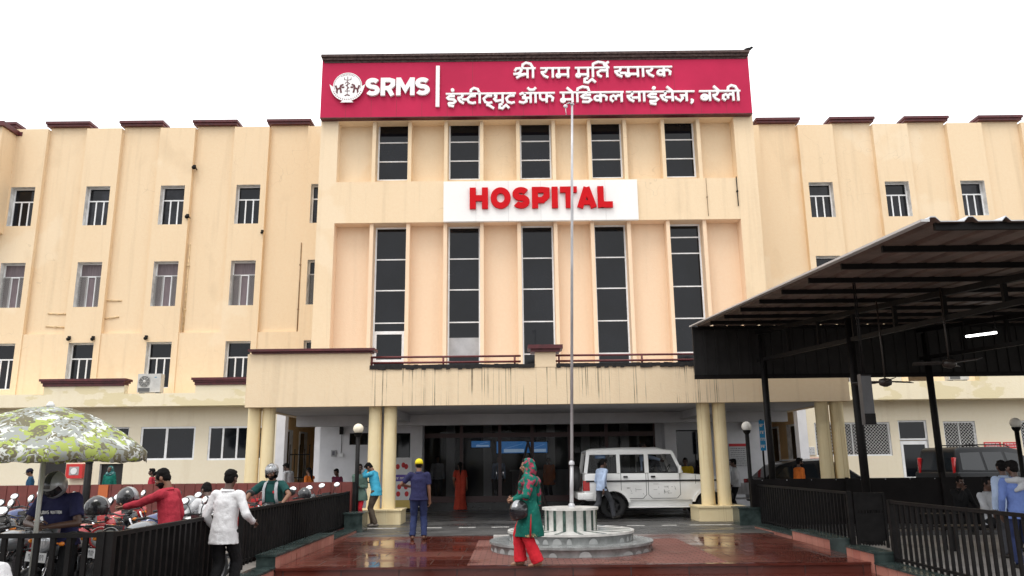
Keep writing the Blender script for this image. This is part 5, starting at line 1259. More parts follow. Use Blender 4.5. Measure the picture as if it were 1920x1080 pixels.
BLKP = M('paint_black', (.009,.009,.010), .25, coat=.3, spec=.3); GRYP = M('paint_charcoal', (.010,.011,.013), .38, spec=.3); RFW = M('paint_roof_white', (.7,.7,.7), .25, coat=.6)
hq = at(1425, 890, Y=24.6)
car('hatchback', 'black hatchback with a white roof parked behind the right porch pillars', 'car', (hq.x+2.1, 25.5, 0), 0, 1.76,
    [(-2.08,.3),(-2.12,.75),(-2.02,1.02),(.9,1.0),(1.75,.86),(2.0,.7),(2.02,.3)],
    [(-1.95,.98),(-1.45,1.42),(-.9,1.57),(-.1,1.60),(.45,1.46),(1.12,.98)],
    [[(-1.62,1.08),(-1.28,1.36),(-1.05,1.40),(-1.0,1.04)],[(-.93,1.04),(-.98,1.42),(-.35,1.46),(-.30,1.03)],[(-.22,1.03),(-.26,1.46),(.30,1.42),(.85,1.03)]], BLKP, RFW, [(-2.13,-1.85,.85,1.0,LAMPR),(1.85,2.02,.62,.74,CHROME)])
sq = at(1775, 890, Y=25.6)
car('off_roader', 'charcoal off-roader with roof rails and red tail lights parked on the right by the shed', 'car', (sq.x+2.0, 26.6, 0), R(16), 1.82,
    [(-2.2,.4),(-2.24,.8),(-2.2,1.16),(1.0,1.14),(2.0,1.02),(2.2,.8),(2.2,.4)],
    [(-2.18,1.12),(-2.05,1.85),(-1.9,1.92),(.0,1.93),(.45,1.84),(1.12,1.12)],
    [[(-2.0,1.22),(-1.93,1.74),(-1.15,1.76),(-1.12,1.2)],[(-1.02,1.2),(-1.05,1.76),(-.28,1.76),(-.2,1.2)],[(-.1,1.2),(-.16,1.76),(.38,1.7),(.86,1.2)]], GRYP, None, [(-2.20,-2.04,1.05,1.60,LAMPR),(2.02,2.22,.82,1.0,CHROME)], .38, (1.38,-1.36), True)

# ============================================================ MOTORCYCLES
ENG = M('engine_grey', (.13,.13,.135), .4, metal=.7); SEATM = M('bike_seat', (.014,.014,.014), .6); BLKPL = M('black_plastic', (.02,.02,.021), .4)
MIRR = M('mirror_face', (.9,.9,.92), .03, metal=1)
TANKS = {'red': M('bike_red', (.42,.015,.018), .18, coat=1), 'black': M('bike_black', (.015,.015,.017), .15, coat=1), 'blue': M('bike_blue', (.03,.05,.16), .18, coat=1), 'grey': M('bike_grey', (.22,.23,.24), .25, coat=.8, metal=.3), 'white': M('bike_white', (.6,.6,.6), .25, coat=.6)}
GLS = M('headlamp_glass', (.55,.56,.58), .08, metal=.6)
def motorcycle():
    """commuter motorcycle, front along +Y, wheels on z = 0"""
    o = thing('motorcycle', 'motorcycle', 'motorcycle')
    Rm = Matrix.Rotation(R(90), 3, 'Y')
    for y, w in ((.64,.085),(-.62,.105)):
        c = MB(); c.lathe([(.235,-w*.4),(.27,-w*.5),(.295,-w*.25),(.303,0),(.295,w*.25),(.27,w*.5),(.235,w*.4)], (0,y,.303), 28, 0, Rm); ty = c
        c = MB(); c.lathe([(.24,-.03),(.225,-.02),(.225,.02),(.24,.03)], (0,y,.303), 28, 0, Rm); c.lathe([(.02,-.07),(.055,-.06),(.055,.06),(.02,.07)], (0,y,.303), 14, 0, Rm, cap=True)
        for k in range(6): a = k*math.pi/3; c.bar((0,y+.05*math.cos(a),.303+.05*math.sin(a)),(0,y+.23*math.cos(a),.303+.23*math.sin(a)),.03,.025)
        q = c.build('wheel', RIMG, o); ty.build('tyre', TYRE, q)
    c = MB()
    for s in (-1,1): c.tube([(s*.085,.64,.303),(s*.085,.52,.62)], [.024,.022]); c.tube([(s*.085,.52,.62),(s*.085,.42,.90)], .017)
    c.build('fork', CHROME, o)
    c = MB(); pr = arc(.64,.303,.335,.335,35,150,10)
    for i in range(len(pr)-1):
        a, b2 = pr[i], pr[i+1]; c.add([(-.07,a[0],a[1]-.02),(0,a[0],a[1]+.015),(.07,a[0],a[1]-.02),(-.07,b2[0],b2[1]-.02),(0,b2[0],b2[1]+.015),(.07,b2[0],b2[1]-.02)], [(0,3,4,1),(1,4,5,2)], 0, True)
    q = c.build('front_fender', BLKPL, o); q.modifiers.new('s','SOLIDIFY').thickness = .008
    c = MB(); c.tube([(0,.42,.9),(0,.15,.62),(0,-.25,.52),(0,-.5,.62),(0,-.85,.74)], .028); c.tube([(0,.38,.85),(0,.30,.35),(0,.0,.27),(0,-.25,.5)], .024)
    for s in (-1,1): c.tube([(s*.1,-.2,.36),(s*.1,-.62,.303)], .022); c.tube([(s*.11,-.6,.32),(s*.13,-.42,.68)], .03); c.tube([(s*.04,.02,.27),(s*.3,.02,.27)], .018)
    c.build('frame', BLKPL, o)
    c = MB(); rings = []
    for y, wx, zl, zh in ((.36,.04,.80,.86),(.30,.105,.72,.93),(.12,.135,.69,.95),(-.04,.115,.70,.91),(-.16,.075,.72,.82)):
        rings.append([V((wx*math.cos(a), y, (zl+zh)/2+(zh-zl)/2*math.sin(a)*(1 if math.sin(a) > 0 else 1))) for a in (2*math.pi*k/14 for k in range(14))])
    c.loft(rings, 0); c.build('fuel_tank', TANKS['black'], o)
    c = MB(); rings = []
    for y, wx, zl, zh in ((-.10,.07,.72,.80),(-.2,.12,.72,.80),(-.5,.135,.73,.805),(-.72,.12,.76,.85),(-.86,.07,.79,.85)):
        rings.append([V((wx*math.cos(a), y, (zl+zh)/2+(zh-zl)/2*math.sin(a))) for a in (2*math.pi*k/12 for k in range(12))])
    c.loft(rings, 0); c.build('seat', SEATM, o)
    for s in (-1,1):
        c = MB(); pts = [(-.08,.70),(-.12,.52),(-.36,.50),(-.74,.68),(-.90,.80),(-.5,.74)]; c.prism(pts, lambda u,v,d: V((s*d,u,v)), .095, .125); bev(c.build('side_panel', TANKS['black'], o),.015)
    c = MB(); c.box(-.10,.10,-.12,.20,.26,.44); 
    for k in range(6): c.box(-.09,.09,.10,.24,.45+.03*k,.462+.03*k)
    c.box(-.07,.07,.11,.23,.44,.63); c.lathe([(.02,-.14),(.085,-.13),(.085,.13),(.02,.14)], (0,-.02,.35), 16, 0, Rm, cap=True); c.build('engine', ENG, o)
    c = MB(); c.tube([(.06,.22,.52),(.09,.30,.36),(.12,.12,.26),(.14,-.25,.28)], .02); c.tube([(.14,-.25,.28),(.17,-.5,.34),(.18,-.88,.43)], [.03,.05,.042]); c.build('exhaust', CHROME, o)
    c = MB(); c.tube([(-.36,.24,.985),(-.2,.33,1.0),(-.1,.40,.95),(.1,.40,.95),(.2,.33,1.0),(.36,.24,.985)], .012)
    for s in (-1,1): c.tube([(s*.36,.24,.985),(s*.24,.305,.998)], .019, 0, 10); c.tube([(s*.22,.36,.985),(s*.36,.31,.97)], .007)
    c.build('handlebar', BLKPL, o)
    for s in (-1,1):
        c = MB(); c.tube([(s*.23,.31,1.0),(s*.27,.30,1.10),(s*.34,.29,1.17)], .007); Mt = Matrix.Rotation(R(s*-12),3,'Z'); Mt = Mt @ Matrix.Rotation(R(-11),3,'X'); c.ell((s*.36,.29,1.20),(.092,.022,.062),Mt); q = c.build('mirror', BLKPL, o)
        c = MB(); c.ell((s*.36,.270,1.196),(.086,.012,.057),Mt); c.build('mirror_glass', MIRR, q)
    c = MB(); rings = []
    for y, r in ((.40,.06),(.45,.105),(.52,.115),(.55,.10)): rings.append([V((r*1.05*math.cos(a), y, .90+r*1.1*math.sin(a))) for a in (2*math.pi*k/16 for k in range(16))])
    c.loft(rings, 0); c.box(-.1,.1,.40,.46,.98,1.04); q = c.build('headlight', TANKS['black'], o)
    c = MB(); c.ell((0,.545,.90),(.095,.03,.098)); c.build('lens', GLS, q)
    for y, z, yy in ((.45,.88,.45),(-.86,.70,-.86)):
        for s in (-1,1): c = MB(); c.ell((s*.17,y,z),(.03,.04,.024)); c.tube([(s*.05,y,z),(s*.15,y,z)],.01); c.build('indicator', LAMPA, o)
    c = MB(); c.box(-.07,.07,-.93,-.87,.76,.83); bev(c.build('tail_light', LAMPR, o),.015)
    c = MB(); pr = arc(-.62,.303,.345,.345,30,165,10)
    for i in range(len(pr)-1):
        a, b2 = pr[i], pr[i+1]; c.add([(-.08,a[0],a[1]-.02),(0,a[0],a[1]+.012),(.08,a[0],a[1]-.02),(-.08,b2[0],b2[1]-.02),(0,b2[0],b2[1]+.012),(.08,b2[0],b2[1]-.02)], [(0,3,4,1),(1,4,5,2)], 0, True)
    q = c.build('rear_fender', BLKPL, o); q.modifiers.new('s','SOLIDIFY').thickness = .008
    for y, z, tl in ((.60,.74,.0),(-.95,.58,.2)):
        c = MB(); c.box(-.11,.11,y-.004,y+.004,z-.05,z+.05); q = c.build('number_plate', WHN, o)
        sgn = 1 if y > 0 else -1; c = MB(); rnd = random.Random(3)
        for k in range(7):
            x = -.085+.025*k; c.box(x,x+.004,y+sgn*.0045,y+sgn*.006,z-.028,z+.028); c.box(x+.012,x+.016,y+sgn*.0045,y+sgn*.006,z-.028 if k%2 else 0+z,z+.028); c.box(x+.004,x+.012,y+sgn*.0045,y+sgn*.006,z+.02,z+.026)
        c.build('digits', INK, q)
    c = MB(); c.tube([(-.1,-.1,.27),(-.24,-.2,.02)], .012); c.tube([(-.24,-.24,.02),(-.24,-.14,.02)],.014); c.build('side_stand', BLKPL, o)
    c = MB(); 
    c.tube([(-.28,.22,.45),(-.20,.28,.70),(.20,.28,.70),(.28,.22,.45),(.16,.22,.32),(-.16,.22,.32),(-.28,.22,.45)], .012); c.build('crash_guard', CHROME, o)
    return o
MOTO = motorcycle()
ZLOT = ZL+.03
BIKES = [  # px, Y, heading (deg, 0 = facing away), colour, label
 (222,9.75,190,'black','black motorcycle facing the railing with white number plate on its fork'),
 (182,9.8,204,'red','red motorcycle facing the railing right of the man in navy T-shirt'),
 (20,9.9,-20,'grey','grey motorcycle under the left part of the camouflage umbrella'),
 (122,9.55,180,'grey','grey motorcycle that the man in navy T-shirt stands astride'),
 (-40,10.6,-25,'black','black motorcycle at the left edge of the picture'),
 (128,11.6,-28,'black','black motorcycle second behind the seated man in navy T-shirt'),
 (5,12.3,-24,'black','black motorcycle at the left edge in the second row'),
 (200,12.4,-30,'black','black motorcycle with helmet on its mirror before the orange plate'),
 (262,11.3,-35,'grey','grey motorcycle between the helmet and the man in red shirt'),
 (90,13.8,-25,'grey','grey motorcycle in the back row beside the slim post'),
 (290,13.4,-38,'blue','blue motorcycle hidden partly behind the man in red shirt'),
 (350,12.2,-35,'white','white motorcycle between the red shirted man and the white shirted man'),
 (375,15.0,-35,'black','black motorcycle in the back row behind the man in white shirt'),
 (30,15.3,-25,'blue','blue motorcycle in the far row at the left edge'),
 (514,15.15,182,'black','black motorcycle ridden by the man in green polo shirt'),
 (574,18.3,-12,'grey','grey motorcycle behind the long railing right of the green shirted rider'),
 (604,19.3,-12,'black','black motorcycle at the far end of the long railing'),
 (330,11.0,-32,'black','black motorcycle just behind the arm of the man in red shirt'),
 (150,10.9,-30,'red','red motorcycle in the second row left of the dark striped helmet'),
 (85,12.6,-26,'grey','grey motorcycle in the third row right of the umbrella pole'),
 (225,14.4,-30,'red','red motorcycle in the back row under the hanging helmet'),
 (455,16.2,-30,'red','red motorcycle left of the green shirted rider'),
]
bike_objs = []
for k, (px, Y, hd, colr, lab) in enumerate(BIKES):
    o = MOTO if k == 0 else dup(MOTO)
    q = at(px, 940, Y=Y); o.location = (q.x, Y, ZLOT); o.rotation_euler = (0, R(-6 if k != 14 else 0), R(hd)); o['label'] = lab; o['group'] = 'parked motorcycles'; bike_objs.append(o)
    for ch in o.children:
        if ch.name.split('.')[0] in ('fuel_tank','side_panel','headlight'):
            ch.material_slots[0].link = 'OBJECT'; ch.material_slots[0].material = TANKS[colr]
for k in (0,1,3):      # front bikes with their mirrors folded off
    for ch in list(bike_objs[k].children):
        if ch.name.startswith('mirror'):
            for g_ in list(ch.children): bpy.data.objects.remove(g_)
            bpy.data.objects.remove(ch)
# helmets
HELB = M('helmet_black', (.02,.02,.022), .25, coat=.6); HELS = M('helmet_silver', (.33,.34,.35), .3, metal=.3, coat=.5); VIS = M('visor', (.015,.015,.018), .06, spec=.6)
def helmet_parts(o, shell, band, M0=None, c0=V((0,0,0)), r=.135):
    """full-face helmet; face along +Y, centre of head at c0"""
    M0 = M0 or Matrix.Identity(3)
    def P(x,y,z): return M0 @ V((x*r,y*r,z*r)) + c0
    c = MB(); rings = []
    for th in range(0,118,9):
        z = math.cos(R(th)); rad = math.sin(R(th)); ring = []
        for k in range(28):
            a = 2*math.pi*k/28; ring.append(P(rad*.92*math.cos(a), rad*1.10*math.sin(a), z*1.02 if z > 0 else z*1.5))
        rings.append(ring)
    c.loft(rings, 0, cap=False); q = c.build('shell', shell, o); m = q.modifiers.new('s','SOLIDIFY'); m.thickness = .02*r/.135; m.offset = -1
    c = MB(); c.add([v for th in (62,80,98) for v in [P(math.sin(R(th))*.945*math.cos(a), math.sin(R(th))*1.125*math.sin(a), math.cos(R(th))*(1.02 if th < 90 else 1.5)) for a in (R(25+10*k) for k in range(14))]], [(j*14+i,j*14+i+1,(j+1)*14+i+1,(j+1)*14+i) for j in range(2) for i in range(13)], 0, True); c.build('visor', VIS, o)
    if band is not None:
        c = MB(); vs = []
        for th in range(-52,95,8): 
            for dx_ in (-.30,-.1,.1,.30): vs.append(P(dx_*.9, -math.sin(R(th))*1.125*math.sqrt(1-dx_*dx_), math.cos(R(th))*1.045*math.sqrt(1-dx_*dx_)))
        n = len(vs)//4; c.add(vs, [(4*j+i,4*j+i+1,4*j+5+i,4*j+4+i) for j in range(n-1) for i in range(3)], 0, True); c.build('stripe', band, o)
def helmet(label, loc, rz_, shell, band, tilt=0):
    o = thing('helmet', label, 'helmet', tuple(loc), rz_, 'motorcycle helmets'); helmet_parts(o, shell, band, Matrix.Rotation(tilt,3,'X')); return o
helmet('grey and black open helmet hanging on a mirror right of the orange plate', at(240,933,Y=10.6), R(70), HELB, HELS, R(5))
helmet('dark helmet with pale stripe resting on a seat beside the seated man', at(182,951,Y=10.2), R(95), HELB, HELS)
helmet('silver and black helmet resting on a motorcycle right of the green shirted rider', at(571,926,Y=18.2), R(80), HELB, HELS)
helmet('small grey helmet on a motorcycle behind the man in red shirt', at(356,945,Y=13.4), R(60), HELS, None)
# ============================================================ PEOPLE
SKIN = M('skin_brown', (.20,.095,.055), .5, var=.12, vs=9, world=False); SKIND = M('skin_dark', (.085,.042,.028), .5, var=.12, vs=9, world=False); SKINL = M('skin_light_brown', (.30,.155,.095), .5, var=.1, vs=9, world=False)
HAIRM = M('hair_black', (.006,.005,.005), .75, spec=.12, world=False)
EYEW = M('eye_white', (.55,.52,.5), .2); LIPM = M('lip', (.16,.05,.04), .5); SOLE = M('shoe_dark', (.02,.018,.016), .5); SHOEB = M('shoe_grey', (.16,.14,.12), .6); SANDAL = M('sandal_brown', (.10,.04,.02), .5)
def cloth(name, col, var=.18, vs=5, rough=.85): return M(name, col, rough, var=var, vs=vs, bump=.35, bs=70, spec=.2, world=False)
WRK = bpy.data.textures.new('folds', 'CLOUDS'); WRK.noise_scale = .10; WRK.noise_depth = 2
WRK2 = bpy.data.textures.new('locks', 'CLOUDS'); WRK2.noise_scale = .03
def fuse(mb, name, mat, parent, vox=.011, sm=4, disp=0, tex=None, extra=None, cuts=()):
    """one continuous skin over overlapping solids"""
    me = mb.mesh(name, [mat]); o = bpy.data.objects.new(name, me); COL.objects.link(o)
    bm = bmesh.new(); bm.from_mesh(me); bmesh.ops.recalc_face_normals(bm, faces=bm.faces); bm.to_mesh(me); bm.free()
    r = o.modifiers.new('r', 'REMESH'); r.mode = 'VOXEL'; r.voxel_size = vox
    s = o.modifiers.new('s', 'SMOOTH'); s.factor = .5; s.iterations = sm
    if disp: d = o.modifiers.new('d', 'DISPLACE'); d.texture = tex or WRK; d.strength = disp; d.mid_level = .5; d.texture_coords = 'LOCAL'
    dg = bpy.context.evaluated_depsgraph_get(); m2 = bpy.data.meshes.new_from_object(o.evaluated_get(dg))
    o.modifiers.clear(); bpy.data.objects.remove(o); bpy.data.meshes.remove(me)
    bm = bmesh.new(); bm.from_mesh(m2)
    for co, no in cuts: bmesh.ops.bisect_plane(bm, geom=bm.verts[:]+bm.edges[:]+bm.faces[:], plane_co=co, plane_no=no, clear_outer=True)
    if extra is not None:
        me3 = extra.mesh('x', [mat]); bm.from_mesh(me3); bpy.data.meshes.remove(me3)
    bm.to_mesh(m2); bm.free()
    m2.name = name; m2.materials.clear(); m2.materials.append(mat)
    m2.polygons.foreach_set('use_smooth', [True]*len(m2.polygons))
    o = bpy.data.objects.new(name, m2); COL.objects.link(o); o.parent = parent; return o
def ik(a, t, l1, l2, pole):
    d = t-a; L_ = d.length
    if L_ > (l1+l2)*.995: t = a+d*((l1+l2)*.995/L_); d = t-a; L_ = d.length
    x = (l1*l1-l2*l2+L_*L_)/(2*L_); h = math.sqrt(max(0, l1*l1-x*x)); n = d.normalized(); p = (pole-n*pole.dot(n))
    return a+n*x+p.normalized()*h, t
def person(label, loc, face, H=1.68, pel=(0,0,.93), lean=0, tilt=0, twist=0, hy=0, hp=0, ra=(.25,.02,.80), la=(-.25,.02,.80), rf=(.1,0,.09), lf=(-.1,0,.09),
           rp=(.5,-1,0), lp=(-.5,-1,0), kp=(0,1,0), skin=None, top=('tee', None), bottom=('trousers', None), hair='short', beard=0, moust=False, cap=None, shoe=None, vox=.011, toes=(0,0), grip=.55, build=1.0, helm=None, noface=False, fem=False):
    skin = skin or SKIN; o = thing('person', label, 'person', tuple(loc), R(face), None, H/1.70)
    S3 = Matrix.Rotation(R(twist),3,'Z') @ Matrix.Rotation(R(tilt),3,'Y') @ Matrix.Rotation(R(-lean),3,'X'); P = V(pel)
    sp = lambda x,y,z: P + S3 @ V((x,y,z))
    neck = sp(0,-.01,.49); sw = .165 if fem else .185
    shR, shL = sp(sw,-.005,.435), sp(-sw,-.005,.435); Tw = Matrix.Rotation(R(twist),3,'Z')
    hpR, hpL = P+Tw@V((.09,0,-.03)), P+Tw@V((-.09,0,-.03))
    HM = S3 @ Matrix.Rotation(R(hy),3,'Z') @ Matrix.Rotation(R(-hp),3,'X')
    hb = neck + S3 @ V((0,.01,.07)); hc = hb + HM @ V((0,.025,.095)); hd = lambda x,y,z: hc + HM @ V((x,y,z))
    eR, wR = ik(shR, V(ra), .29, .26, V(rp)); eL, wL = ik(shL, V(la), .29, .26, V(lp))
    kR, aR = ik(hpR, V(rf), .43, .42, V(kp)); kL, aL = ik(hpL, V(lf), .43, .42, V(kp))
    b = build; c = MB()
    c.limb([neck+S3@V((0,0,-.05)), hb, hc+HM@V((0,-.02,-.04))], [.062*b,.052*b,.055])
    for sx, sh_, e_, w_, hp_, k_, a_ in ((1,shR,eR,wR,hpR,kR,aR),(-1,shL,eL,wL,hpL,kL,aL)):
        c.limb([sh_, e_, w_], [.050*b,.038*b,.027*b]); c.limb([hp_, k_, a_], [.082*b,.055*b,.038*b])
        c.limb([sp(0,0,.42), sh_], [.07,.055])
    for z, rx, ry in ((.0,.150,.105),(.12,.135,.095),(.26,.155,.105),(.37,.165,.10)): c.ell(sp(0,0,z), (rx*b,ry*b,.10), S3)
    # head: skull, jaw, nose, brow, cheeks, ears
    c.ell(hd(0,-.008,.035), (.074,.094,.088), HM, seg=18, rings=12); c.ell(hd(0,.012,-.035), (.060,.072,.075), HM, seg=16, rings=10); c.ell(hd(0,.052,-.085), (.030,.028,.026), HM)
    c.limb([hd(0,.085,.012), hd(0,.108,-.028)], [.010,.016]); c.ell(hd(0,.080,.022), (.050,.018,.012), HM); c.ell(hd(0,.078,-.058), (.026,.018,.016), HM)
    for s in (-1,1): c.ell(hd(s*.040,.062,-.022), (.024,.022,.022), HM); c.ell(hd(s*.077,-.008,-.008), (.012,.022,.032), HM)
    # feet inside the body skin
    fx_ = []
    for s, a_, tz in ((1,aR,toes[0]),(-1,aL,toes[1])):
        Fm = Tw @ Matrix.Rotation(R(-s*8),3,'Z') @ Matrix.Rotation(R(tz),3,'X'); fx_.append((a_,Fm)); c.limb([a_+Fm@V((0,-.035,-.035)), a_+Fm@V((0,.075,-.048)), a_+Fm@V((0,.15,-.062))], [.034,.034,.022])
    # hands: palm in the skin, five separate fingers added to it
    fg = MB()
    for s, e_, w_ in ((1,eR,wR),(-1,eL,wL)):
        d = (w_-e_).normalized(); side = V((-s,0,0)); n = (side-d*side.dot(d))
        n = n.normalized() if n.length > .1 else V((0,0,-1)); t = d.cross(n)*(1 if s > 0 else -1)       # n faces the palm, t points to the thumb side
        if t.y < 0 and abs(d.z) > .5: t = -t
        c.tube([w_-d*.01, w_+d*.03, w_+d*.085], [.026,.036,.036], seg=12, flat=.55)
        for k, (off, L_) in enumerate(((.028,.072),(.010,.080),(-.009,.074),(-.027,.060))):
            p0 = w_+d*.080+t*off; p1 = p0+(d*math.cos(grip*.5)+n*math.sin(grip*.5))*L_*.5; p2 = p1+(d*math.cos(grip*1.7)+n*math.sin(grip*1.7))*L_*.32; p3 = p2+(d*math.cos(grip*2.6)+n*math.sin(grip*2.6))*L_*.26
            fg.tube([p0,p1,p2,p3], [.0092,.0088,.0080,.0055], seg=7)
        q0 = w_+d*.03+t*.030; q1 = q0+(d*.6+t*.7+n*.25)*.038; fg.tube([q0,q1,q1+(d*.8+t*.2+n*.5)*.032], [.0115,.010,.007], seg=7)
    body = fuse(c, 'body', skin, o, vox*.72, 3, extra=fg)
    # ---- top garment
    kind, mt = top[0], top[1]
    if kind:
        g = MB(); long_ = kind in ('shirt','kurta','jacket'); out_ = top[2] if len(top) > 2 else -.13
        seg = 20
        def ring(ctr, rx, ry, Mx): return [ctr + Mx @ V((rx*math.cos(2*math.pi*k/seg), ry*math.sin(2*math.pi*k/seg), 0)) for k in range(seg)]
        rings = []
        if kind == 'kurta':
            for z, rx, ry in ((out_,.25,.25),(out_*.66,.25,.228),(out_*.33,.238,.19)): rings.append(ring(P+Tw@V((0,.0,z)), rx*b, ry*b, Tw))
        else: rings.append(ring(P+Tw@V((0,0,out_)), .205*b, .158*b, Tw)); rings.append(ring(P+Tw@V((0,0,out_*.5-.02)), .195*b, .148*b, Tw))
        w0 = .93 if fem else 1
        for z, rx, ry in ((-.02,(.228 if kind == 'kurta' else .182)*b,(.165 if kind == 'kurta' else .138)*b),(.10,.165*b*w0,.126*b*w0),(.24,.172*b,.128*b),(.35,.178*b,.125*b),(.42,.150*b,.105),(.475,.085,.075),(.50,.066,.064)): rings.append(ring(sp(0,-.005,z), rx, ry, S3))
        g.loft(rings, 0)
        for sh_, e_, w_ in ((shR,eR,wR),(shL,eL,wL)):
            g.limb([sp(0,0,.40), sh_], [.08,.068*b])
            if long_: g.limb([sh_, e_, e_+(w_-e_)*.93], [.067*b,.054*b,.040*b], ends=(True,False))
            else: g.limb([sh_, sh_+(e_-sh_)*.72], [.068*b,.066*b], ends=(True,False))
        tp = fuse(g, 'shirt' if kind != 'kurta' else 'kurta', mt, o, vox, 3, .022)
        if kind in ('shirt','polo','jacket'):
            g = MB(); rr = []
            for z, q in ((.462,.083),(.50,.070),(.515,.074),(.485,.092)): rr.append(ring(sp(0,-.002,z), q, q*.95, S3))
            g.loft(rr, 0, cap=False); g.build('collar', mt, tp)
    # ---- bottom garment
    kind, mt = bottom[0], bottom[1]
    if kind in ('trousers','salwar'):
        g = MB(); L_ = (1,1.0) if kind == 'trousers' else (1.12,1.25)
        g.ell(P+Tw@V((0,0,-.01)), (.155*b,.110*b,.11), Tw)
        for sx, hp_, k_, a_ in ((1,hpR,kR,aR),(-1,hpL,kL,aL)):
            g.limb([hp_, k_, a_+V((0,0,-.015))], [.098*b*L_[0],.075*b*L_[1],.064*b*(1.0 if kind == 'trousers' else 1.75)], ends=(True,False))
        fuse(g, 'trousers', mt, o, vox, 3, .026)
    elif kind == 'sari':
        g = MB(); seg = 24; rings = []
        for z, rx, ry in ((.0,.165,.125),(-.25,.19,.155),(-.55,.20,.17),(-P.z+.04,.25,.22)):
            rings.append([P+Tw@V((rx*math.cos(2*math.pi*k/seg)*(1+.05*math.sin(k*2.6)*(-z)), ry*math.sin(2*math.pi*k/seg)*(1+.05*math.cos(k*2.6)*(-z)), z)) for k in range(seg)])
        g.loft(rings); g.limb([sp(-.12,.04,.05), sp(.10,-.08,.40), sp(.12,-.12,.1), P+V((.10,-.16,-.35))], [.09,.10,.09,.06]); fuse(g, 'sari', mt, o, vox, 3, .028)
    # ---- shoes
    if shoe is not None:
        for a_, Fm in fx_:
            g = MB(); g.limb([a_+Fm@V((0,-.04,-.045)), a_+Fm@V((0,.07,-.052)), a_+Fm@V((0,.155,-.062))], [.043,.043,.030]); fuse(g, 'shoe', shoe, o, .010, 2, cuts=[(a_+Fm@V((0,0,-.088)), Fm@V((0,0,-1)))])
    # ---- hair and head gear
    if hair in ('short','long'):
        g = MB(); g.ell(hd(0,-.022,.052 if cap is None else .015), (.080,.092,.085) if cap is None else (.078,.088,.055), HM, seg=18, rings=12); g.ell(hd(0,-.048,.005), (.072,.060,.085), HM); g.ell(hd(0,.045,.100 if cap is None else .05), (.055,.05,.03), HM)
        for s in (-1,1): g.ell(hd(s*.072,.02,.03), (.012,.03,.04), HM)
        if hair == 'long': g.limb([hd(0,-.08,.0), hb+S3@V((0,-.09,-.06)), sp(0,-.12,.32)], [.06,.045,.025])
        fuse(g, 'hair', HAIRM, o, vox*.75, 2, .018, WRK2)
    if not noface:
        for s in (-1,1):
            g = MB(); g.ell(hd(s*.030,.083,.004), (.0135,.008,.0085), HM, seg=10, rings=6); q = g.build('eye', EYEW, o)
            g = MB(); g.ell(hd(s*.030,.089,.004), (.0065,.004,.0072), HM, seg=8, rings=6); g.build('iris', HAIRM, q)
            g = MB(); g.tube([hd(s*.013,.098,.024), hd(s*.032,.097,.030), hd(s*.052,.083,.024)], [.004,.006,.003], flat=.8); g.build('eyebrow', HAIRM, o)
        g = MB(); g.tube([hd(-.022,.090,-.058), hd(0,.098,-.055), hd(.022,.090,-.058)], [.003,.007,.003]); g.build('mouth', LIPM, o)
        if moust: g = MB(); g.tube([hd(-.032,.086,-.050), hd(0,.101,-.042), hd(.032,.086,-.050)], [.004,.009,.004]); g.build('moustache', HAIRM, o)
        if beard:
            g = MB(); g.ell(hd(0,.022,-.062), (.064,.070,.055), HM, seg=16, rings=10); g.ell(hd(0,.055,-.092), (.034,.032,.028), HM); fuse(g, 'beard', HAIRM, o, vox*.75, 2, .012, WRK2, cuts=[(hd(0,.0,-.030), HM@V((0,-.35,1)).normalized()), (hd(0,-.01,0), HM@V((0,-1,0)))])
    if cap is not None:
        g = MB(); sg = 20; rr = []
        for z, q in ((.015,1.0),(.06,.99),(.10,.86),(.13,.58),(.143,.15)): rr.append([hd(.092*q*math.cos(2*math.pi*k/sg), -.010+.114*q*math.sin(2*math.pi*k/sg), z) for k in range(sg)])
        g.loft(rr, 0, cap=True); cp = g.build('cap', cap, o)
        g = MB(); pts = [(.075*math.cos(R(a)), .085+.085*math.sin(R(a))) for a in range(0,181,20)]; g.prism(pts, lambda u,v,d: hd(u, v, d-.15*(v-.085)), .022, .030); g.build('brim', cap, cp)
    if helm is not None: helmet_parts(o, helm[0], helm[1], HM, hd(0,0,.010), .132)
    o['_f'] = 1; del o['_f']
    return o, dict(hd=hd, HM=HM, sp=sp, S3=S3, wR=wR, wL=wL, eR=eR, eL=eL, shR=shR, shL=shL, hb=hb, P=P, b=b, aR=aR, aL=aL, kR=kR, kL=kL)
def ground(px, py, z=0): q = at(px, py, Z=z); return V((q.x, q.y, z))
def stand(px, Y, z=0): q = at(px, 900, Y=Y); return V((q.x, Y, z))
CL = {k: cloth('cloth_'+k, v) for k, v in dict(navy=(.025,.026,.075), denim=(.03,.042,.11), cyan=(.06,.38,.55), khaki=(.085,.065,.048), white=(.70,.70,.71), palegrey=(.45,.46,.48), lightblue=(.42,.52,.70), slate=(.06,.062,.07), black=(.012,.012,.013), red=(.42,.035,.055), teal=(.012,.06,.055), orange=(.62,.16,.03), salwar=(.60,.022,.035), maroon=(.12,.02,.045), blueshirt=(.14,.21,.48), deepblue=(.02,.07,.14), yellow=(.62,.42,.03), sari=(.36,.045,.025), greengrey=(.10,.16,.13)).items()}
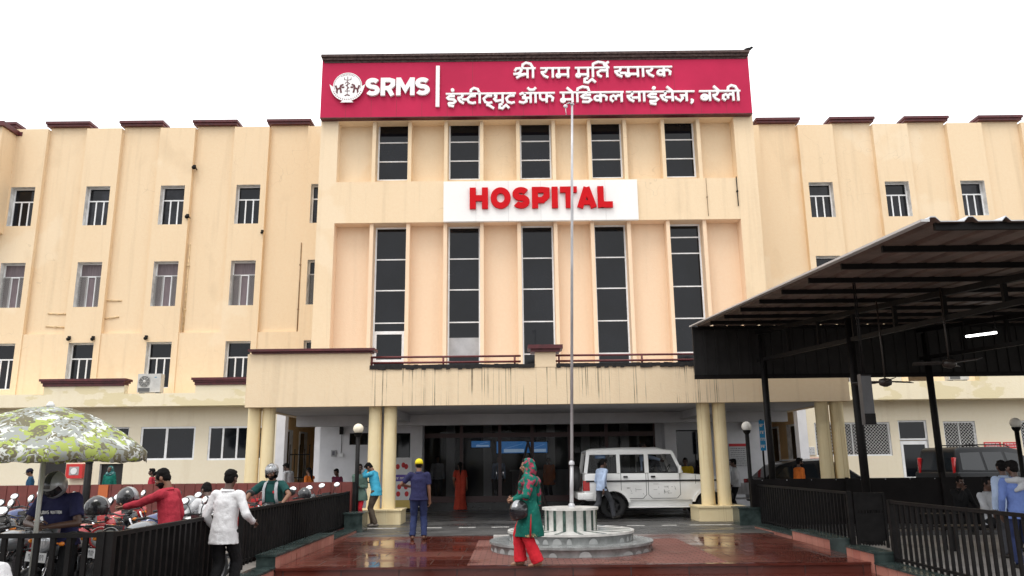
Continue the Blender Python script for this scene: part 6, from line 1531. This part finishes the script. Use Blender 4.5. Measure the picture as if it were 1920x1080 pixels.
# patterned dupatta and kurta of the woman in front
def printed(name, base, spots, thr=.56, scale=9, sc2=(.05,.03,.06)):
    m = cloth(name, base, var=.25); t, p, L = nodes(m)
    g = t.nodes.new('ShaderNodeTexCoord'); n = t.nodes.new('ShaderNodeTexNoise'); n.inputs['Scale'].default_value = scale; n.inputs['Detail'].default_value = 2; L(g.outputs['Object'], n.inputs['Vector'])
    r = ramp(t, [(thr,(0,0,0)),(thr+.03,(1,1,1))]); L(n.outputs['Fac'], r.inputs[0])
    n2 = t.nodes.new('ShaderNodeTexVoronoi'); n2.inputs['Scale'].default_value = scale*3; L(g.outputs['Object'], n2.inputs['Vector']); r2 = ramp(t, [(.18,(1,1,1)),(.26,(0,0,0))]); L(n2.outputs['Distance'], r2.inputs[0])
    base_sock = p.inputs['Base Color'].links[0].from_socket
    a = mixc(t, r.outputs[0], base_sock, spots); b2 = mixc(t, math_(t,'MULTIPLY',r.outputs[0],r2.outputs[0]), a.outputs[0], sc2); L(b2.outputs[0], p.inputs['Base Color']); return m
DUP = printed('dupatta_green_red', (.008,.135,.10), (.33,.05,.085), .535, 13); KUR = printed('kurta_green', (.008,.13,.098), (.02,.19,.14), .62, 14)
# -- woman in green, facing left, holding a helmet at her waist
wl = ground(994, 1062)
W, w_ = person('woman in green printed kurta and headscarf with red trousers before the marble plinth', wl, 96, 1.62, ra=(.06,.27,1.06), la=(-.10,.28,1.05), rp=(1,-.7,-.3), lp=(-1,-.7,-.3), rf=(.09,.14,.09), lf=(-.10,-.12,.09), hy=-8, hp=2, skin=SKINL,
   top=('kurta', KUR, -.46), bottom=('salwar', CL['salwar']), hair=None, shoe=None, vox=.010, fem=True, grip=.8, build=.97)
hd, HM, sp, S3 = w_['hd'], w_['HM'], w_['sp'], w_['S3']
g = MB(); g.ell(hd(0,-.028,.040), (.098,.108,.105), HM, seg=20, rings=14); g.ell(hd(0,-.07,-.05), (.10,.09,.13), HM); g.limb([hd(.078,-.01,.0), hd(.075,.0,-.10), sp(.12,.04,.46)], [.035,.05,.07]); g.limb([hd(-.078,-.01,.0), hd(-.075,.0,-.10), sp(-.12,.04,.46)], [.035,.05,.07])
g.limb([sp(-.17,.02,.42), sp(0,.105,.38), sp(.17,.02,.42)], [.08,.075,.08]); g.limb([sp(-.17,-.03,.42), sp(0,-.11,.40), sp(.17,-.03,.42)], [.085,.09,.085]); g.limb([sp(.02,.09,.38), sp(.10,.13,.22), sp(.15,.14,.10)], [.075,.06,.05]); g.limb([sp(.1,-.1,.38), sp(.13,-.16,.2), sp(.15,-.17,.02)], [.08,.07,.04])
g.limb([w_['shR'], w_['eR']], [.085,.070]); g.limb([w_['shL'], w_['eL']], [.085,.070]); g.limb([w_['eR'], w_['eR']+(w_['wR']-w_['eR'])*.55], [.07,.05])
fuse(g, 'headscarf', DUP, W, .010, 3, .035)
g = MB(); g.ell(hd(0,.03,.085), (.062,.055,.03), HM); fuse(g, 'hair', HAIRM, W, .009, 2, .01, WRK2)
P = w_['P']; g = MB(); sg = 28
g.loft([[P+V((q*.222*math.cos(2*math.pi*k/sg), q*.19*math.sin(2*math.pi*k/sg), z)) for k in range(sg)] for q, z in ((1.10,-.405),(1.115,-.43),(1.12,-.455))], cap=False); g.build('hem_trim', printed('hem_gold', (.02,.10,.075), (.42,.30,.14), .5, 40), W)
g = MB(); g.tube([P+V((-.222,.0,-.10)), P+V((-.243,.01,-.22)), P+V((-.252,.02,-.45))], [.008,.028,.042], flat=.35, seg=8); g.build('side_slit', CL['salwar'], W)
for a_ in (w_['aR'], w_['aL']):
    g = MB(); g.tube([a_+V((0,-.08,-.078)), a_+V((0,.05,-.078)), a_+V((0,.165,-.078))], [.034,.042,.036], flat=.22, seg=10); s_ = g; s_.tube([a_+V((-.045,.07,-.07)), a_+V((0,.085,-.012)), a_+V((.045,.07,-.07))], .010, seg=6); s_.build('sandal', SANDAL, W)
hp = W.matrix_world if False else Matrix.Translation(wl) @ Matrix.Rotation(R(96),4,'Z') @ Matrix.Scale(1.62/1.70,4)
hpos = hp @ V((-.17,.19,.89)); hq_ = helmet('grey and black helmet hanging from the hands of the woman in green', hpos, R(150), HELB, HELS, R(-18)); hq_.scale = (1.15,)*3
# -- man with yellow cap, from behind
person('man in navy polo shirt, blue jeans and yellow cap standing with his back turned', ground(782,1012), 4, 1.66, pel=(.02,0,.93), ra=(.26,.03,.82), la=(-.20,.24,1.12), lp=(-1,-.6,-.2), rf=(.15,.02,.09), lf=(-.10,0,.09), hy=6, hp=6, skin=SKIN, top=('polo', CL['navy'], -.10), bottom=('trousers', CL['denim']), cap=cloth('cap_yellow', (.72,.58,.03), .05), shoe=SANDAL, vox=.011, build=1.06)
# -- man in turquoise shirt leaning at the left pillars, hand to his face
person('man in turquoise shirt and brown trousers by the left pillars, hand to his face', stand(702,21.25), 78, 1.68, lean=14, hp=32, hy=0, ra=(.10,.16,1.12), la=(-.04,.20,1.47), lp=(-.4,.5,-1), rp=(.8,-.5,-.5), rf=(.09,.05,.09), lf=(-.09,-.10,.09), top=('shirt', CL['cyan'], -.13), bottom=('trousers', CL['khaki']), shoe=SHOEB, vox=.011, pel=(0,-.06,.92))
# -- walking man by the jeep
person('man in pale blue shirt and grey trousers walking past the white jeep', ground(1130,976), -62, 1.68, pel=(0,0,.91), lean=5, ra=(.27,-.12,.84), la=(-.25,.16,.86), rf=(.08,.34,.12), lf=(-.08,-.38,.18), toes=(12,-40), hp=10, skin=SKIND, top=('shirt', CL['lightblue'], -.10), bottom=('trousers', CL['slate']), shoe=SOLE, vox=.011)
# -- woman in sari at the doors
person('woman in red sari with yellow border standing at the entrance doors', stand(863,28.1), 10, 1.62, hair='long', top=('tee', CL['sari'], -.02), bottom=('sari', CL['sari']), skin=SKIN, vox=.014, fem=True, la=(-.2,.1,.9), noface=True)
# -- people at the end of the railing and left of the porch
person('woman in green top and red trousers standing behind the end of the long railing', stand(674,21.2), 165, 1.58, hair='short', top=('kurta', CL['greengrey'], -.22), bottom=('trousers', CL['salwar']), skin=SKIND, vox=.013, fem=True, ra=(.06,.2,1.1), la=(-.08,.2,1.08), shoe=SANDAL, hy=15)
person('man in white shirt with lowered head walking beside the left outer pillars', stand(541,25.3), 70, 1.66, hp=28, lean=4, top=('shirt', CL['palegrey'], -.12), bottom=('trousers', CL['slate']), skin=SKIND, vox=.013, shoe=SOLE)
person('woman in orange kurta holding a hand to her mouth behind the red fence', stand(580,24.6), 60, 1.50, hair='long', top=('kurta', CL['orange'], -.3), bottom=('trousers', CL['salwar']), vox=.013, fem=True, ra=(.08,.15,1.46), rp=(.6,.3,-1), la=(-.2,.12,.95), hp=12, shoe=SANDAL)
person('woman in maroon shawl looking down behind the red fence', stand(632,24.8), 155, 1.46, hair='short', top=('kurta', CL['maroon'], -.3), bottom=('trousers', CL['slate']), skin=SKIND, vox=.013, fem=True, ra=(.08,.18,1.1), la=(-.08,.18,1.1), hp=20, shoe=SANDAL)
person('boy in blue shirt and dark cap beside the umbrella pole behind the red fence', stand(57,25.2), 120, 1.56, hair='short', cap=cloth('cap_navy', (.012,.013,.03)), top=('shirt', CL['deepblue'], -.12), bottom=('trousers', CL['slate']), vox=.013, hp=15, shoe=SOLE)
person('woman in teal patterned headscarf in the dark doorway on the left', stand(205,27.5), 175, 1.60, hair=None, top=('kurta', KUR, -.3), bottom=('trousers', CL['slate']), vox=.013, fem=True, skin=SKIND, noface=True, shoe=SANDAL)
tl = [x for x in bpy.data.objects if x.type == 'EMPTY' and x.get('label','').startswith('woman in teal')][0]
g = MB(); g.ell((0,-.03,1.60), (.11,.12,.14)); g.ell((0,-.03,1.44), (.19,.14,.12)); fuse(g, 'headscarf', printed('scarf_teal', (.03,.13,.13), (.3,.4,.4), .6, 20), tl, .013, 3, .03)
person('child in red shirt looking sideways behind the red fence', stand(285,24.5), 100, 1.52, hair='short', top=('tee', CL['red'], -.1), bottom=('trousers', CL['slate']), skin=SKIND, vox=.013, shoe=SANDAL)
person('man in striped white shirt and dark trousers standing beside the right pillars', stand(1379,24.2), 75, 1.62, top=('shirt', CL['palegrey'], -.08), bottom=('trousers', CL['black']), skin=SKIND, vox=.013, ra=(.2,.14,.92), la=(-.2,.12,.9), hp=8, shoe=SOLE, build=1.08)
person('person in yellow top standing beyond the bonnet of the white jeep', stand(1287,27.0,.0), 160, 1.68, pel=(0,0,.93), top=('kurta', CL['yellow'], -.2), bottom=('trousers', CL['slate']), skin=SKIND, vox=.014, ra=(.08,.2,1.1), la=(-.08,.2,1.1), hp=10, hair='short', shoe=SANDAL)
person('young man in orange shirt walking past the black hatchback', stand(1500,22.8), -80, 1.62, top=('shirt', CL['orange'], -.1), bottom=('trousers', CL['slate']), skin=SKIND, vox=.012, hp=8, rf=(.09,.2,.1), lf=(-.09,-.2,.12), beard=1, shoe=SOLE)
person('dark clothed man sitting with a hand at his mouth under the shed', stand(1797,18.6,-.09), 190, 1.66, pel=(0,0,.50), rf=(.14,.38,.09), lf=(-.14,.38,.09), ra=(.08,.2,.98), rp=(.6,.2,-1), la=(-.15,.34,.55), top=('shirt', CL['black'], -.08), bottom=('trousers', CL['black']), skin=SKIND, vox=.013, hp=8, shoe=SOLE)
person('man in grey shirt and dark scarf sitting under the shed', stand(1848,15.2,-.09), 200, 1.70, pel=(0,0,.53), rf=(.14,.38,.09), lf=(-.14,.38,.09), ra=(.15,.34,.6), la=(-.15,.34,.6), top=('shirt', CL['palegrey'], -.08), bottom=('trousers', CL['black']), skin=SKIND, vox=.012, hp=10, shoe=SOLE)
for px, Y, lab in ((1797,18.55,'long dark bench under the shed carrying the dark clothed man'),(1848,15.15,'dark bench under the shed carrying the man in grey shirt')):
    q = stand(px, Y, -.09); o = thing('bench', lab, 'bench', tuple(q)); c = MB(); c.box(-.9,.9,-.16,.26,.40,.44); c.build('seat', BLACKM, o)
    for x in (-.8,.8): c = MB(); c.box(x-.03,x+.03,-.13,.22,.36,.40); c.box(x-.03,x+.03,-.13,-.07,0,.36); c.box(x-.03,x+.03,.16,.22,0,.36); c.build('leg', BLACKM, o)
HS_, hs = person('man in blue shirt with a grey scarf round his neck standing at the right railing', stand(1903,12.6,-.09), -12, 1.60, ra=(.24,.1,.88), la=(-.25,.05,.84), top=('shirt', CL['blueshirt'], -.15), bottom=('trousers', CL['denim']), skin=SKIND, vox=.010, hy=20, hp=4, shoe=SOLE)
g = MB(); sp = hs['sp']; g.limb([sp(-.14,-.04,.45), sp(0,-.10,.46), sp(.14,-.04,.45)], [.045,.06,.05]); g.limb([sp(.10,-.07,.46), sp(.02,-.13,.34), sp(-.05,-.14,.30)], [.05,.05,.03]); fuse(g, 'scarf', CL['palegrey'], HS_, .011, 3, .03)
person('man in pale blue shirt half hidden behind the man with the grey scarf', stand(1882,13.9,-.09), 8, 1.60, top=('shirt', CL['lightblue'], -.12), bottom=('trousers', CL['slate']), skin=SKIND, vox=.012, hy=-20, shoe=SOLE, noface=True)
# -- left foreground
seatY = 9.35; q = stand(126, 9.35, ZLOT)
rd, rdv = person('man in navy T-shirt and grey helmet looking down at his hands astride a motorcycle', q, 178, 1.72, pel=(0,0,.90), lean=14, hp=42, ra=(.10,.34,1.05), la=(-.08,.35,1.04), rp=(1,-.4,-.6), lp=(-1,-.4,-.6), rf=(.30,.10,.09), lf=(-.30,.10,.09), kp=(0,1,.1), top=('tee', CL['navy'], -.08), bottom=('trousers', CL['black']), hair=None, helm=(HELS, HELB), skin=SKIND, vox=.010, build=1.08, shoe=SOLE, grip=.9)
# printed chest lettering on the T-shirt: two rows of small pale letters
m = MB(); sp, S3 = rdv['sp'], rdv['S3']
def chest(u, v, d): return sp(-u, .150+d, v)
for k, ch in enumerate('LOUIS VUITTON'):
    if ch == ' ': continue
    x0 = -.118+.0182*k; h_ = .030; z0 = .315
    segs = {'L':[((0,1),(0,0)),((0,0),(.7,0))],'O':[((0,0),(0,1)),((0,1),(.7,1)),((.7,1),(.7,0)),((.7,0),(0,0))],'U':[((0,1),(0,0)),((0,0),(.7,0)),((.7,0),(.7,1))],'I':[((.35,0),(.35,1))],'S':[((.7,1),(0,1)),((0,1),(0,.5)),((0,.5),(.7,.5)),((.7,.5),(.7,0)),((.7,0),(0,0))],'V':[((0,1),(.35,0)),((.35,0),(.7,1))],'T':[((.35,0),(.35,1)),((0,1),(.7,1))],'N':[((0,0),(0,1)),((0,1),(.7,0)),((.7,0),(.7,1))]}[ch]
    for (a0,b0),(a1,b1) in segs: m.bar(chest(x0+a0*h_*.62, z0+b0*h_, .006), chest(x0+a1*h_*.62, z0+b1*h_, .006), .0055, .006, up=S3@V((0,1,0)))
m.build('lettering', WHN, rd)
rs = person('bearded man in crimson shirt reaching an arm out over the motorcycles', stand(318,10.55,ZLOT), 84, 1.68, lean=8, hp=20, hy=6, la=(-.12,.62,1.17), lp=(-.3,-.3,-1), ra=(.28,.06,.84), rf=(.1,.06,.09), lf=(-.1,-.06,.09), top=('shirt', CL['red'], -.13), bottom=('trousers', CL['denim']), skin=SKIN, beard=1, moust=True, vox=.010, grip=.35, shoe=SOLE, pel=(0,-.05,.92))
ws, wsv = person('man in untucked white shirt and black trousers seen from behind between the railings', stand(427,10.75,ZL), -14, 1.66, ra=(.30,.22,1.0), rp=(.45,-1,-.2), la=(-.26,.16,.92), lp=(-.4,-1,-.2), hy=6, hp=4, rf=(.11,.1,.09), lf=(-.11,-.08,.09), top=('shirt', CL['white'], -.19), bottom=('trousers', CL['black']), skin=SKIND, vox=.010, build=1.04, shoe=SOLE, lean=4)
person('man in pale shirt sitting on a motorcycle behind the white shirted man', stand(400,12.8,ZLOT), 40, 1.60, pel=(0,0,.80), lean=22, hp=10, ra=(.18,.42,1.02), la=(-.22,.42,1.02), rf=(.28,.1,.1), lf=(-.28,.1,.1), top=('shirt', CL['white'], -.08), bottom=('trousers', CL['lightblue']), skin=SKIND, vox=.011, shoe=SOLE, noface=True)
gp, gpv = person('rider in dark green polo shirt with rucksack straps and silver helmet behind the long railing', stand(515,15.0,ZLOT), 172, 1.72, pel=(0,0,.90), lean=10, hp=4, hy=6, ra=(.36,.42,1.02), la=(-.36,.42,1.02), rp=(1,-.2,-.3), lp=(-1,-.2,-.3), rf=(.3,.1,.09), lf=(-.3,.1,.09), top=('polo', CL['teal'], -.08), bottom=('trousers', CL['slate']), hair=None, skin=SKIN, beard=1, moust=True, vox=.010, build=1.1, shoe=SOLE, grip=1.0)
g = MB(); hd, HM, sp, S3 = gpv['hd'], gpv['HM'], gpv['sp'], gpv['S3']
g.ell(hd(0,-.012,.062), (.118,.140,.105), HM, seg=24, rings=14); q = fuse(g, 'helmet_shell', HELS, gp, .009, 3, cuts=[(hd(0,0,.035), HM@V((0,.0,-1)))])
g = MB(); g.limb([hd(0,-.05,.0), hd(0,-.055,-.05)], [.108,.095]); 
for s in (-1,1): g.limb([hd(s*.095,.0,.03), hd(s*.085,.03,-.06)], [.03,.03]); g.tube([hd(s*.085,.03,-.06), hd(0,.05,-.13)], .008)
fuse(g, 'helmet_liner', HELB, gp, .009, 2, cuts=[(hd(0,.045,0), HM@V((0,1,.0)))])
g = MB()
for k in range(-2,3): g.tube([hd(.11*math.sin(k*.5), .128*math.cos(k*.42), .05), hd(.07*math.sin(k*.5), .085*math.cos(k*.5)+.0, .145), hd(.02*k*.5, -.04, .170)], [.007,.010,.005], flat=.5)
g.build('helmet_vents', HELB, gp)
for s in (-1,1): g = MB(); g.tube([sp(s*.085,-.06,.50), sp(s*.105,.06,.475), sp(s*.115,.125,.38), sp(s*.12,.135,.22), sp(s*.14,.10,.08)], .030, flat=.35); g.build('rucksack_strap', CL['palegrey'], gp)
g = MB(); g.ell(sp(0,-.22,.26), (.15,.10,.22), S3); fuse(g, 'rucksack', CL['slate'], gp, .012, 3)
g = MB(); g.box(-.012,.012,-.004,.004,-.02,.02); q = g.build('emblem', CL['salwar'], gp); q.location = sp(-.075,.137,.33)
# -- edge of a person in white at the lower left corner, back bent
person('person in white shirt bending at the lower left corner of the picture', stand(-6,7.0,ZL+.0), 95, 1.62, pel=(0,-.1,.84), lean=78, hp=10, ra=(.2,.5,.4), la=(-.2,.5,.4), rf=(.1,.0,.09), lf=(-.1,-.05,.09), top=('shirt', CL['white'], -.1), bottom=('trousers', CL['slate']), skin=SKIND, vox=.012, shoe=SOLE, noface=True)
# -- driver in the jeep
jl = J.location
person('jeep driver in light blue shirt with an arm raised to the wheel', (jl.x-.35+.02, jl.y-.40, .98), -90, 1.60, pel=(0,0,.42), lean=-6, rf=(.10,.48,.25), lf=(-.10,.48,.25), ra=(.12,.50,.66), la=(-.1,.46,.66), rp=(1,-.2,-.4), top=('shirt', CL['lightblue'], -.06), bottom=('trousers', CL['slate']), skin=SKIND, vox=.013, noface=True)

# -- people inside the lobby behind the door glass
person('person in white shirt inside the lobby behind the left door glass', stand(820,30.2,.2), 200, 1.66, top=('shirt', CL['palegrey'], -.1), bottom=('trousers', CL['slate']), skin=SKIN, vox=.015, noface=True, shoe=SOLE)
person('person in pale blue shirt inside the lobby below the wide blue screen', stand(935,30.0,.2), 170, 1.64, top=('shirt', CL['lightblue'], -.1), bottom=('trousers', CL['slate']), skin=SKIN, vox=.015, noface=True, shoe=SOLE)
person('person in orange kurta inside the lobby left of the flagpole', stand(1030,30.1,.2), 150, 1.56, top=('kurta', CL['orange'], -.3), bottom=('trousers', CL['slate']), skin=SKIN, vox=.015, noface=True, shoe=SOLE)
